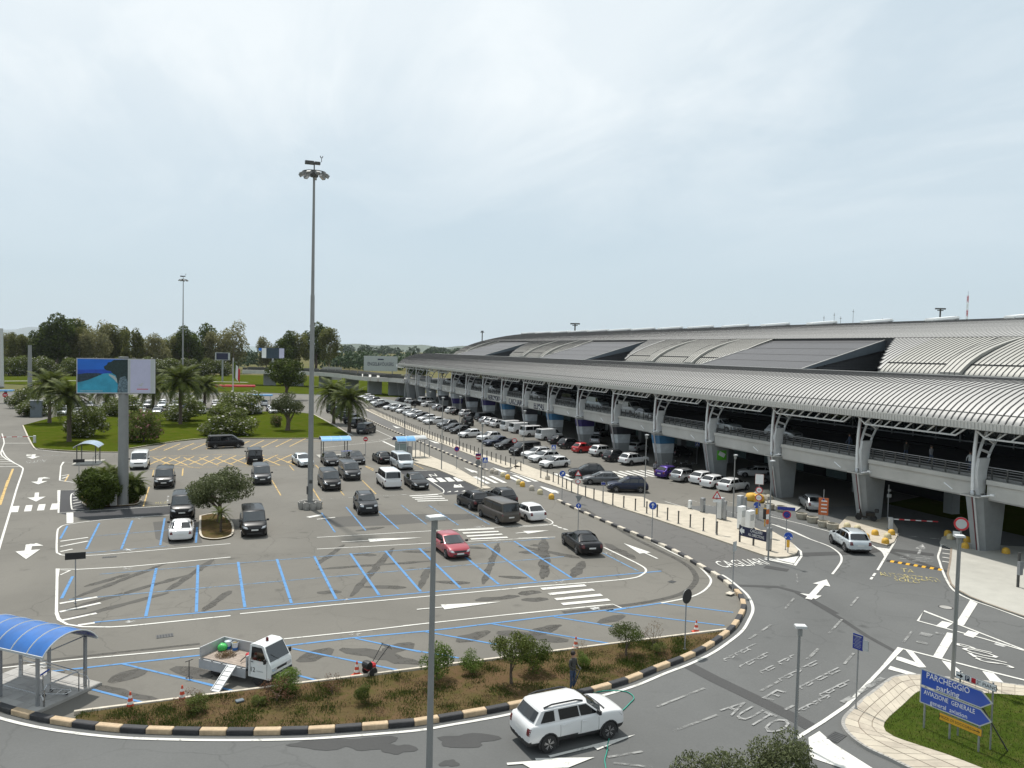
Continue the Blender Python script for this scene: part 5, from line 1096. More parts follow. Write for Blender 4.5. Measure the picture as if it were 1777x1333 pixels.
for i, (px, ty, k) in enumerate(EUC):
    b = G(px, 646 + rr.uniform(-2, 2)); D = math.hypot(b.x, b.y); d = ray(px, ty); hgt = CAMH + d.z*D/math.hypot(d.x, d.y); sc = hgt/(20.0 if k != 'eucd' else 20.6)
    plant(k, 'eucalyptus_tree', b.x, b.y, 0, sc, '%s eucalyptus in the tree line beyond the car parks, %s from the left' % ('dense dark green' if k == 'eucd' else ('pale thin-leaved' if k in ('euc1', 'euc3') else 'olive green'), ORD[sorted(e[0] for e in EUC).index(px)]), 'tree', 'eucalyptus tree line')
for i in range(3): tree_proto('ole%d' % i, 1.0, .95, .82, .5, .05, 20, 5200, .125, 'leaf_oleander', 40+i, 'bark', .44, .42, ('petal_white', 420) if i < 2 else ('petal_pink', 420), low=-.85)
for i in range(17):
    px = -14 + i*26.5 + rr.uniform(-5, 5); b = G(px, 652.5)
    if px > 400: continue
    plant('ole%d' % (i % 2), 'oleander_bush', b.x, b.y, 0, 5.2 + rr.uniform(-.4, .5), 'tall oleander in the long hedge before the eucalyptus trees, %s from the left' % ORD[i], 'bush', 'oleanders of the long hedge', sz=4.6 + rr.uniform(-.5, .4))
def shrub(key, name, px, pyb, wpx, hpx, label, z=.12, group=None, cat='bush'):
    b = G(px, pyb); D = math.hypot(b.x, b.y); sc = wpx/2/1370*D*1.04; hh = hpx/1370*D
    return plant(key, name, b.x, b.y, z, sc, label, cat, group, sz=hh/1.8)
for key, px, pb, w, h, lab in (('ole1', 155, 759, 68, 50, 'loose oleander behind the left palm trunk on the lawn'), ('ole2', 250, 768, 68, 60, 'reddish flowering oleander right beside the billboard post'), ('ole0', 395, 756, 86, 52, 'rounded oleander with white blossom in front of the lawn middle'), ('ole0', 318, 731, 60, 42, 'dark bush at the foot of the middle palm'), ('ole1', 420, 719, 74, 40, 'wide oleander beside the flagpole'), ('ole0', 212, 722, 60, 34, 'bush behind the billboard post'), ('ole0', 40, 708, 44, 32, 'low dark bush by the road on the far left'), ('ole1', 62, 722, 50, 26, 'brownish hedge bush behind the dark cabinet'), ('ole2', 478, 742, 20, 24, 'small bush against the olive trunk')):
    shrub(key, 'oleander_bush', px, pb, w, h, lab)
# olives and round tree on the lawn
tree_proto('olive', 2.0, 1.45, 2.05, 1.5, .14, 18, 8500, .19, 'leaf_olive', 61, 'bark', .42, .34, low=-.8)
tree_proto('olive2', 2.1, 2.0, 3.2, 1.9, .30, 12, 4200, .26, 'leaf_olive', 62, 'bark', .42, .34)
tree_proto('round', 3.4, 3.0, 4.2, 2.5, .3, 14, 5000, .42, 'leaf_dark', 63, 'bark', .42, .45)
p = G(381, 907); plant('olive', 'olive_tree', p.x, p.y, .1, 1.34, 'grey-green olive tree in the kerbed island of the car park', 'tree', rot=.6)
p = G(499, 748); plant('olive2', 'olive_tree', p.x, p.y, .1, 1.35, 'olive with a short thick trunk on the lawn left of the mast', 'tree', rot=1.0)
p = G(497, 694); plant('round', 'round_tree', p.x, p.y, .1, 1.6, 'dense round dark tree behind the lawn', 'tree', rot=2.0)
# palms
def frond_mesh(L, seed, n=22, droop=1.0):
    g = np.random.default_rng(seed); V = []
    pts = []
    for k in range(n+1):
        t = k/n; pts.append(Vector((L*t*(1-.12*t), 0, L*(.42*t - .62*droop*t*t))))
    mbq = []
    for k in range(2, n+1):
        p = pts[k]; tdir = (pts[k]-pts[k-1]).normalized(); ln = L*.20*math.sin(math.pi*min(1, (k/n)*.85+.12))**.6
        for sg in (1, -1):
            dr = (tdir*.55 + Vector((0, sg*.8, -.22)) + Vector(g.normal(size=3)*.07)).normalized(); w = tdir*.05*L/3
            e = p + dr*ln; mbq += [p-w, p+w, e+w*.2, e-w*.2]
    for k in range(n):
        a, b = pts[k], pts[k+1]; w = Vector((0, .03*(1-k/n)+.006, 0)); mbq += [a-w, a+w, b+w, b-w]
    return quads_mesh('frond', np.array([tuple(v) for v in mbq]), 'leaf_palm')
FR = [frond_mesh(3.4, s_, 30, droop=d_) for s_, d_ in ((1, .75), (2, 1.05), (3, 1.35))]
def palm(px, pyb, pyc, rpx, label, nf=58, z=.12, loc=None, trunk_r=.30):
    b = G(px, pyb) if loc is None else Vector(loc); D = math.hypot(b.x, b.y); d = ray(px, pyc); hc = CAMH + d.z*D/math.hypot(d.x, d.y); sc = rpx/1370*D/3.4
    t = thing('palm_tree', label, 'palm', (b.x, b.y, z), 0)
    mb = MB().mat('bark_palm'); pts = []; rs = []
    for k in range(11): pts.append((0, 0, -.1 + hc*.97*k/10)); rs.append(trunk_r*(1.25 if k == 0 else (1.0 + (.08 if k % 2 else -.04) + (.35 if k > 8 else 0))))
    mb.tube(pts, rs, 10); obj('trunk', mb.mesh('trunk', 60), t)
    g = random.Random(px)
    for k in range(nf):
        u = k/nf; tilt = -1.05 + 1.75*u + g.uniform(-.12, .12); az = k*2.39996 + g.uniform(-.2, .2)
        obj('frond', FR[0 if u < .35 else (1 if u < .7 else 2)], t, (0, 0, hc), (g.uniform(-.25, .25), tilt*.8, az), scale=sc*g.uniform(.85, 1.1))
    return t
palm(120, 768, 690, 44, 'palm with a tall dark trunk on the lawn left of the billboard'); palm(86, 735, 670, 38, 'leftmost palm, behind the tall-trunked one'); palm(313, 737, 664, 45, 'large palm in the middle of the lawn'); palm(355, 709, 672, 34, 'smaller palm right behind the middle one'); palm(184, 716, 676, 36, 'palm hidden behind the blue half of the billboard'); palm(266, 712, 672, 38, 'palm behind the right edge of the billboard'); palm(606, 751, 697, 42, 'near palm beside the row of dark vans'); palm(579, 736, 684, 42, 'far palm beside the row of dark vans')
palm(383, 925, 893, 24, 'knee-high young palm at the foot of the car park olive', 20, .1, trunk_r=.10)
# islands in the car park
def island(name, pts, o):
    P_ = smooth_path(GP(pts + [pts[0]], o), 4)[:-1]; slab(name, [(p.x, p.y) for p in P_], 0, .10, 'soil', kind='structure')
    struct(name + '_kerb', MB().mat('kerb_white').strip([(p.x, p.y) for p in P_] + [(P_[0].x, P_[0].y)], .16, .125))
island('tree_island', [(1545, 520), (1660, 505), (1777, 560), (1790, 660), (1700, 695), (1600, 695), (1545, 660)], A_); island('billboard_island', [(650, 370), (760, 335), (950, 340), (1070, 370), (1060, 425), (900, 440), (660, 440)], A_)
tree_proto('yucca', 1.0, .95, .85, .5, .1, 20, 6500, .24, 'leaf_dark', 71, 'bark', .44, .22, low=-.95)
tree_proto('yucca2', 1.0, 1.0, 1.0, .7, .1, 16, 3600, .34, 'leaf_palm', 72, 'bark', .42, .14)
shrub('yucca', 'spiky_bush', 172, 880, 62, 58, 'dark dense bush left of the billboard post', .1); shrub('yucca', 'spiky_bush', 228, 872, 44, 40, 'dark dense bush right of the billboard post', .1)
palm(176, 873, 838, 40, 'dwarf palm among the dark bush left of the billboard post', 40, .1, trunk_r=.2); palm(196, 868, 828, 34, 'upright dwarf palm right behind the billboard post', 36, .1, trunk_r=.2); palm(232, 872, 842, 30, 'dwarf palm right of the billboard post', 34, .1, trunk_r=.2)
# planter shrubs
for i, (m_, n_, sz_, f_) in enumerate((('leaf_fresh', 2300, .11, .4), ('leaf_shrub', 2600, .10, .4), ('leaf_dark', 3200, .10, .42), ('leaf_red', 700, .09, .3), ('leaf_dry', 420, .08, .34))): tree_proto('sh%d' % i, 1.0, .9, .92, .6, .04, 16, int(n_*1.3), sz_, m_, 80+i, 'bark', f_, .42, low=-.9)
SH = [('sh1', 342, 1241, 46, 30, 'low reddish-green shrub at the narrow end of the planter'), ('sh3', 330, 1238, 60, 36, 'sparse reddish twigs round the low shrub beside the cone'), ('sh0', 496, 1205, 56, 44, 'bright green shrub right under the little truck'), ('sh3', 480, 1222, 70, 44, 'straggly reddish shrub in front of the bright green one'), ('sh3', 576, 1208, 46, 36, 'reddish thin shrub left of the red engine'), ('sh2', 628, 1224, 34, 32, 'small dark shrub with bare stakes'), ('sh0', 757, 1184, 60, 74, 'tall bright green shrub beside the near lamp post'), ('sh0', 818, 1172, 46, 40, 'bright green bushy shrub right of the lamp post'), ('sh2', 925, 1172, 62, 62, 'dark rounded shrub behind the small tree'), ('sh4', 1132, 1131, 46, 52, 'dry bare-twigged shrub near the mirror pole'), ('sh0', 1012, 1162, 26, 30, 'small yellow-green shrub behind the standing person'), ('sh1', 1145, 1136, 30, 16, 'low green tuft under the dry shrub'), ('sh4', 1006, 1148, 34, 36, 'dry leaning twigs beside the cone in the planter'), ('sh1', 448, 1228, 30, 16, 'flat green tuft in the planter soil')]
for k, px, pb, w, h, lab in SH: shrub(k, 'shrub', px, pb, w, h, lab, .12)
tree_proto('sh5', 1.0, .75, 1.45, 1.0, .07, 12, 3600, .10, 'leaf_shrub', 91, 'bark', .4, .42); tree_proto('sh6', 1.0, .72, 1.35, .9, .06, 14, 3600, .09, 'leaf_dark', 92, 'bark', .42, .4)
def small_tree(key, px, pb, w, h, lab):
    b = G(px, pb); D = math.hypot(b.x, b.y); plant(key, 'small_tree', b.x, b.y, .12, w/2/1370*D, lab, 'tree', sz=h/1370*D/2.2)
small_tree('sh5', 887, 1190, 82, 92, 'small yellow-green tree with a twisted trunk in the planter'); small_tree('sh6', 1086, 1141, 66, 58, 'small dark round-topped tree in the planter')
# foreground crowns at the bottom edge
tree_proto('near0', 1.9, 1.7, 3.4, 2.3, .14, 16, 9000, .13, 'leaf_olive', 95, 'bark', .40, .34)
tree_proto('near1', 1.6, 1.5, 3.6, 2.3, .14, 16, 8000, .13, 'leaf_olive', 96, 'bark', .40, .34)
def at_depth(px, py_, D):
    d = ray(px, py_); k = D/math.hypot(d.x, d.y); return Vector((d.x*k, d.y*k, CAMH + d.z*k))
q = at_depth(1268, 1272, 19.0); plant('near0', 'olive_tree', q.x, q.y, q.z-5.15*.68, .68, 'olive crown at the bottom edge, left of the two', 'tree', rot=.3)
q = at_depth(1366, 1272, 19.6); plant('near1', 'olive_tree', q.x, q.y, q.z-5.15*.62, .62, 'olive crown at the bottom edge, right of the two, by the lamp post', 'tree', rot=1.3)
# grass
def in_poly(x, y, P_):
    c = np.zeros(len(x), bool); j = len(P_)-1
    for i in range(len(P_)):
        xi, yi = P_[i][:2]; xj, yj = P_[j][:2]; c ^= ((yi > y) != (yj > y)) & (x < (xj-xi)*(y-yi)/((yj-yi) or 1e-9)+xi); j = i
    return c
def blades(name, poly, n, h, w, z, mat, seed, clump=None):
    g = np.random.default_rng(seed); P_ = np.array([p[:2] for p in poly]); lo, hi = P_.min(0), P_.max(0)
    xy = g.uniform(lo, hi, (n*3, 2))
    if clump:
        cc = xy[:clump]; xy = cc[g.integers(0, clump, n*3)] + g.normal(size=(n*3, 2))*.28
    xy = xy[in_poly(xy[:, 0], xy[:, 1], [tuple(p) for p in P_])][:n]; m = len(xy)
    a = g.uniform(0, 6.283, m); dx_ = np.stack([np.cos(a), np.sin(a), 0*a], 1)*w*g.uniform(.6, 1.3, m)[:, None]/2; hh = h*g.uniform(.5, 1.4, m); ln = g.normal(size=(m, 2))*h*.45
    c = np.concatenate([xy, np.full((m, 1), z)], 1); tp_ = c + np.concatenate([ln, hh[:, None]], 1)
    return quads_mesh(name, np.stack([c-dx_, c+dx_, tp_+dx_*.3, tp_-dx_*.3], 1).reshape(-1, 3), mat)
obj('grass', blades('grass', NL, 42000, .06, .02, .128, 'grass_blade', 5), kind='stuff', label='mown grass of the near lawn round the blue direction sign', cat='grass')
pp_ = [(p.x, p.y) for p in poly]
obj('weeds', blades('weeds', pp_, 22000, .09, .03, .11, 'grass_blade', 6, 130), kind='stuff', label='patchy weeds and grass on the planter soil', cat='grass')
obj('dry_litter', blades('dry_litter', pp_, 9000, .05, .035, .11, 'leaf_dry', 8, 160), kind='stuff', label='dry leaf litter on the planter soil', cat='grass')
# ================================================================ street furniture, signs, people, far things
FACE = Matrix(((1, 0, 0), (0, 0, -1), (0, 1, 0)))     # sign plane facing local -Y
def to_cam(x, y, turn=0.0): return math.atan2(-x, y)*1.0 + turn      # rotation that turns local -Y towards the camera
def htop(b, px, py_):
    D = math.hypot(b.x, b.y); d = ray(px, py_); return CAMH + d.z*D/math.hypot(d.x, d.y)
def stext(txt, size, mat, parent, x, z, y=-.03, name='lettering', sx=1.0):
    o = wall_text(txt, size, mat, parent, Vector((x, y, z)), FACE, .002, name); o.scale = (sx, 1, 1); return o
# bollards
bm_ = MB().mat('dark_metal').lathe([(.06, .1), (.06, 1.1), (.075, 1.12), (.075, 1.2), (.04, 1.25)], 10).mat('galv').lathe([(.1, .1), (.1, .16)], 10); bolm = bm_.mesh('bollard', 40)
BL1 = smooth_path(GP([(150, 200), (258, 238), (370, 300), (600, 375), (855, 440), (995, 485), (1150, 535), (1320, 583), (1405, 610)], C_), 4)
BL2 = smooth_path([Vector((36.6, 91, 0)), Vector((36.3, 96, 0)), Vector((35.6, 107, 0)), Vector((35.0, 123, 0)), Vector((34.9, 141, 0)), Vector((35.2, 165, 0)), Vector((35.9, 188, 0))], 5)
pts_b = resample(BL1, 1.55) + resample(BL2, 1.55)
for p in pts_b: obj('bollard', bolm, None, (p.x, p.y, .02), label='slim dark metal bollard on the pale strip between bus lane and parked cars', cat='bollard', group='slim bollards along the bus lane')
# low rail with chain between near bollards
bar_ = MB().mat('galv')
dome = MB().lathe([(.24, 0), (.25, .12), (.25, .26), (.22, .38), (.13, .47), (.03, .5)], 14)
def dmesh(mat):
    m = MB().mat(mat); m.add(dome.v, dome.f); return m.mesh('dome_bollard', 60)
dome.v = [(x*1.18, y*1.18, z*1.15) for x, y, z in dome.v]
DM = {k: dmesh(k) for k in ('dome_yellow', 'dome_cream', 'dome_grey')}
def domes(lst, o, where, grp):
    for i, (x, y, c) in enumerate(lst):
        p = GP([(x, y)], o)[0]; obj('dome_bollard', DM['dome_'+c], None, (p.x, p.y, .004), label='%s dome-topped concrete bollard %s, %s from the left' % ({'yellow': 'yellow', 'cream': 'cream', 'grey': 'grey'}[c], where, ORD[i]), cat='bollard', group=grp)
domes([(1128, 1072, 'grey'), (1158, 1080, 'grey'), (1210, 1100, 'cream'), (1248, 1118, 'yellow'), (1333, 1158, 'cream'), (1362, 1175, 'yellow'), (1433, 1205, 'grey'), (1497, 1235, 'cream'), (1585, 1272, 'yellow')], T_, 'closing the kerb gap at the crossing', 'domes at the kerb gap')
domes([(560, 462, 'cream'), (630, 480, 'cream'), (688, 538, 'yellow'), (750, 512, 'yellow'), (820, 570, 'yellow'), (835, 535, 'cream'), (862, 510, 'yellow')], D_, 'on the barrier island', 'domes on the barrier island')
domes([(1245, 515, 'yellow'), (1262, 540, 'cream'), (1362, 602, 'yellow'), (1378, 560, 'yellow'), (1640, 638, 'yellow')], D_, 'by the pier beside the underpass', 'domes beside the underpass')
p = GP([(1555, 1130)], T_)[0]; obj('dome_bollard', DM['dome_grey'], None, (p.x, p.y, .1), label='grey dome-topped bollard alone beside the slim bollards', cat='bollard')
# concrete planter rings used as barrier, boulders
ringm = MB().mat('rock').lathe([(.42, 0), (.50, .25), (.52, .55), (.44, .58), (.40, .35)], 14).mesh('concrete_block', 50)
for i, (x, y) in enumerate([(30, 330), (110, 345), (250, 395), (325, 420), (400, 450), (462, 468)]):
    p = GP([(x, y)], D_)[0]; obj('concrete_tub', ringm, None, (p.x, p.y, 0), random.uniform(0, 6), label='rough round concrete tub in the chain beside the silver hatchback, %s from the left' % ORD[i], cat='tub', group='concrete tubs')
def rock_mesh(seed):
    bm = bmesh.new(); bmesh.ops.create_icosphere(bm, subdivisions=2, radius=.5); g = random.Random(seed)
    for v in bm.verts: v.co = v.co*g.uniform(.82, 1.12); v.co.z *= .75
    me = bpy.data.meshes.new('boulder'); bm.to_mesh(me); bm.free(); me.materials.append(MAT('rock')); return me
RK = [rock_mesh(i) for i in range(3)]
for i, (x, y, s_) in enumerate([(1610, 330, 1.1), (1640, 315, 1.2), (1680, 320, 1.3), (1700, 345, 1.0), (1660, 350, 1.1)]):
    p = GP([(x, y)], C_)[0]; obj('boulder', RK[i % 3], None, (p.x, p.y, .25), i*1.3, scale=s_, label='rough pale boulder by the pier end of the terminal-side row, %s from the left' % ORD[i], cat='boulder', group='boulders')
for i, (x, y) in enumerate([(1560, 345), (1605, 360)]):
    p = GP([(x, y)], C_)[0]; obj('bollard_lying', DM['dome_yellow'], None, (p.x, p.y, .25), (R(80), 0, i+.4), scale=1.8, label='yellow concrete dome tipped over against the boulders, %s of two' % ('left' if i == 0 else 'right'), cat='bollard')
# ---------------------------------------------------------------- masts and lamp posts
def mast(b, h, label, sc=.86, base=True, name='floodlight_mast'):
    t = thing(name, label, 'light mast', (b.x, b.y, 0))
    m = MB().mat('mast_grey'); r = .29*sc; m.tube([(0, 0, 0), (0, 0, h*.33), (0, 0, h*.62), (0, 0, h*.625)], [r, r*.9, r*.74, r*.66], 14); m.tube([(0, 0, h*.62), (0, 0, h-.9)], [r*.62, r*.40], 12); m.mat('dark_metal').box((-r-.03, 0, 1.7), (.10, .22, .75)); m.box((0, -r, 2.5), (.3, .06, .3)); obj('pole', m.mesh('pole', 40), t)
    hd = MB().mat('dark_metal').lathe([(.42*sc, h-1.2), (.45*sc, h-.8), (.3*sc, h-.6)], 12); Rr = 1.2*sc
    for k in range(20):
        a, c = 2*math.pi*k/20, 2*math.pi*(k+1)/20; hd.bar((Rr*math.cos(a), Rr*math.sin(a), h-.8), (Rr*math.cos(c), Rr*math.sin(c), h-.8), .07, .07)
    for k in range(4): a = math.pi/2*k + .4; hd.bar((0, 0, h-.8), (Rr*math.cos(a), Rr*math.sin(a), h-.8), .06, .06)
    hd.box((-.5*sc, 0, h+.05), (.9*sc, .5*sc, .28)); hd.box((.35*sc, .2, h+.1), (.6*sc, .4*sc, .24)); hd.bar((0, 0, h-.8), (0, 0, h+.1), .1, .1); hd.tube([(.75*sc, 0, h+.2), (.75*sc, 0, h+.6)], .03, 6); hd.tube([(.62*sc, 0, h+.75), (.66*sc, 0, h+.6), (.84*sc, 0, h+.6), (.88*sc, 0, h+.75)], .04, 6); obj('head_frame', hd, t)
    fl = MB().mat('mast_grey').box((0, 0, 0), (.62*sc, .40*sc, .30*sc)); fl.mat('lamp_glass').box((0, 0, -.152*sc), (.5*sc, .32*sc, .006)); fm = fl.mesh('floodlight')
    for k in range(9):
        a = 2*math.pi*k/9; obj('floodlight', fm, t, (1.28*sc*math.cos(a), 1.28*sc*math.sin(a), h-1.0), (0, R(28), a))
    if base:
        bs = MB().mat('concrete_dark')
        for k in range(9): a = 2*math.pi*k/9; bs.lathe([(.28, 0), (.34, .3), (.34, .62), (.26, .6), (.24, .4)], 10, (.78*math.cos(a), .78*math.sin(a), 0))
        bs.lathe([(.8, 0), (.8, .35)], 18); obj('base_ring', bs, t)
    return t
b = G(538, 882); mast(b, htop(b, 545, 284), 'very tall floodlight mast rising from a ring of concrete tubs in the car park')
b = Vector((-6.1, 228, 0)); mast(b, htop(b, 318, 480), 'thinner floodlight mast far behind the lawn palms', .8, False)
b = G(52, 700); t = thing('light_pole', 'plain grey pole rising above the hedge on the far left', 'pole', (b.x, b.y, 0)); obj('pole', MB().mat('mast_grey').tube([(0, 0, 0), (0, 0, htop(b, 53, 599))], [.55, .38], 10), t); obj('pole_foot', MB().mat('concrete_dark').lathe([(.9, 0), (.8, .4)], 12), t)
b = G(2, 672); t = thing('light_pole', 'thick pale pole cut by the left edge', 'pole', (b.x, b.y, 0)); obj('pole', MB().mat('galv_light').tube([(0, 0, 0), (0, 0, htop(b, 2, 570))], [.8, .6], 10), t); obj('pole_foot', MB().mat('concrete_dark').lathe([(1.0, 0), (.9, .4)], 12), t)
def lamp(b, h, label, r=.09, head=.62, rot=0.0, z=0.0):
    t = thing('street_lamp', label, 'street lamp', (b.x, b.y, z), rot)
    obj('pole', MB().mat('mast_grey').tube([(0, 0, 0), (0, 0, 1.2), (0, 0, h-.12)], [r*1.15, r, r*.7], 12).mesh('pole', 40), t)
    m = MB().mat('mast_grey').box((0, -head*.1, h-.22), (.13, .2, .3)); m.mat('galv_light').box((0, -head*.22, h), (head, head*.72, .09)); m.mat('sign_white').box((0, -head*.22, h+.05), (head*.9, head*.62, .02)); m.mat('lamp_glass').box((0, -head*.22, h-.05), (head*.7, head*.5, .01)); obj('lamp_head', m, t); return t
b = G(743, 1430); lamp(b, htop(b, 752, 897), 'street lamp in the foreground rising past the planter, seen from slightly above', .11, .52, .15)
b = G(1380, 1290); lamp(b, htop(b, 1388, 1086), 'short street lamp beside the crown at the bottom edge', .068, .42, -.4)
b = G(1652, 1182); lamp(b, htop(b, 1664, 930), 'street lamp behind the blue direction sign, its head below the round white sign', .068, .42, -.5)
for i, (bx, by, tx, ty, w) in enumerate([(835, 848, 835, 735, 'by the no-entry sign'), (766, 816, 767, 690, 'left of the crossing beside the lot footway'), (908, 807, 909, 713, 'between the parked rows by the white hatchback'), (1118, 882, 1124, 755, 'next to the last slim bollards'), (702, 760, 703, 695, 'far down the striped kerb'), (1333, 973, 1339, 800, 'on the island of the dark direction sign'), (1272, 897, 1277, 790, 'behind the ticket machines'), (745, 745, 745, 680, 'far down between the parked rows'), (797, 770, 798, 688, 'amid the bollard row')]):
    b = G(bx, by); lamp(b, htop(b, tx, ty), 'thin street lamp %s' % w, .06, .34, .2)
# ---------------------------------------------------------------- signs
def disc(m, r, z, y, mat, n=20):
    m.mat(mat); m.add([(0, y, z)] + [(r*math.cos(2*math.pi*k/n), y, z + r*math.sin(2*math.pi*k/n)) for k in range(n)], [(0, 1+(k+1) % n, 1+k) for k in range(n)]); return m
def plate_disc(t, z, r, face, rim=None, rr_=.78, name='sign_disc'):
    m = MB().mat('sign_back').lathe([(r, -.012), (r, .012)], 20, (0, -.05, z), 'Y'); disc(m, r*.985, z, -.064, rim or face); 
    if rim: disc(m, r*rr_, z, -.066, face)
    return obj(name, m, t)
def plate_tri(t, z, r, up=True, face='sign_white', rim='sign_red'):
    def tri(rad, y, mat, m):
        pts = [(rad*math.sin(2*math.pi*k/3), y, z + (1 if up else -1)*rad*math.cos(2*math.pi*k/3)) for k in range(3)]; m.mat(mat).add(pts, [(0, 1, 2)])
    m = MB(); tri(r, -.05, 'sign_back', m); tri(r, -.064, rim, m); tri(r*.62, -.066, face, m); return obj('sign_triangle', m, t)
def plate_rect(t, x, z, w, h, face, border=None, name='sign_plate', bw=.02):
    m = MB().mat('sign_back').box((x, -.05, z), (w, .022, h)); m.mat(border or face).box((x, -.0625, z), (w-.004, .003, h-.004))
    if border: m.mat(face).box((x, -.0655, z), (w-2*bw, .003, h-2*bw))
    return obj(name, m, t)
def post(px, py_, h, label, z=0.0, turn=0.0, r=.032, cat='sign', name='traffic_sign', mat='galv'):
    b = G(px, py_); t = thing(name, label, cat, (b.x, b.y, z), to_cam(b.x, b.y, turn)); obj('post', MB().mat(mat).tube([(0, 0, 0), (0, 0, h)], r, 8).lathe([(r*2.2, 0), (r*2.2, .05)], 8), t); return t
def blue_arrow(t, z, r, ang):
    plate_disc(t, z, r, 'sign_blue', 'sign_white', .93); d = Vector((math.sin(ang), 0, math.cos(ang))); n_ = Vector((math.cos(ang), 0, -math.sin(ang))); m = MB().mat('sign_white'); c = Vector((0, -.069, z))
    m.add([c-d*r*.6-n_*r*.1, c-d*r*.6+n_*r*.1, c+d*r*.15+n_*r*.1, c+d*r*.15-n_*r*.1], [(0, 1, 2, 3)]); m.add([c+d*r*.68, c+d*r*.1+n_*r*.42, c+d*r*.1-n_*r*.42], [(0, 1, 2)]); obj('arrow', m, t)
def ped(t, z, s_=.6):
    plate_rect(t, 0, z, s_, s_, 'sign_blue', 'sign_white'); m = MB().mat('sign_white'); k = s_*.36; m.add([(-k, -.069, z-k*.8), (k, -.069, z-k*.8), (0, -.069, z+k)], [(0, 1, 2)]); m.mat('black').bar((0, -.072, z-k*.3), (0, -.072, z+k*.35), .03, .004).bar((0, -.072, z-k*.3), (.07, -.072, z-k*.7), .025, .004).bar((0, -.072, z-k*.3), (-.07, -.072, z-k*.7), .025, .004); obj('pictogram', m, t)
def noentry(t, z, r=.3):
    plate_disc(t, z, r, 'sign_red'); obj('bar', MB().mat('sign_white').box((0, -.067, z), (r*1.4, .004, r*.34)), t)
t = post(829, 841, 3.6, 'sign post with a no-entry disc over a dark disc at the lot crossing', .12); plate_rect(t, 0, 3.25, .62, .26, 'sign_dblue'); noentry(t, 3.0, .31); plate_disc(t, 2.35, .3, 'sign_back', 'black', .9)
t = post(841, 843, 3.0, 'blue pedestrian crossing sign beside the no-entry post', .12); ped(t, 2.75)
t = post(960, 812, 2.9, 'blue pedestrian crossing sign among the white parked cars', .1); ped(t, 2.6); plate_rect(t, 0, 2.1, .5, .3, 'sign_grey')
t = post(1209, 806, 3.1, 'blue pedestrian crossing sign in the shade beside the motor scooters', .1); ped(t, 2.7); plate_rect(t, 0, 3.2, .5, .3, 'sign_grey')
t = post(792, 815, 2.6, 'round red no-stopping sign on the lot footway', .1); plate_disc(t, 2.5, .33, 'sign_dblue', 'sign_red', .75)
t = post(634, 793, 2.4, 'no-entry disc on a thin post beside the two black saloons', .1); noentry(t, 2.35, .32)
t = post(892, 797, 2.7, 'round red sign on a post between the black minivan and white cars', .1); plate_disc(t, 2.5, .34, 'sign_grey', 'sign_red', .72)
t = post(975, 871, 3.0, 'blue mandatory direction disc at the kerb end by the crossing', .1); blue_arrow(t, 2.75, .32, .7)
t = post(1131, 941, 3.0, 'blue straight-ahead disc on the striped kerb', .2); blue_arrow(t, 2.75, .32, 0)
t = post(1003, 921, 3.0, 'give-way triangle over a small blue disc behind the black saloon', .02); plate_tri(t, 2.75, .34, False, 'sign_back', 'sign_back'); blue_arrow(t, 2.1, .24, 0)
t = post(1002, 873, 3.1, 'warning triangle with a red border above a round sign by the bollards', .1); plate_tri(t, 2.85, .40); plate_rect(t, 0, 2.42, .5, .22, 'sign_grey'); plate_disc(t, 2.05, .25, 'sign_white', 'sign_red', .72)
t = post(1242, 928, 3.6, 'pedestrian warning triangle beside the ticket machines', .12); plate_tri(t, 3.15, .46); plate_rect(t, 0, 2.72, .62, .2, 'sign_white'); obj('pictogram', MB().mat('black').bar((0, -.07, 3.0), (0, -.07, 3.25), .05, .004).bar((0, -.07, 3.0), (.08, -.07, 2.9), .03, .004).bar((0, -.07, 3.0), (-.08, -.07, 2.9), .03, .004), t)
t = post(1046, 876, 2.2, 'small blue parking plate on the bollard strip', .12); plate_rect(t, 0, 2.0, .42, .28, 'sign_dblue', 'sign_white')
t = post(1271, 1031, 3.2, 'small white plate seen nearly edge-on on a thin post at the kerb bend', .1, 1.1); plate_rect(t, 0, 2.95, .45, .6, 'sign_grey'); obj('pole_foot', MB().mat('kerb_white').box((-.3, 0, .02), (.6, .4, .04)), t)
t = post(1188, 1131, 3.0, 'round black-backed sign on a post at the planter edge', .1, .95); plate_disc(t, 2.75, .38, 'black', 'dark_metal', .95)
t = post(131, 1047, 2.9, 'black rectangular board on a post in the striped corner of the bays', 0, -.1); plate_rect(t, 0, 2.75, 1.05, .40, 'black', 'dark_metal', bw=.015)
t = post(137, 846, 2.9, 'black rectangular board beside the spiky bush', 0, -.1); plate_rect(t, .0, 2.75, 1.05, .34, 'black', 'dark_metal', bw=.015)
t = post(1485, 1235, 3.2, 'blue notice plate on a post at the footway corner', .12, -.55); plate_rect(t, 0, 2.9, .46, .66, 'sign_dblue', 'sign_blue', bw=.01)
for k in range(9): obj('text_line', MB().mat('sign_grey').box((-.02 + .02*(k % 2), -.069, 3.14 - k*.06), (.36 - .05*(k % 3), .002, .012 if k else .03)), t)
plate_rect(t, .34, 2.85, .28, .45, 'sign_grey')
b = G(1652, 1182); t = thing('traffic_sign', 'large round white sign with a red ring above the lamp behind the direction sign', 'sign', (b.x+.5, b.y+.3, 0), to_cam(b.x, b.y)); obj('post', MB().mat('galv').tube([(0, 0, 0), (0, 0, 7.6)], .04, 8), t); plate_disc(t, 7.35, .32, 'sign_grey', 'sign_red', .72); plate_rect(t, -.18, 6.85, .3, .25, 'sign_white')
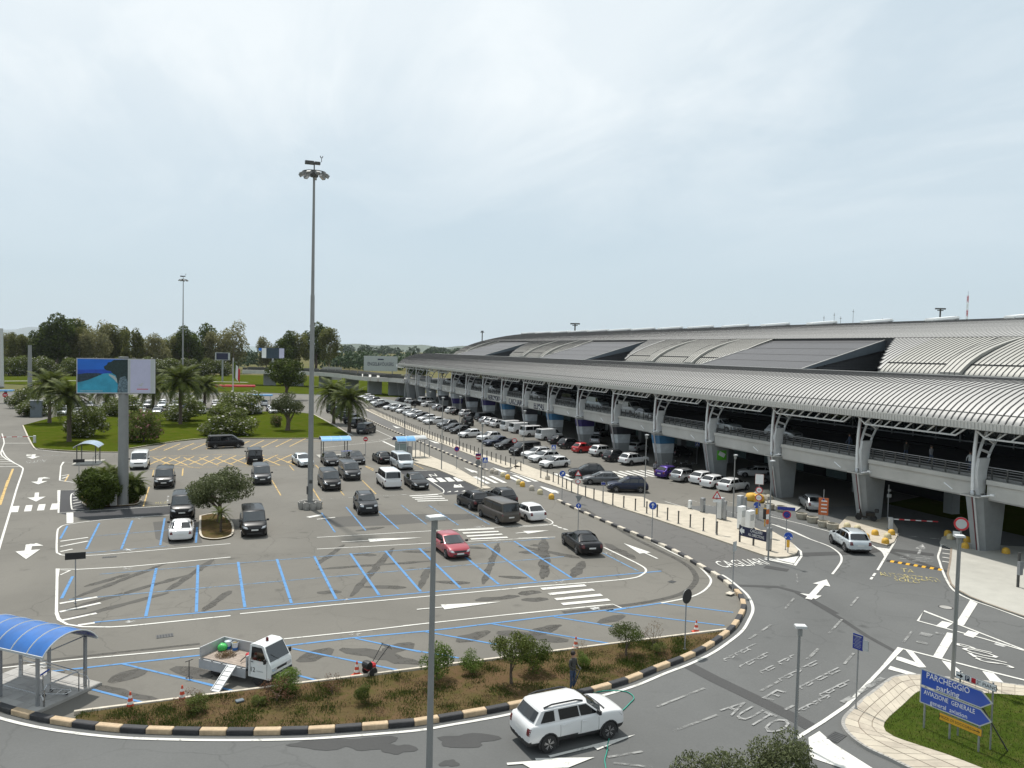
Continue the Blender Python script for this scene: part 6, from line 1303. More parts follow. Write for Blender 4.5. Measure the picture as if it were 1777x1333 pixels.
t = post(1363, 957, 3.0, 'round no-parking disc on the island tip under a blue plate', .12); plate_disc(t, 2.75, .32, 'sign_dblue', 'sign_red', .78); obj('bar', MB().mat('sign_red').bar((-.16, -.068, 2.59), (.16, -.068, 2.91), .06, .004), t); plate_rect(t, -.05, 3.22, 1.3, .26, 'sign_dblue')
def yellow_bollard(px, py_, label, z=.12):
    b = G(px, py_); t = thing('keep_left_bollard', label, 'bollard', (b.x, b.y, z), to_cam(b.x, b.y)); obj('post', MB().mat('galv').tube([(0, 0, 0), (0, 0, .45)], .04, 8), t); obj('sleeve', MB().mat('sign_yellow').box((0, 0, .72), (.22, .14, .58)), t); plate_disc(t, 1.28, .33, 'sign_blue', 'sign_white', .94)
    m = MB().mat('sign_white'); c = Vector((0, -.069, 1.24)); 
    for sg in (-1, 1): m.add([c+Vector((sg*.26, 0, -.14)), c+Vector((sg*.10, 0, -.10)), c+Vector((sg*.22, 0, .02))], [(0, 1, 2)]); m.bar(c+Vector((sg*.16, 0, -.04)), c+Vector((0, 0, .12)), .07, .003)
    obj('arrow', m, t)
yellow_bollard(1367, 962, 'yellow island bollard with a blue two-way arrow disc on the island tip'); yellow_bollard(1313, 901, 'yellow island bollard with a blue arrow disc under a stack of round signs', .02)
b = G(1315, 903); t = thing('sign_stack', 'tall stack of a parking sign and two red-ringed discs', 'sign', (b.x+.1, b.y+.1, .02), to_cam(b.x, b.y)); obj('post', MB().mat('galv').tube([(0, 0, 0), (0, 0, 4.2)], .04, 8), t); plate_rect(t, 0, 3.75, .75, .95, 'sign_white', 'sign_orange'); plate_disc(t, 3.85, .25, 'sign_dblue', 'sign_white', .9); stext('P', .3, 'sign_white', t, 0, 3.85, -.07); plate_disc(t, 2.75, .32, 'sign_white', 'sign_red', .74); plate_disc(t, 2.05, .32, 'sign_white', 'sign_red', .74)
for z_, s_ in ((2.75, '30'), (2.05, '')):
    if s_: stext(s_, .28, 'black', t, 0, z_, -.072)
    else: obj('pictogram', MB().mat('black').bar((-.15, -.07, 2.05), (.15, -.07, 2.05), .09, .004), t)
# dark direction sign on the island
a_, b_ = GP([(1500, 640), (1595, 668)], C_); c_ = GP([(1690, 690)], C_)[0]; dv = (c_-a_); t = thing('direction_sign', 'dark blue sign reading CAGLIARI ALL DIRECTIONS with a white arrow', 'sign', (a_.x, a_.y, .12), math.atan2(dv.y, dv.x)); wl_ = dv.length
for x in (0, wl_*.5): obj('post', MB().mat('dark_metal').box((x, .05, .7), (.13, .08, 1.4)), t)
plate_rect(t, wl_*.5+.05, .95, wl_*1.0, .78, 'sign_navy', name='sign_panel'); m = MB().mat('sign_white'); m.add([(.02, -.069, .98), (.32, -.069, 1.28), (.32, -.069, .68)], [(0, 1, 2)]); m.box((.42, -.069, .98), (.2, .002, .28)); obj('arrow', m, t); stext('CAGLIARI', .34, 'sign_white', t, wl_*.62, 1.14, -.068, sx=.78); stext('ALL DIRECTIONS', .32, 'sign_white', t, wl_*.62, .82, -.068, sx=.62)
# ticket machines, cabinets
def cabinet(px, py_, w, d, h, mat, label, name='ticket_machine', rot=.35, z=.12, plinth='dark_metal', panel='sign_grey'):
    b = G(px, py_); t = thing(name, label, 'machine' if name == 'ticket_machine' else 'cabinet', (b.x, b.y, z), rot); me = bevbox('housing', (w, d, h), .02, mat); obj('housing', me, t, (0, 0, h/2+.06)); obj('plinth', MB().mat(plinth).box((0, 0, .03), (w*.9, d*.9, .06)), t); obj('panel', MB().mat(panel).box((0, -d/2-.004, h*.7), (w*.7, .01, h*.3)), t); return t
cabinet(1219, 891, .40, .35, 1.3, 'galv', 'grey entry barrier post nearest the white short bollard'); cabinet(1250, 903, .55, .45, 1.9, 'galv_light', 'tall ticket machine with a dark lower door'); cabinet(1284, 890, .55, .45, 1.6, 'galv_light', 'ticket machine beyond the white cabinets', z=.02); cabinet(1258, 905, .22, .22, 1.7, 'galv', 'slim reader column beside the ticket machine'); cabinet(1293, 893, .2, .2, 1.6, 'galv', 'slim reader column beyond the white cabinets', z=.02)
cabinet(1286, 920, .75, .4, 1.9, 'sign_white', 'white electrical cabinet behind the dark sign, left of two', 'electrical_cabinet'); cabinet(1301, 925, .8, .4, 1.75, 'sign_white', 'white electrical cabinet behind the dark sign, right of two', 'electrical_cabinet'); cabinet(1334, 958, .35, .3, 1.7, 'galv', 'grey column at the foot of the island lamp', 'electrical_cabinet'); cabinet(197, 880, .55, .4, 1.2, 'concrete', 'pale utility cabinet at the foot of the billboard post', 'electrical_cabinet', 0, .1)
cabinet(1197, 885, .28, .28, .75, 'sign_white', 'short white square bollard before the ticket lanes', 'electrical_cabinet')
b = G(1327, 914); t = thing('traffic_light', 'small yellow-backed traffic light facing the exit lane', 'traffic light', (b.x, b.y, .02), .4); obj('post', MB().mat('sign_yellow').tube([(0, 0, 0), (0, 0, 1.0)], .05, 8), t); obj('housing', MB().mat('sign_yellow').box((.06, 0, 1.1), (.12, .3, 1.0)).mat('black').box((-.06, 0, 1.1), (.14, .26, .9)), t)
b = G(1330, 935); t = thing('orange_notice', 'narrow orange and white notice column by the island lamp', 'sign', (b.x, b.y, .12), .2); obj('post', MB().mat('galv').tube([(0, 0, 0), (0, 0, 3.2)], .05, 8), t); 
for k in range(4): obj('panel', MB().mat('sign_orange' if k % 2 == 0 else 'sign_white').box((0, -.08, 1.3 + k*.42), (.42, .03, .36)), t)
b = G(1428, 904); t = thing('notice_board', 'orange notice board with white lines standing behind the concrete tubs', 'sign', (b.x, b.y, 0), to_cam(b.x, b.y)); obj('post', MB().mat('galv').tube([(0, .05, 0), (0, .05, 2.9)], .035, 8), t); plate_rect(t, 0, 1.35, .85, 1.6, 'sign_orange', name='board')
for k in range(4): obj('text_line', MB().mat('sign_white').box((.05, -.07, 1.85 - k*.33), (.5, .004, .1)), t)
plate_disc(t, 1.98, .12, 'sign_dblue', 'sign_white', .8)
b = G(1766, 1022); t = thing('path_post', 'dark post at the right edge of the pale terminal footway', 'post', (b.x, b.y, .12)); obj('post', MB().mat('dark_metal').tube([(0, 0, 0), (0, 0, 2.3)], .09, 8), t); obj('box', MB().mat('galv').box((0, -.1, 1.3), (.3, .2, .9)), t)
# barriers
def barrier(px, py_, L, ang, label, z=.1):
    b = G(px, py_); t = thing('parking_barrier', label, 'barrier', (b.x, b.y, z), ang); obj('housing', bevbox('housing', (.35, .35, 1.05), .03, 'galv_light'), t, (0, 0, .55)); obj('plinth', MB().mat('dark_metal').box((0, 0, .02), (.45, .45, .05)), t); m = MB()
    for k in range(8): m.mat('sign_white' if k % 2 == 0 else 'sign_red').box((.2 + L*(k+.5)/8, -.05, .95), (L/8-.002, .04, .09))
    obj('boom', m, t); return t
p0, p1 = G(1548, 912), G(1604, 915); barrier(1545, 921, 3.6, math.atan2(-1.9, 3.0), 'parking barrier with a lowered boom at the underpass entry')
barrier(60, 770, 5.2, math.atan2(-.4, -5), 'barrier with a lowered boom across the left road beside the lawn', .1)
b = G(1540, 905); t = thing('camera_pole', 'grey pole with small boxes at the underpass barrier', 'pole', (b.x, b.y, .12)); obj('post', MB().mat('galv').tube([(0, 0, 0), (0, 0, 3.3)], .05, 8), t); obj('box', MB().mat('galv_light').box((0, -.08, 2.3), (.35, .2, .3)).box((0, -.08, 2.8), (.2, .2, .2)), t)
# speed hump
a_, b_ = GP([(832, 678), (1210, 742)], D_); L_ = (b_-a_).length; t = thing('speed_hump', 'black and orange striped speed hump before the underpass', 'speed hump', a_, math.atan2((b_-a_).y, (b_-a_).x)); nb = 14
for k in range(nb): obj('hump_segment', MB().mat('sign_yellow' if k % 2 else 'rubber').add([(L_*k/nb, -.32, .006), (L_*(k+1)/nb-.02, -.32, .006), (L_*(k+1)/nb-.02, 0, .06), (L_*k/nb, 0, .06), (L_*k/nb, .32, .006), (L_*(k+1)/nb-.02, .32, .006)], [(0, 1, 2, 3), (3, 2, 5, 4)]), t)
# big blue direction sign on the near lawn
pa, pb_ = Vector((27.12, 23.2, 0)), Vector((27.5, 21.04, 0)); dv = pb_-pa; t = thing('direction_sign', 'large blue arrow-shaped sign reading PARCHEGGIO parking and AVIAZIONE GENERALE general aviation', 'sign', (pa.x, pa.y, .13), math.atan2(dv.y, dv.x))
for x in (0.06, 1.1, 2.22): obj('post', MB().mat('galv').tube([(x, .04, 0), (x, .04, 2.35)], .04, 8), t)
obj('brace', MB().mat('dark_metal').tube([(2.1, .05, 2.0), (2.75, 1.1, 0)], .03, 6), t)
def arrow_panel(z0, z1, x0, x1, tip, mat, rim):
    def out(e): return [(x0+e, z0+e), (x1-e*.3, z0+e), (tip-e*1.6, (z0+z1)/2), (x1-e*.3, z1-e), (x0+e, z1-e)]
    m = MB(); A = out(0); n_ = 5; m.mat('sign_back').add([(x, -.045, z) for x, z in A] + [(x, -.075, z) for x, z in A], [(0, 1, 2, 3, 4)] + [(i, n_+i, n_+(i+1) % 5, (i+1) % 5) for i in range(5)]); m.mat(rim).add([(x, -.076, z) for x, z in A], [(4, 3, 2, 1, 0)]); B2 = out(.045); m.mat(mat).add([(x, -.079, z) for x, z in B2], [(4, 3, 2, 1, 0)]); return obj('sign_panel', m, t)
arrow_panel(1.74, 2.42, -.1, 2.30, 2.72, 'sign_blue', 'sign_grey'); arrow_panel(1.03, 1.71, -.1, 2.30, 2.72, 'sign_blue', 'sign_grey')
stext('PARCHEGGIO', .33, 'sign_white', t, 1.0, 2.22, -.082, sx=.84); stext('parking', .31, 'sign_white', t, 1.02, 1.90, -.082); stext('AVIAZIONE  GENERALE', .26, 'sign_white', t, 1.08, 1.51, -.082, sx=.74); stext('general  aviation', .25, 'sign_white', t, 1.08, 1.20, -.082, sx=.9)
o = plate_rect(t, 1.55, .80, 1.65, .30, 'sign_yellow', 'black', 'sign_plate', .015); stext('MEZZI DI SOCCORSO', .14, 'black', t, 1.42, .80, -.07); obj('arrow', MB().mat('black').box((2.18, -.068, .80), (.22, .003, .03)).bar((2.3, -.068, .80), (2.2, -.068, .88), .03, .003).bar((2.3, -.068, .80), (2.2, -.068, .72), .03, .003), t)
t2 = thing('direction_sign', 'narrow white sign with arrow, P and 2° PIANO behind the blue sign', 'sign', (pa.x+.55, pa.y+.25, .13), math.atan2(dv.y, dv.x)); 
for x in (1.25, 2.5): obj('post', MB().mat('galv').tube([(x, .04, 0), (x, .04, 2.62)], .035, 8), t2)
plate_rect(t2, 1.9, 2.45, 1.55, .27, 'sign_white', 'black', bw=.012); stext('2° PIANO', .19, 'black', t2, 2.33, 2.44, -.07); obj('arrow', MB().mat('black').box((1.24, -.069, 2.45), (.14, .003, .06)).add([(1.30, -.07, 2.55), (1.30, -.07, 2.35), (1.42, -.07, 2.45)], [(0, 1, 2)]), t2); obj('parking_symbol', MB().mat('sign_navy').box((1.58, -.069, 2.45), (.17, .003, .2)), t2); stext('P', .2, 'sign_white', t2, 1.58, 2.45, -.073); obj('red_square', MB().mat('sign_red').box((1.82, -.069, 2.45), (.17, .003, .2)), t2)
# ---------------------------------------------------------------- billboards
t = thing('billboard', 'two-part billboard with a blue bay picture and a pale panel on one thick grey column', 'billboard', (-7.14, 79.67, .1)); obj('column', MB().mat('mast_grey').tube([(0, .35, 0), (0, .35, 13.55)], [.46, .41], 16).mesh('column', 40), t)
fr = MB().mat('dark_metal').box((-.52, 0, 11.8), (6.45, .3, 3.2)); fr.mat('galv_light').box((-.52, -.155, 11.8), (6.4, .02, 3.14)); obj('frame', fr, t)
pm('ad_sky', (.01, .13, .55), .5, var=.2, scale=.3); pm('ad_sea', (.01, .06, .38), .5, var=.3, scale=1.2); pm('ad_shallow', (.03, .28, .42), .5, var=.25, scale=1.0); pm('ad_rock', (.02, .04, .06), .6, var=.5, scale=5); pm('ad_tree', (.012, .03, .03), .6, var=.5, scale=6); pm('ad_sand', (.35, .42, .42), .6, var=.25, scale=6); pm('ad_lilac', (.46, .46, .60), .5, var=.04); pm('ad_foam', (.10, .15, .18), .6, var=.8, scale=9)
def ad(pts, y, mat, m): m.mat(mat).add([(x, y, z) for x, z in pts], [tuple(range(len(pts)))])
m = MB(); X0, X1, Z0, Z1 = -3.66, .40, 10.30, 13.32; u = lambda a, b: (X0 + (X1-X0)*a, Z1 - (Z1-Z0)*b)
ad([u(0, 0), u(1, 0), u(1, 1), u(0, 1)], -.170, 'ad_shallow', m); ad([u(0, 0), u(1, 0), u(1, .32), u(0, .32)], -.173, 'ad_sky', m); ad([u(0, .32), u(1, .30), u(1, .42), u(.6, .42), u(.3, .47), u(0, .5)], -.176, 'ad_sea', m)
ad([u(0, .46), u(.18, .42), u(.42, .42), u(.5, .44), u(.38, .52), u(.22, .62), u(.08, .68), u(0, .70)], -.179, 'ad_rock', m); ad([u(.62, .44), u(.74, .5), u(.8, .62), u(.79, .72), u(.72, .6), u(.62, .48)], -.179, 'ad_sand', m)
rr = random.Random(5); tr_ = [u(1, 0), u(.72, 0.02), u(.66, .08), u(.60, .10), u(.58, .17), u(.52, .22), u(.53, .29), u(.58, .34), u(.66, .36), u(.70, .44), u(.76, .48), u(.78, .6), u(.80, .78), u(.79, 1), u(1, 1)]; ad(tr_, -.182, 'ad_tree', m); ad([u(.84, .55), u(.95, .5), u(1, .7), u(1, 1), u(.80, 1), u(.8, .8)], -.185, 'ad_foam', m); ad([u(0.05, .945), u(.5, .945), u(.5, .96), u(.05, .96)], -.185, 'ad_sand', m); obj('poster', m, t)
m = MB().mat('ad_lilac').box((1.45, -.17, 11.8), (1.66, .006, 3.02)); m.mat('sign_grey').box((2.45, -.17, 11.8), (.30, .006, 3.02)).box((.53, -.17, 11.8), (.14, .006, 3.02)); m.mat('sign_red').box((1.62, -.1755, 10.62), (.95, .003, .07)); m.mat('sign_grey').box((1.45, -.1755, 10.98), (.3, .003, .12)).box((1.6, -.1755, 11.12), (.18, .003, .1)); obj('poster', m, t)
b = G(473, 668); t = thing('billboard', 'far billboard with dark and white panels in front of the trees', 'billboard', (b.x, b.y, 0), -.1); hb = htop(b, 473, 622); ht_ = htop(b, 473, 604); sc = math.hypot(b.x, b.y)/1370; obj('column', MB().mat('galv').tube([(0, 0, 0), (0, 0, hb)], .4, 10), t); obj('frame', MB().mat('ad_rock').box((0, 0, (hb+ht_)/2), (36*sc, .5, ht_-hb)), t); obj('poster', MB().mat('sign_white').box((-14*sc, -.3, (hb+ht_)/2), (7*sc, .05, ht_-hb-.2)).mat('ad_lilac').box((14*sc, -.3, (hb+ht_)/2), (8*sc, .05, ht_-hb-.2)).mat('ad_sky').box((-20*sc, -.3, ht_-.6), (5*sc, .05, 1.0)), t)
b = G(386, 662); t = thing('billboard', 'small dark far billboard behind the hedge end', 'billboard', (b.x, b.y, 0), -.1); hb = htop(b, 386, 625); ht_ = htop(b, 386, 612); sc = math.hypot(b.x, b.y)/1370; obj('column', MB().mat('galv').tube([(0, 0, 0), (0, 0, hb)], .35, 8), t); obj('frame', MB().mat('sign_grey').box((0, 0, (hb+ht_)/2), (23*sc, .4, ht_-hb)), t); obj('poster', MB().mat('sign_navy').box((-.6*sc, -.22, (hb+ht_)/2), (18*sc, .04, ht_-hb-.4)), t)
b = G(660, 668); t = thing('billboard', 'wide pale board reading ENGEL&VÖLKERS beside the ramp at the terminal end', 'billboard', (b.x, b.y, 0), -.3); hb = htop(b, 660, 644); ht_ = htop(b, 660, 618); sc = math.hypot(b.x, b.y)/1370; wb_ = 57*sc
for x in (-.35, .35): obj('post', MB().mat('galv').tube([(x*wb_, .3, 0), (x*wb_, .3, ht_-.5)], .2, 8), t)
obj('board', MB().mat('sign_grey').box((0, 0, (hb+ht_)/2), (wb_, .3, ht_-hb)), t); stext('ENGEL&VÖLKERS', 2.1*sc/.2, 'sign_navy', t, 0, (hb+ht_)/2 - .2, -.2, sx=.9) if False else stext('ENGEL&VÖLKERS', (ht_-hb)*.34, 'sign_navy', t, 0, (hb+ht_)/2-.15*(ht_-hb)*.3, -.2, sx=.66); obj('emblem', MB().mat('sign_navy').box((0, -.2, ht_-.22*(ht_-hb)), (10*sc, .03, .5)), t)
b = G(576, 668); obj('hoarding', MB().mat('concrete').box((0, 0, 4.5), (7.5, .4, 5.0)).mat('galv').box((-2.5, .3, 2), (.3, .3, 4)).box((2.5, .3, 2), (.3, .3, 4)), None, (b.x, b.y, 0), label='blank grey hoarding seen from behind left of the wide board', cat='billboard')
# flags
b = G(404, 706); t = thing('flagpole', 'flagpole with hanging flags on the lawn', 'flagpole', (b.x, b.y, .1)); hF = htop(b, 403, 622); obj('pole', MB().mat('galv_light').tube([(0, 0, 0), (0, 0, hF)], [.16, .10], 8), t)
for k, (mt, x) in enumerate((('sign_green', -.1), ('sign_white', .45), ('sign_red', .9))):
    mm = MB().mat(mt if k else 'leaf_dark'); mm.add([(x, 0, hF-.6-k*.8), (x+.7, -.25, hF-1.4-k*.7), (x+.6, -.15, hF-5.2-.4*k), (x-.05, 0, hF-4.6)], [(0, 1, 2, 3)]); obj('flag', mm, t)
b = G(410, 690); obj('red_canopy', MB().mat('sign_red').box((0, 0, 2.9), (11, 3.2, .5)).mat('galv').box((-5, 0, 1.4), (.15, .15, 2.8)).box((5, 0, 1.4), (.15, .15, 2.8)), None, (b.x, b.y+8, 0), label='long red canopy roof in the packed car park', cat='canopy')
b = G(447, 704); obj('blue_canopy', MB().mat('shelter_sky').box((0, 0, 2.6), (7, 2.4, .3)).mat('galv').box((-3, 0, 1.3), (.12, .12, 2.6)).box((3, 0, 1.3), (.12, .12, 2.6)), None, (b.x, b.y, 0), label='pale blue canopy roof behind the flagpole oleander', cat='canopy')
# ---------------------------------------------------------------- shelters
def barrel(L, W_, rise, n=10):
    return [((W_/2)*math.sin(a), rise*(math.cos(a)-math.cos(R(62)))/(1-math.cos(R(62)))) for a in [R(-62 + 124*k/n) for k in range(n+1)]], L
def roof_mesh(L, W_, rise, mat, under, seg=4, rib='sign_grey'):
    pr = [((W_/2)*math.sin(R(-62+124*k/12))/math.sin(R(62)), rise*(math.cos(R(-62+124*k/12))-math.cos(R(62)))/(1-math.cos(R(62)))) for k in range(13)]
    m = MB().mat(mat); n_ = 13
    for x0 in range(seg):
        a, b = -L/2 + L*x0/seg, -L/2 + L*(x0+1)/seg
        m.add([(a, y, z+.03) for y, z in pr] + [(b, y, z+.03) for y, z in pr], [(i, i+1, n_+i+1, n_+i) for i in range(n_-1)])
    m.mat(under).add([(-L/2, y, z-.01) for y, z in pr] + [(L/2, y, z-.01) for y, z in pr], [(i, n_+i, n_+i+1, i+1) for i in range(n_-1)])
    r_ = MB().mat(rib)
    for x0 in range(seg+1):
        a = -L/2 + L*x0/seg; r_.tube([(a, y, z+.03) for y, z in pr], .03, 5)
    for sg in (0, -1): r_.box((0, pr[sg][0], pr[sg][1]), (L+.06, .07, .09))
    return m, r_
PA, PB, PC = Vector((-7.93, 37.66, 0)), Vector((-6.35, 36.22, 0)), Vector((-4.84, 37.86, 0)); ax = (PB-PA).normalized(); sd = (PC-PB).normalized(); wS = (PC-PB).length
org = (PB+PC)/2 - ax*1.75
t = thing('trolley_shelter', 'blue barrel-roofed luggage trolley shelter on a paved platform at the left edge', 'shelter', (org.x, org.y, 0), math.atan2(ax.y, ax.x))
pl_ = MB().mat('concrete_dark').box((-.2, 0, .06), (4.7, 3.25, .12)); plo = obj('platform', pl_, t)
for i in range(8):
    for j in range(6): obj('paving_slab', MB().mat('concrete' if (i+j) % 3 else 'concrete_dark').box((-2.26 + i*.585, -1.34 + j*.535, .125), (.57, .52, .02)), plo)
rf, rb = roof_mesh(4.6, 2.55, .62, 'shelter_blue', 'shelter_dark', 5); rfo = obj('roof', rf.mesh('roof', 30), t, (-.05, 0, 2.25)); obj('roof_rib', rb, rfo)
for x in (1.75, -.42, -2.2):
    for sg in (-1, 1): obj('post', MB().mat('galv').box((x, sg*wS/2, 1.18), (.11, .11, 2.15)), t)
for x in (1.75, -.42): obj('tie_bar', MB().mat('galv').tube([(x, -wS/2, 2.2), (x, wS/2, 2.3)], .025, 6), t)
for sg in (-1, 1): obj('side_rail', MB().mat('steel').tube([(-2.2, sg*wS/2*.96, .62), (1.4, sg*wS/2*.96, .62), (1.9, sg*wS/2*.96, .58), (2.02, sg*wS/2*.96, .4), (2.02, sg*wS/2*.96, .12)], .025, 8), t)
for y_ in (-.35, .55): obj('guard_rail', MB().mat('steel').tube([(-1.6, y_+.2, .12), (-1.6, y_+.2, .9), (-1.5, y_+.2, 1.0), (1.9, y_, 1.0), (2.05, y_, .9), (2.05, y_, .12)], .025, 8) if y_ > 0 else MB().mat('steel').tube([(2.05, -1.05, .12), (2.05, -1.05, .85), (2.05, -.95, .98), (2.0, .75, 1.0), (2.0, .9, .9), (2.0, .9, .12)], .025, 8), t)
def trolley(x, y, z, rot, label):
    t = thing('luggage_trolley', label, 'trolley', (x, y, z), rot); f = MB().mat('steel'); f.tube([(-.35, -.25, .95), (-.35, -.25, .14), (.55, -.2, .14)], .02, 6).tube([(-.35, .25, .95), (-.35, .25, .14), (.55, .2, .14)], .02, 6).tube([(.55, -.2, .14), (.68, 0, .16), (.55, .2, .14)], .02, 6); f.bar((-.2, -.25, .14), (-.2, .25, .14), .03, .03).bar((.2, -.23, .14), (.2, .23, .14), .03, .03); obj('frame', f, t)
    obj('back_panel', MB().mat('galv_light').box((-.35, 0, .60), (.02, .44, .5)), t); obj('handle', MB().mat('sign_blue').tube([(-.42, -.29, .95), (-.42, .29, .95)], .035, 8), t)
    for wx, wy in ((-.3, -.25), (-.3, .25), (.5, 0)): obj('wheel', MB().mat('rubber').lathe([(.07, -.02), (.07, .02)], 10, axis='Y'), t, (wx, wy, .075))
    return t
pt = org + ax*1.45 - sd*.1; trolley(pt.x, pt.y, .135, math.atan2(ax.y, ax.x)+.35, 'single luggage trolley under the near blue shelter')
def shelter(px, py_, L, W_, h, rot, roofm, label, seg=3):
    b = G(px, py_); t = thing('trolley_shelter', label, 'shelter', (b.x, b.y, 0), rot); rf, rb = roof_mesh(L, W_, .5, roofm, 'shelter_dark' if roofm != 'sign_grey' else 'galv', seg); o = obj('roof', rf.mesh('roof', 30), t, (0, 0, h-.5)); obj('roof_rib', rb, o)
    for x in (-L/2+.3, L/2-.5):
        for sg in (-1, 1): obj('post', MB().mat('dark_metal').box((x, sg*W_*.38, (h-.3)/2), (.10, .10, h-.3)), t)
    obj('platform', MB().mat('slab_pale').box((0, 0, .05), (L+.6, W_+.3, .10)), t); obj('guard_rail', MB().mat('steel').tube([(-L/2, -W_*.3, .1), (-L/2, -W_*.3, .9), (L/2, -W_*.3, .9), (L/2, -W_*.3, .1)], .03, 6), t); return t
shelter(581, 792, 4.0, 2.6, 2.75, .02, 'shelter_sky', 'light blue barrel-roofed shelter by the black saloons'); shelter(154, 803, 3.4, 2.7, 2.55, 1.5, 'shelter_pale', 'small round-roofed shelter seen end-on behind the black board')
b = G(580, 796); 
for k in range(4): trolley(b.x + 1.2 + .35*k, b.y - .3 + .1*k, .11, 1.2, 'luggage trolley in the nest under the light blue shelter') ['group'] = 'nested trolleys'
b = G(703, 799); t = thing('pay_kiosk', 'pay-station kiosk with a sky-blue curved roof at the lot footway', 'kiosk', (b.x, b.y, .12), .1); obj('cabin', MB().mat('sign_grey').box((-.6, 0, 1.2), (1.1, 1.8, 2.4)).mat('pane_teal').box((-.62, -.91, 1.3), (.9, .02, 1.9)).box((-1.16, 0, 1.3), (.02, 1.5, 1.9)), t); obj('machine', MB().mat('galv').box((.35, -.5, .9), (.6, .7, 1.8)), t); rf, rb = roof_mesh(2.6, 2.2, .55, 'shelter_sky', 'shelter_dark', 2); o = obj('roof', rf.mesh('roof', 30), t, (-.2, 0, 2.55)); obj('roof_rib', rb, o); obj('frame', MB().mat('galv').tube([(1.9, 1.2, 0), (1.9, 1.2, 2.3), (2.4, 1.2, 2.6), (3.4, 1.2, 2.5), (3.9, 1.2, 2.2), (3.9, 1.2, 0)], .06, 6), t)
t2 = thing('round_kiosk', 'second open frame shelter with a curved grey roof beside the pay kiosk', 'shelter', (G(722, 794).x, G(722, 794).y, .12), .1); rf, rb = roof_mesh(2.4, 2.0, .5, 'sign_grey', 'galv', 2); obj('roof', rf.mesh('roof', 30), t2, (0, 0, 2.4)); 
for x in (-.9, .9):
    for sg in (-1, 1): obj('post', MB().mat('galv').box((x, sg*.85, 1.25), (.09, .09, 2.5)), t2)
b = G(63, 724); obj('dark_cabinet', MB().mat('fascia_slate').box((0, 0, 1.6), (1.9, 1.2, 3.2)).mat('galv').box((0, 0, 3.25), (2.2, 1.5, .12)), None, (b.x, b.y, 0), label='dark grey kiosk cabinet at the left road junction', cat='cabinet')
b = G(10, 700); t = thing('guard_booth', 'small blue-roofed booth at the left edge', 'kiosk', (b.x, b.y, 0)); obj('roof', MB().mat('shelter_sky').box((0, 0, 3.0), (3.2, 2.4, .3)), t); obj('post', MB().mat('dark_metal').box((0, 0, 1.45), (.5, .5, 2.9)), t); obj('sign', MB().mat('sign_red').lathe([(.55, -.05), (.55, .05)], 14, (0, -.6, 2.0), 'Y').mat('sign_white').box((0, -.68, 2.0), (.7, .04, .16)), t)
# ---------------------------------------------------------------- the little flatbed truck
tr0 = Vector((1.70, 37.15, 0)); t = thing('flatbed_truck', 'small white and grey flatbed truck numbered 12 with a ramp leaning on its bed', 'truck', (tr0.x, tr0.y, .01), R(-44))
# local +X forward; near side (towards camera, right of travel) is -Y ; rear x=-1.9 front x=+2.0
ch = MB().mat('black').box((-.1, 0, .48), (3.6, .7, .16)).box((1.35, 0, .42), (1.1, 1.2, .2)); obj('chassis', ch, t)
bed = MB().mat('truck_grey').box((-.62, 0, .70), (2.62, 1.50, .08)); bo = obj('bed', bed, t)
for k in range(8): obj('plank', MB().mat('wood_bed').box((-.62, -.66 + k*.188, .752), (2.56, .178, .024)), bo)
obj('side_board', MB().mat('truck_grey').box((-.62, .76, .98), (2.66, .05, .46)), t); obj('side_board', MB().mat('truck_grey').box((-.62, -.80, .50), (2.66, .05, .42)), t, label='lowered near side board hanging down'); obj('tail_board', MB().mat('truck_grey').box((-1.95, 0, .98), (.05, 1.50, .46)), t); obj('head_board', MB().mat('truck_grey').box((.70, -.55, 1.0), (.05, .38, .5)).box((.70, .3, 1.0), (.05, .85, .5)), t)
for k in range(5): obj('latch', MB().mat('steel').box((-1.75 + k*.56, -.80, .73), (.06, .08, .05)), t)
def cab_sec(y): return [(.76, .36), (.76, 1.20), (.80, 1.76), (.98, 1.84), (1.42, 1.83), (1.56, 1.76), (1.93, 1.12), (2.02, .98), (2.04, .45), (1.95, .36)]
cs = cab_sec(0); n_ = len(cs); cb2 = MB().mat('truck_white')
lay = [(-.70, 0), (-.66, 1), (.66, 1), (.70, 0)]
vs = []
for yy, full_ in lay:
    for x, z in cs: vs.append((x if full_ else 1.38+(x-1.38)*.985, yy*(1.0 if z < 1.15 else 1-.13*(z-1.15)/.7), z if full_ else 1.05+(z-1.05)*.985))
fs = [tuple(range(n_-1, -1, -1)), tuple(3*n_+k for k in range(n_))]
for i in range(3):
    for k in range(n_): fs.append((i*n_+k, i*n_+(k+1) % n_, (i+1)*n_+(k+1) % n_, (i+1)*n_+k))
cb2.add(vs, fs); obj('cab', cb2.mesh('cab', 40), t)
ws = MB().mat('glass_front').add([(1.60, -.58, 1.74), (1.60, .58, 1.74), (1.945, .62, 1.15), (1.945, -.62, 1.15)], [(0, 1, 2, 3)]); obj('windscreen', ws, t)
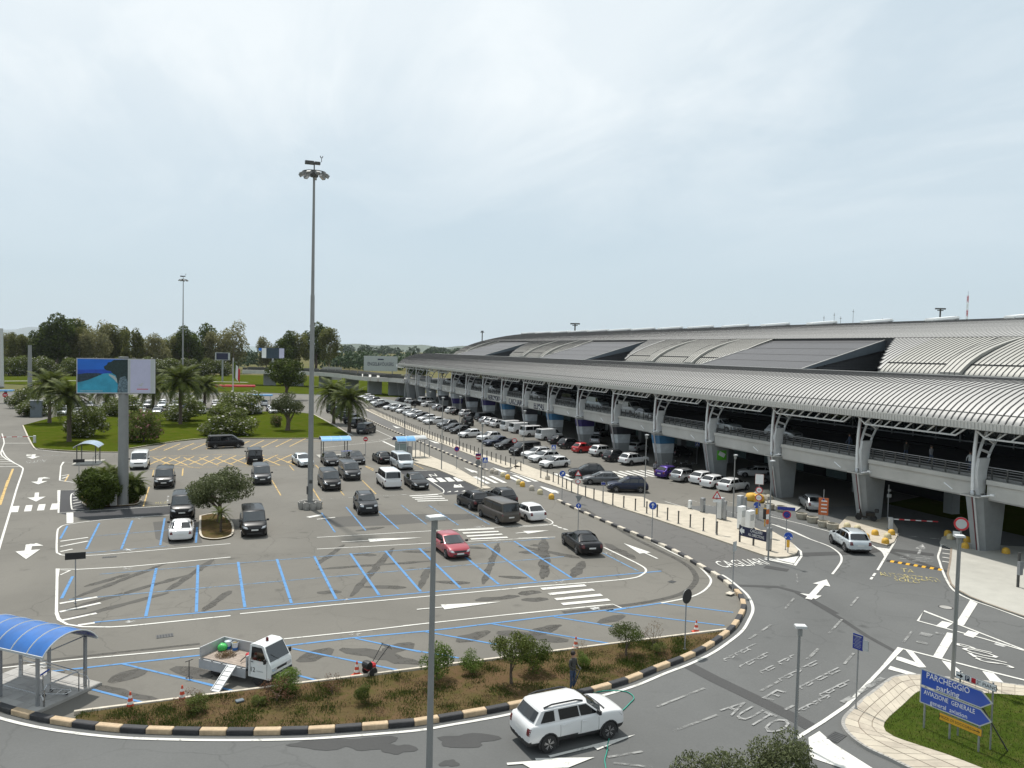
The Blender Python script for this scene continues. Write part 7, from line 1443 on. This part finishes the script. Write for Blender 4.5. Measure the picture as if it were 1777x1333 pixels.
for sg in (-1, 1):
    o_ = lambda z: sg*(.70*(1.0 if z < 1.15 else 1-.13*(z-1.15)/.7)+.006)
    obj('side_window', MB().mat('glass').add([(.92, o_(1.14), 1.14), (1.78, o_(1.14), 1.14), (1.46, o_(1.70), 1.70), (.92, o_(1.70), 1.70)], [(0, 1, 2, 3) if sg < 0 else (3, 2, 1, 0)]), t)
    obj('door_seam', MB().mat('plastic').box((.88, sg*.703, .82), (.012, .008, .72)).box((1.80, sg*.703, .75), (.012, .008, .6)).box((.98, sg*.705, 1.05), (.12, .01, .03)), t)
    obj('headlight', MB().mat('lamp_glass').box((2.03, sg*.48, .80), (.04, .3, .14)), t); obj('mirror', MB().mat('black').box((1.80, sg*.84, 1.22), (.06, .14, .2)).bar((1.80, sg*.7, 1.2), (1.80, sg*.8, 1.22), .03, .03), t)
    for x in (1.28, -1.12):
        w = obj('wheel', MB().mat('rubber').lathe([(.14, -.09), (.25, -.09), (.27, -.06), (.27, .06), (.25, .09), (.14, .09)], 18, axis='Y').mesh('wheel', 30), t, (x, sg*.60, .27)); obj('rim', MB().mat('rim').lathe([(.15, -.075), (.15, .075)], 14, axis='Y'), w)
obj('bumper', MB().mat('plastic').box((2.02, 0, .52), (.10, 1.36, .2)).box((2.035, 0, .80), (.03, .62, .10)), t); obj('number_plate', MB().mat('plate').box((2.08, 0, .52), (.012, .34, .1)), t); obj('beacon', MB().mat('tail_red').lathe([(.07, 0), (.07, .12), (.04, .16)], 12, (1.3, -.1, 1.84)), t); obj('wiper', MB().mat('black').bar((1.955, -.1, 1.13), (1.80, -.45, 1.42), .02, .01), t)
o = wall_text('12', .3, 'black', t, Vector((1.02, -.711, .70)), FACE, .001)
obj('text_line', MB().mat('sign_grey').box((1.42, -.711, .68), (.36, .003, .04)), t)
def place_in(t0, lx, ly): return t0.matrix_world @ Vector((lx, ly, 0)) if False else Vector((tr0.x + lx*math.cos(R(-44)) - ly*math.sin(R(-44)), tr0.y + lx*math.sin(R(-44)) + ly*math.cos(R(-44)), 0))
def bag(lx, ly, mat, s_, label, seed, name='sack', mat2=None):
    bm = bmesh.new(); bmesh.ops.create_icosphere(bm, subdivisions=3, radius=.5); g = random.Random(seed)
    for v in bm.verts:
        v.co = v.co*(1+.10*math.sin(7*v.co.x+seed)*math.cos(6*v.co.y+2*seed)+g.uniform(-.03, .03)); v.co.z = max(-.34, v.co.z*.85)
    for f_ in bm.faces: f_.smooth = True
    me = bpy.data.meshes.new(name); bm.to_mesh(me); bm.free(); me.materials.append(MAT(mat)); p_ = place_in(t, lx, ly); return obj(name, me, None, (p_.x, p_.y, .775+.34*s_), seed, scale=s_, label=label, cat='sack')
bag(-1.62, .30, 'bag_green', .44, 'bright green sack in the rear corner of the truck bed', 2)
for lx, ly, m1, m2, lab in ((-1.55, .58, 'bag_white', 'bag_blue', 'white and blue bucket in the truck bed corner'), (-1.15, .60, 'straw', 'bag_blue', 'bucket full of clippings at the far board of the truck bed')):
    p_ = place_in(t, lx, ly); tb = thing('bucket', lab, 'bucket', (p_.x, p_.y, .775)); obj('tub', MB().mat('bag_white').lathe([(.13, .13), (.16, .36), (.15, .36), (.14, .3)], 14).mat(m2).lathe([(.12, 0), (.13, .13)], 14), tb); obj('contents', MB().mat(m1).lathe([(.145, .30), (.08, .36), (.01, .38)], 12), tb)
g = np.random.default_rng(4); pl2 = place_in(t, -1.0, -.15); obj('clippings', leaf_cloud('clippings', [(0, 0, .02, .48, .38, .16)], 900, .09, 'leaf_dry', 12, .3, .4), None, (pl2.x, pl2.y, .785), label='heap of dry clippings on the truck bed', cat='clippings', kind='stuff')
pm_p = place_in(t, .25, .12); tm = thing('brush_cutter', 'red garden engine lying behind the truck cab', 'garden tool', (pm_p.x, pm_p.y, .775), .4); obj('engine', bevbox('engine', (.5, .34, .26), .06, 'engine_red'), tm, (0, 0, .15)); obj('handle', MB().mat('black').tube([(-.2, 0, .2), (-.5, -.1, .12), (-.62, -.2, .1)], .025, 6), tm)
ra = place_in(t, -.02, -.82); rbp = G(385, 1203); rbp = G(373, 1203); dvr = (Vector((rbp.x, rbp.y, .05)) - Vector((ra.x, ra.y, .74))); tR = thing('loading_ramp', 'pale metal ramp leaning from the truck bed to the ground', 'ramp', (ra.x, ra.y, .74)); sdv = Vector((dvr.y, -dvr.x, 0)).normalized()*.21
mr = MB().mat('alu'); up_ = Vector((0, 0, .03)); q4 = [-sdv, sdv, sdv+dvr, -sdv+dvr]; mr.add([p_+up_ for p_ in q4] + [p_ for p_ in q4], [(0, 1, 2, 3), (7, 6, 5, 4), (0, 4, 5, 1), (1, 5, 6, 2), (2, 6, 7, 3), (3, 7, 4, 0)]); obj('deck', mr, tR); obj('edge', MB().mat('alu').bar(-sdv+up_, -sdv+dvr+up_, .03, .07).bar(sdv+up_, sdv+dvr+up_, .03, .07), tR)
for k in range(6): c_ = dvr*((k+.5)/6)+up_*1.05; obj('tread', MB().mat('steel').bar(c_-sdv*.9, c_+sdv*.9, .03, .012), tR)
# cones
cm = MB()
for k, (r0, r1, z0, z1) in enumerate(((.14, .115, .04, .16), (.115, .095, .16, .26), (.095, .07, .26, .38), (.07, .05, .38, .48), (.05, .025, .48, .60))): cm.mat('cone_red' if k % 2 == 0 else 'cone_white').lathe([(r0, z0), (r1, z1)], 14)
cm.mat('cone_red').box((0, 0, .02), (.36, .36, .04)); cme_ = cm.mesh('traffic_cone')
for px, py_, lab in ((226, 1229, 'traffic cone nearest the blue shelter'), (316, 1217, 'traffic cone left of the loading ramp'), (619, 1173, 'traffic cone beside the red motor hoe'), (999, 1128, 'traffic cone behind the standing person'), (1208, 1098, 'traffic cone at the pointed end of the planter')):
    b = G(px, py_); obj('traffic_cone', cme_, None, (b.x, b.y, .02), px*.1, scale=1.1, label='red and white ' + lab, cat='cone', group='traffic cones')
# t-shaped stand
b = G(328, 1177); t = thing('stand_pipe', 'black T-topped stand on a round foot left of the truck', 'stand', (b.x, b.y, 0), .3); obj('foot', MB().mat('black').lathe([(.15, 0), (.15, .03), (.05, .06)], 14), t); obj('stem', MB().mat('black').tube([(0, 0, .04), (0, 0, .80)], .02, 8), t); obj('bar', MB().mat('black').tube([(-.17, 0, .78), (.17, 0, .84)], .025, 8), t)
# motor hoe
b = G(642, 1172); t = thing('motor_hoe', 'red motor hoe with tall black handlebars standing by the planter', 'garden machine', (b.x, b.y, .02), .5); obj('engine', bevbox('engine', (.52, .36, .30), .07, 'engine_red'), t, (0, 0, .40)); obj('motor_cover', MB().mat('black').lathe([(.17, -.2), (.2, -.12), (.2, .1), (.15, .2)], 14, (-.18, 0, .52), 'Y'), t)
for sg in (-1, 1): obj('wheel', MB().mat('rubber').lathe([(.1, -.05), (.2, -.05), (.21, 0), (.2, .05), (.1, .05)], 16, axis='Y'), t, (-.02, sg*.26, .21)); obj('handle', MB().mat('black').tube([(.2, sg*.12, .45), (.75, sg*.20, 1.0), (.95, sg*.24, 1.18)], .018, 6), t)
tn = MB().mat('dark_metal')
for k in range(7): tn.tube([(.92, -.3 + k*.1, 1.16), (.98, -.3 + k*.1, 1.06), (1.02, -.3 + k*.1, .98)], .012, 5)
tn.bar((.92, -.33, 1.16), (.92, .33, 1.16), .02, .02); obj('rake', tn, t)
b = G(416, 1222); obj('valve_box', bevbox('valve_box', (.34, .24, .08), .02, 'fascia_slate'), None, (b.x, b.y, .15), .3, label='small grey-green valve box lid in the planter soil', cat='valve box')
# hose
hp = GP([(1180, 630), (1330, 600), (1430, 592), (1530, 600), (1580, 640), (1550, 680), (1510, 720), (1480, 750), (1440, 830), (1405, 940), (1395, 1010), (1380, 1070), (1388, 1130), (1380, 1200)], H_); obj('garden_hose', MB().mat('hose').tube([(p_.x, p_.y, .035) for p_ in smooth_path(hp, 5)], .022, 6).mesh('garden_hose', 60), None, label='green garden hose running across the near road under the white SUV', cat='hose')
# ---------------------------------------------------------------- people: one skinned body each
def person(x, y, z, rot, label, pose, mats, sc=1.0, extra=None):
    t = thing('person', label, 'person', (x, y, z), rot); t.scale = (sc,)*3
    J, Ed, Rd = pose; me = bpy.data.meshes.new('body'); names = list(J); me.from_pydata([J[k] for k in names], [(names.index(a), names.index(b)) for a, b in Ed], []); me.update()
    o = bpy.data.objects.new('body', me); COL.objects.link(o); sk = o.modifiers.new('k', 'SKIN'); sl = me.skin_vertices[0].data
    for i, k in enumerate(names): sl[i].radius = Rd[k]; sl[i].use_root = (k == 'pel')
    sk.use_smooth_shade = True; sb = o.modifiers.new('s', 'SUBSURF'); sb.levels = sb.render_levels = 2
    dg = bpy.context.evaluated_depsgraph_get(); m2 = bpy.data.meshes.new_from_object(o.evaluated_get(dg)); bpy.data.objects.remove(o)
    for k in mats: m2.materials.append(MAT(k))
    for p_ in m2.polygons:
        c = p_.center; p_.use_smooth = True
        hand = abs(c.x) > .17 and c.z < .98 and c.z > .66 and False
        p_.material_index = 0 if c.z > 1.48 else (1 if c.z > .93 else 2)
        if c.z < .09: p_.material_index = 3
    obj('body', m2, t)
    hb_ = MB().mat('hair').lathe([(.085, 1.60), (.112, 1.66), (.108, 1.73), (.06, 1.785), (.01, 1.79)], 14, (0, .018, 0)); obj('hair', hb_.mesh('hair', 60), t)
    fc_ = MB().mat('skin').add([(-.014, -.103, 1.66), (.014, -.103, 1.66), (.018, -.128, 1.625), (-.018, -.128, 1.625), (0, -.10, 1.612)], [(0, 1, 2, 3), (3, 2, 4)]); fc_.mat('black').box((-.036, -.098, 1.665), (.026, .01, .012)).box((.036, -.098, 1.665), (.026, .01, .012)); fc_.mat('engine_red').box((0, -.098, 1.585), (.05, .01, .008)); obj('face', fc_, t)
    if extra: extra(t)
    return t
def hands(J, ang=0):
    E_l = []; Rd = {}
    for sd_, w in (('l', 'wl'), ('r', 'wr')):
        p_ = Vector(J[w]); el = Vector(J['e'+sd_]); d = (p_-el).normalized(); sx = 1 if sd_ == 'l' else -1
        pk = 'pa'+sd_; J[pk] = tuple(p_ + d*.07); E_l.append((w, pk)); Rd[pk] = (.032, .02)
        side = Vector((0, 1, 0)).cross(d).normalized() if abs(d.y) < .9 else Vector((1, 0, 0)); side = Vector((0, -1, 0)) - d*(Vector((0, -1, 0)).dot(d)); side.normalize()
        for f_ in range(4):
            a = tuple(p_ + d*(.13 + .01*(f_ in (1, 2))) + side*(.028-.019*f_)); b_ = tuple(Vector(a) + (d*.8 + Vector((-sx*.5, 0, 0))).normalized()*(.045 + .008*(f_ in (1, 2)))); k1, k2 = 'f%s%d' % (sd_, f_), 'g%s%d' % (sd_, f_)
            J[k1] = a; J[k2] = b_; E_l += [(pk, k1), (k1, k2)]; Rd[k1] = (.0095, .0095); Rd[k2] = (.0075, .0075)
        k1 = 't'+sd_; J[k1] = tuple(p_ + d*.075 + side*.06); E_l.append((pk, k1)); Rd[k1] = (.010, .010)
    return E_l, Rd
def pose_of(kind):
    J = dict(pel=(0, 0, .95), ab=(0, 0, 1.10), ch=(0, .0, 1.30), nk=(0, .01, 1.48), hd=(0, -.005, 1.60), tp=(0, 0, 1.71), hl=(.09, 0, .90), hr=(-.09, 0, .90), kl=(.10, -.01, .50), kr=(-.10, -.01, .50), al=(.10, .02, .09), ar=(-.10, .02, .09), tl=(.11, -.15, .035), tr=(-.11, -.15, .035), sl=(.19, .01, 1.40), sr=(-.19, .01, 1.40), el=(.23, .04, 1.12), er=(-.23, .04, 1.12), wl=(.23, -.06, .88), wr=(-.23, -.06, .88))
    if kind == 'hold': J.update(el=(.24, -.02, 1.13), wl=(.15, -.24, 1.08), er=(-.24, .0, 1.13), wr=(-.12, -.26, 1.05))
    if kind == 'walk': J.update(kl=(.09, -.16, .52), al=(.09, -.20, .09), tl=(.09, -.36, .06), kr=(-.09, .04, .50), ar=(-.09, .30, .14), tr=(-.09, .20, .04), el=(.23, .14, 1.14), wl=(.22, .18, .90), er=(-.23, -.06, 1.13), wr=(-.22, -.22, .92))
    Ed = [('pel', 'ab'), ('ab', 'ch'), ('ch', 'nk'), ('nk', 'hd'), ('hd', 'tp'), ('pel', 'hl'), ('hl', 'kl'), ('kl', 'al'), ('al', 'tl'), ('pel', 'hr'), ('hr', 'kr'), ('kr', 'ar'), ('ar', 'tr'), ('ch', 'sl'), ('sl', 'el'), ('el', 'wl'), ('ch', 'sr'), ('sr', 'er'), ('er', 'wr')]
    Rd = dict(pel=(.155, .11), ab=(.145, .10), ch=(.17, .115), nk=(.055, .055), hd=(.075, .095), tp=(.06, .075), hl=(.088, .09), hr=(.088, .09), kl=(.06, .06), kr=(.06, .06), al=(.042, .042), ar=(.042, .042), tl=(.04, .028), tr=(.04, .028), sl=(.062, .062), sr=(.062, .062), el=(.044, .044), er=(.044, .044), wl=(.03, .026), wr=(.03, .026))
    e2, r2 = hands(J); Rd.update(r2); return J, Ed + e2, Rd
b = G(993, 1202); person(b.x, b.y, .12, to_cam(b.x, b.y, .9), 'person in dark shirt and blue jeans standing at the planter kerb behind the white SUV', pose_of('hold'), ['skin', 'shirt_dark', 'jeans', 'black'], .98)
b = G(1137, 826); person(b.x, b.y, .06, R(150), 'person in black trousers and pale top walking over the zebra crossing', pose_of('walk'), ['skin', 'cloth_grey', 'black', 'black'])
for i, (px, py_, m1) in enumerate([(1165, 806, 'cloth_grey'), (885, 735, 'cloth_white'), (742, 704, 'shirt_dark')]):
    b = G(px, py_); person(b.x, b.y, .02, R(60*i), 'distant person near the terminal, %s' % ('beside the scooters', 'in pale clothes between the adverts', 'in dark clothes by the white coupe')[i], pose_of('walk' if i else 'stand'), ['skin', m1, 'jeans', 'black'])
for i, (x, y) in enumerate([(56.6, 50.6), (56.3, 46.6), (57.2, 53.8), (56.8, 60.2)]): person(x+2.2, y, 5.9, R(80*i), 'person on the upper deck behind the railing, %s from the right' % ORD[[1, 0, 2, 3][i]], pose_of('walk'), ['skin', ('cloth_grey', 'sign_grey', 'shirt_dark', 'jeans')[i], 'jeans', 'black'])
# ---------------------------------------------------------------- two-wheelers
def scooter(px, py_, rot, label, col='black', z=.02, big=False):
    b = G(px, py_); t = thing('motor_scooter' if not big else 'motorcycle', label, 'scooter' if not big else 'motorcycle', (b.x, b.y, z), rot)
    for x in (-.62, .66): obj('wheel', MB().mat('rubber').lathe([(.14, -.05), (.27, -.05), (.29, 0), (.27, .05), (.14, .05)], 16, axis='Y'), t, (x, 0, .29))
    m = MB().mat('paint_'+col); m.box((-.35, 0, .62), (.75, .26, .3)); m.box((.15, 0, .36), (.5, .26, .12)); m.bar((.35, 0, .35), (.52, 0, .95), .30, .12); m.box((.62, 0, .60), (.4, .14, .08)); obj('body', m, t); obj('seat', bevbox('seat', (.75, .28, .12), .04, 'rubber'), t, (-.3, 0, .82)); obj('handlebar', MB().mat('black').tube([(.45, -.34, 1.06), (.52, 0, 1.0), (.45, .34, 1.06)], .02, 6).tube([(.66, 0, .3), (.5, 0, 1.0)], .035, 6), t); obj('headlight', MB().mat('lamp_glass').lathe([(.10, -.04), (.07, .04)], 10, (.62, 0, .92), 'X'), t); obj('windshield', MB().mat('glass_front').add([(.62, -.18, 1.0), (.62, .18, 1.0), (.48, .16, 1.38), (.48, -.16, 1.38)], [(0, 1, 2, 3)]), t); obj('top_box', bevbox('top_box', (.36, .40, .3), .05, 'plastic'), t, (-.85, 0, 1.0))
scooter(1146, 818, 2.6, 'grey scooter parked beside the pier by the walking person', 'grey'); scooter(1180, 813, 2.4, 'dark scooter in the shade right of the grey one', 'black'); scooter(1190, 817, 2.6, 'black scooter nearest the purple hatchback', 'black'); scooter(1503, 906, 2.3, 'black motorcycle with a yellow headlight at the underpass pier', 'black', .12, True); scooter(712, 707, 1.2, 'far scooter beside the striped kerb', 'black'); scooter(720, 709, 1.4, 'far scooter next to another in the forecourt', 'darkgrey')
# ---------------------------------------------------------------- far things: viaduct, masts, woods, sea, hills
vp = [G(425, 668), G(480, 669), G(540, 671), G(600, 676), G(650, 684)]; vp = [Vector((p_.x, p_.y, 0)) for p_ in vp] + [Vector((57, 246, 0)), Vector((60, 236, 0))]
vs_ = smooth_path(vp, 5); t = thing('access_viaduct', 'curving concrete ramp viaduct leading to the far end of the deck', 'viaduct', (0, 0, 0)); dm = MB().mat('beam'); pm2 = MB()
for a, b in zip(vs_[:-1], vs_[1:]):
    d = b-a; c = (a+b)/2; dm.mat('beam').box((c.x, c.y, 5.05), (d.length+.3, 9, 1.3), math.atan2(d.y, d.x)); dm.mat('dark_metal')
    n_ = Vector((d.y, -d.x, 0)).normalized()*4.5
    for sg in (1, -1): dm.box((c.x+n_.x*sg, c.y+n_.y*sg, 6.2), (d.length, .12, .9), math.atan2(d.y, d.x))
obj('ramp_deck', dm, t)
for p_ in vs_[4::4]: obj('pier', MB().mat('pier_concrete').prism([(p_.x-2.2, p_.y-.9), (p_.x+2.2, p_.y-.9), (p_.x+2.2, p_.y+.9), (p_.x-2.2, p_.y+.9)], 0, 4.7), t)
fenc = thing('picket_fence', 'white picket fence at the far end of the forecourt', 'fence', (0, 0, 0))
for i in range(46):
    q = G(662, 700) + (G(712, 711)-G(662, 700))*(i/45); obj('picket', MB().mat('sign_white').box((q.x, q.y, .7), (.22, .08, 1.3)), fenc)
for i, (px, ty, x) in enumerate([(998, 562, 0), (1632, 536, 0), (837, 575, 0)]):
    q = at_depth(px, ty, (300, 330, 420)[i]); t = thing('apron_light', 'apron floodlight pole poking above the terminal roof, %s' % ('far left of the ridge' if i == 0 else ('with a wide head near the right' if i == 1 else 'thin one beyond the roof end')), 'light mast', (q.x, q.y, 0)); obj('pole', MB().mat('dark_metal').tube([(0, 0, 0), (0, 0, q.z)], .28, 8), t); m = MB().mat('dark_metal').box((0, 0, q.z), (3.6 if i < 2 else 1.4, .8, .5), -.4); m.box((0, 0, q.z-.6), (2.0, .6, .3), -.4); obj('lamp_head', m, t)
q = at_depth(1680, 513, 420); t = thing('lattice_mast', 'red and white lattice radio mast behind the terminal roof', 'radio mast', (q.x, q.y, 0)); m = MB()
for k in range(14):
    z0, z1 = q.z*k/14, q.z*(k+1)/14; m.mat('sign_red' if k % 2 else 'sign_white'); r_ = .55*(1-.03*k)
    for a in range(3): A = 2*math.pi*a/3; B2 = 2*math.pi*(a+1)/3; m.bar((r_*math.cos(A), r_*math.sin(A), z0), (r_*math.cos(A), r_*math.sin(A), z1), .12, .12); m.bar((r_*math.cos(A), r_*math.sin(A), z0), (r_*math.cos(B2), r_*math.sin(B2), z1), .08, .08)
obj('lattice', m, t); obj('antenna', MB().mat('dark_metal').tube([(0, 0, q.z), (0, 0, q.z+2)], .06, 5), t)
for i, (px, ty) in enumerate([(1430, 548), (1448, 543), (1459, 549), (1481, 537), (1531, 552), (1658, 548)]):
    q = at_depth(px, ty, 380); obj('antenna_mast', MB().mat('galv').tube([(0, 0, 0), (0, 0, q.z)], [.16, .08], 6).box((0, 0, q.z-1), (.7, .3, .25)), None, (q.x, q.y, 0), label='thin antenna mast behind the terminal roof, %s from the left' % ORD[i], cat='radio mast', group='antenna masts')
# sea, woods and hills
flat('sea', [at_depth(150, 600, 1500), at_depth(575, 600, 1500), at_depth(640, 600, 8800), at_depth(60, 600, 8800)], .05, 'sea')
def wood(name, px0, px1, D0, D1, n, h, size, label, seed):
    g = np.random.default_rng(seed); lb = []
    for i in range(n):
        px = g.uniform(px0, px1); D = g.uniform(D0, D1); d = ray(px, 600); k = D/math.hypot(d.x, d.y); r_ = g.uniform(.6, 1.3)*h; lb.append((d.x*k, d.y*k, r_*.75, r_*1.1, r_*1.1, r_*.75))
    return obj(name, leaf_cloud(name, lb, n*70, size, 'leaf_pine', seed, .6, .95), kind='stuff', label=label, cat='woodland')
wood('woodland', 565, 820, 520, 700, 70, 7.0, 2.6, 'dark belt of pines beyond the viaduct', 1); wood('woodland', 395, 480, 560, 700, 16, 6.0, 2.4, 'dark trees before the lagoon between the eucalyptus trees', 2); wood('woodland', 600, 1000, 1300, 2200, 90, 11, 6, 'far belt of trees on the plain', 3); wood('woodland', -60, 420, 470, 540, 60, 8, 2.6, 'undergrowth behind the eucalyptus line', 4)
for i, (px, D) in enumerate([(718, 320), (728, 322), (736, 324), (769, 340)]):
    d = ray(px, 600); k = D/math.hypot(d.x, d.y); lb = [(0, 0, 3+1.6*j, 2.2-.42*j, 2.2-.42*j, 1.6) for j in range(5)]
    t = thing('cypress_tree', 'dark pointed conifer beyond the far end of the canopy, %s from the left' % ORD[i], 'tree', (d.x*k, d.y*k, 3.0), group='conifers beyond the canopy'); obj('crown', leaf_cloud('crown', lb, 700, 1.0, 'leaf_pine', 30+i, .5), t); obj('trunk', MB().mat('bark').tube([(0, 0, -3), (0, 0, 5)], .25, 6), t)
def hill(name, px0, px1, D, h, mat, seed):
    g = random.Random(seed); ph = [g.uniform(0, 6.28) for _ in range(4)]; top = []; bot = []; back = []; n = 60
    for i in range(n+1):
        px = px0 + (px1-px0)*i/n; d = ray(px, 600); k = D/math.hypot(d.x, d.y); t_ = i/n; hh = h*(.25 + .75*math.sin(math.pi*t_)**.7)*(.75 + .15*math.sin(9*t_+ph[0]) + .10*math.sin(23*t_+ph[1]) + .05*math.sin(51*t_+ph[2]))
        bot.append((d.x*k, d.y*k, -1)); top.append((d.x*k*1.06, d.y*k*1.06, hh)); back.append((d.x*k*1.15, d.y*k*1.15, -1))
    m = MB().mat(mat); N = n+1; m.add(bot + top + back, [(i, i+1, N+i+1, N+i) for i in range(n)] + [(N+i, N+i+1, 2*N+i+1, 2*N+i) for i in range(n)]); struct(name, m.mesh(name, 80))
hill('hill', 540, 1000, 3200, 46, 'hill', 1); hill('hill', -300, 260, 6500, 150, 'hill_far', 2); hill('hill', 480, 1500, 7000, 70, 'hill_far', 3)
# air: one even, closed box of thin haze round everything
hm = MB().box((0, 0, 82), (20000, 20000, 168)); hme = hm.mesh('haze'); vm = bpy.data.materials.new('haze'); vm.use_nodes = True; vn = vm.node_tree; vn.nodes.clear(); pv = vn.nodes.new('ShaderNodeVolumePrincipled'); pv.inputs['Density'].default_value = .00004; pv.inputs['Color'].default_value = (.86, .92, .98, 1); pv.inputs['Anisotropy'].default_value = .3; vo = vn.nodes.new('ShaderNodeOutputMaterial'); vn.links.new(pv.outputs[0], vo.inputs['Volume']); hme.materials.append(vm)
HAZE = True
if HAZE: obj('haze', hme, kind='stuff', label='thin pale summer haze over the plain', cat='haze')
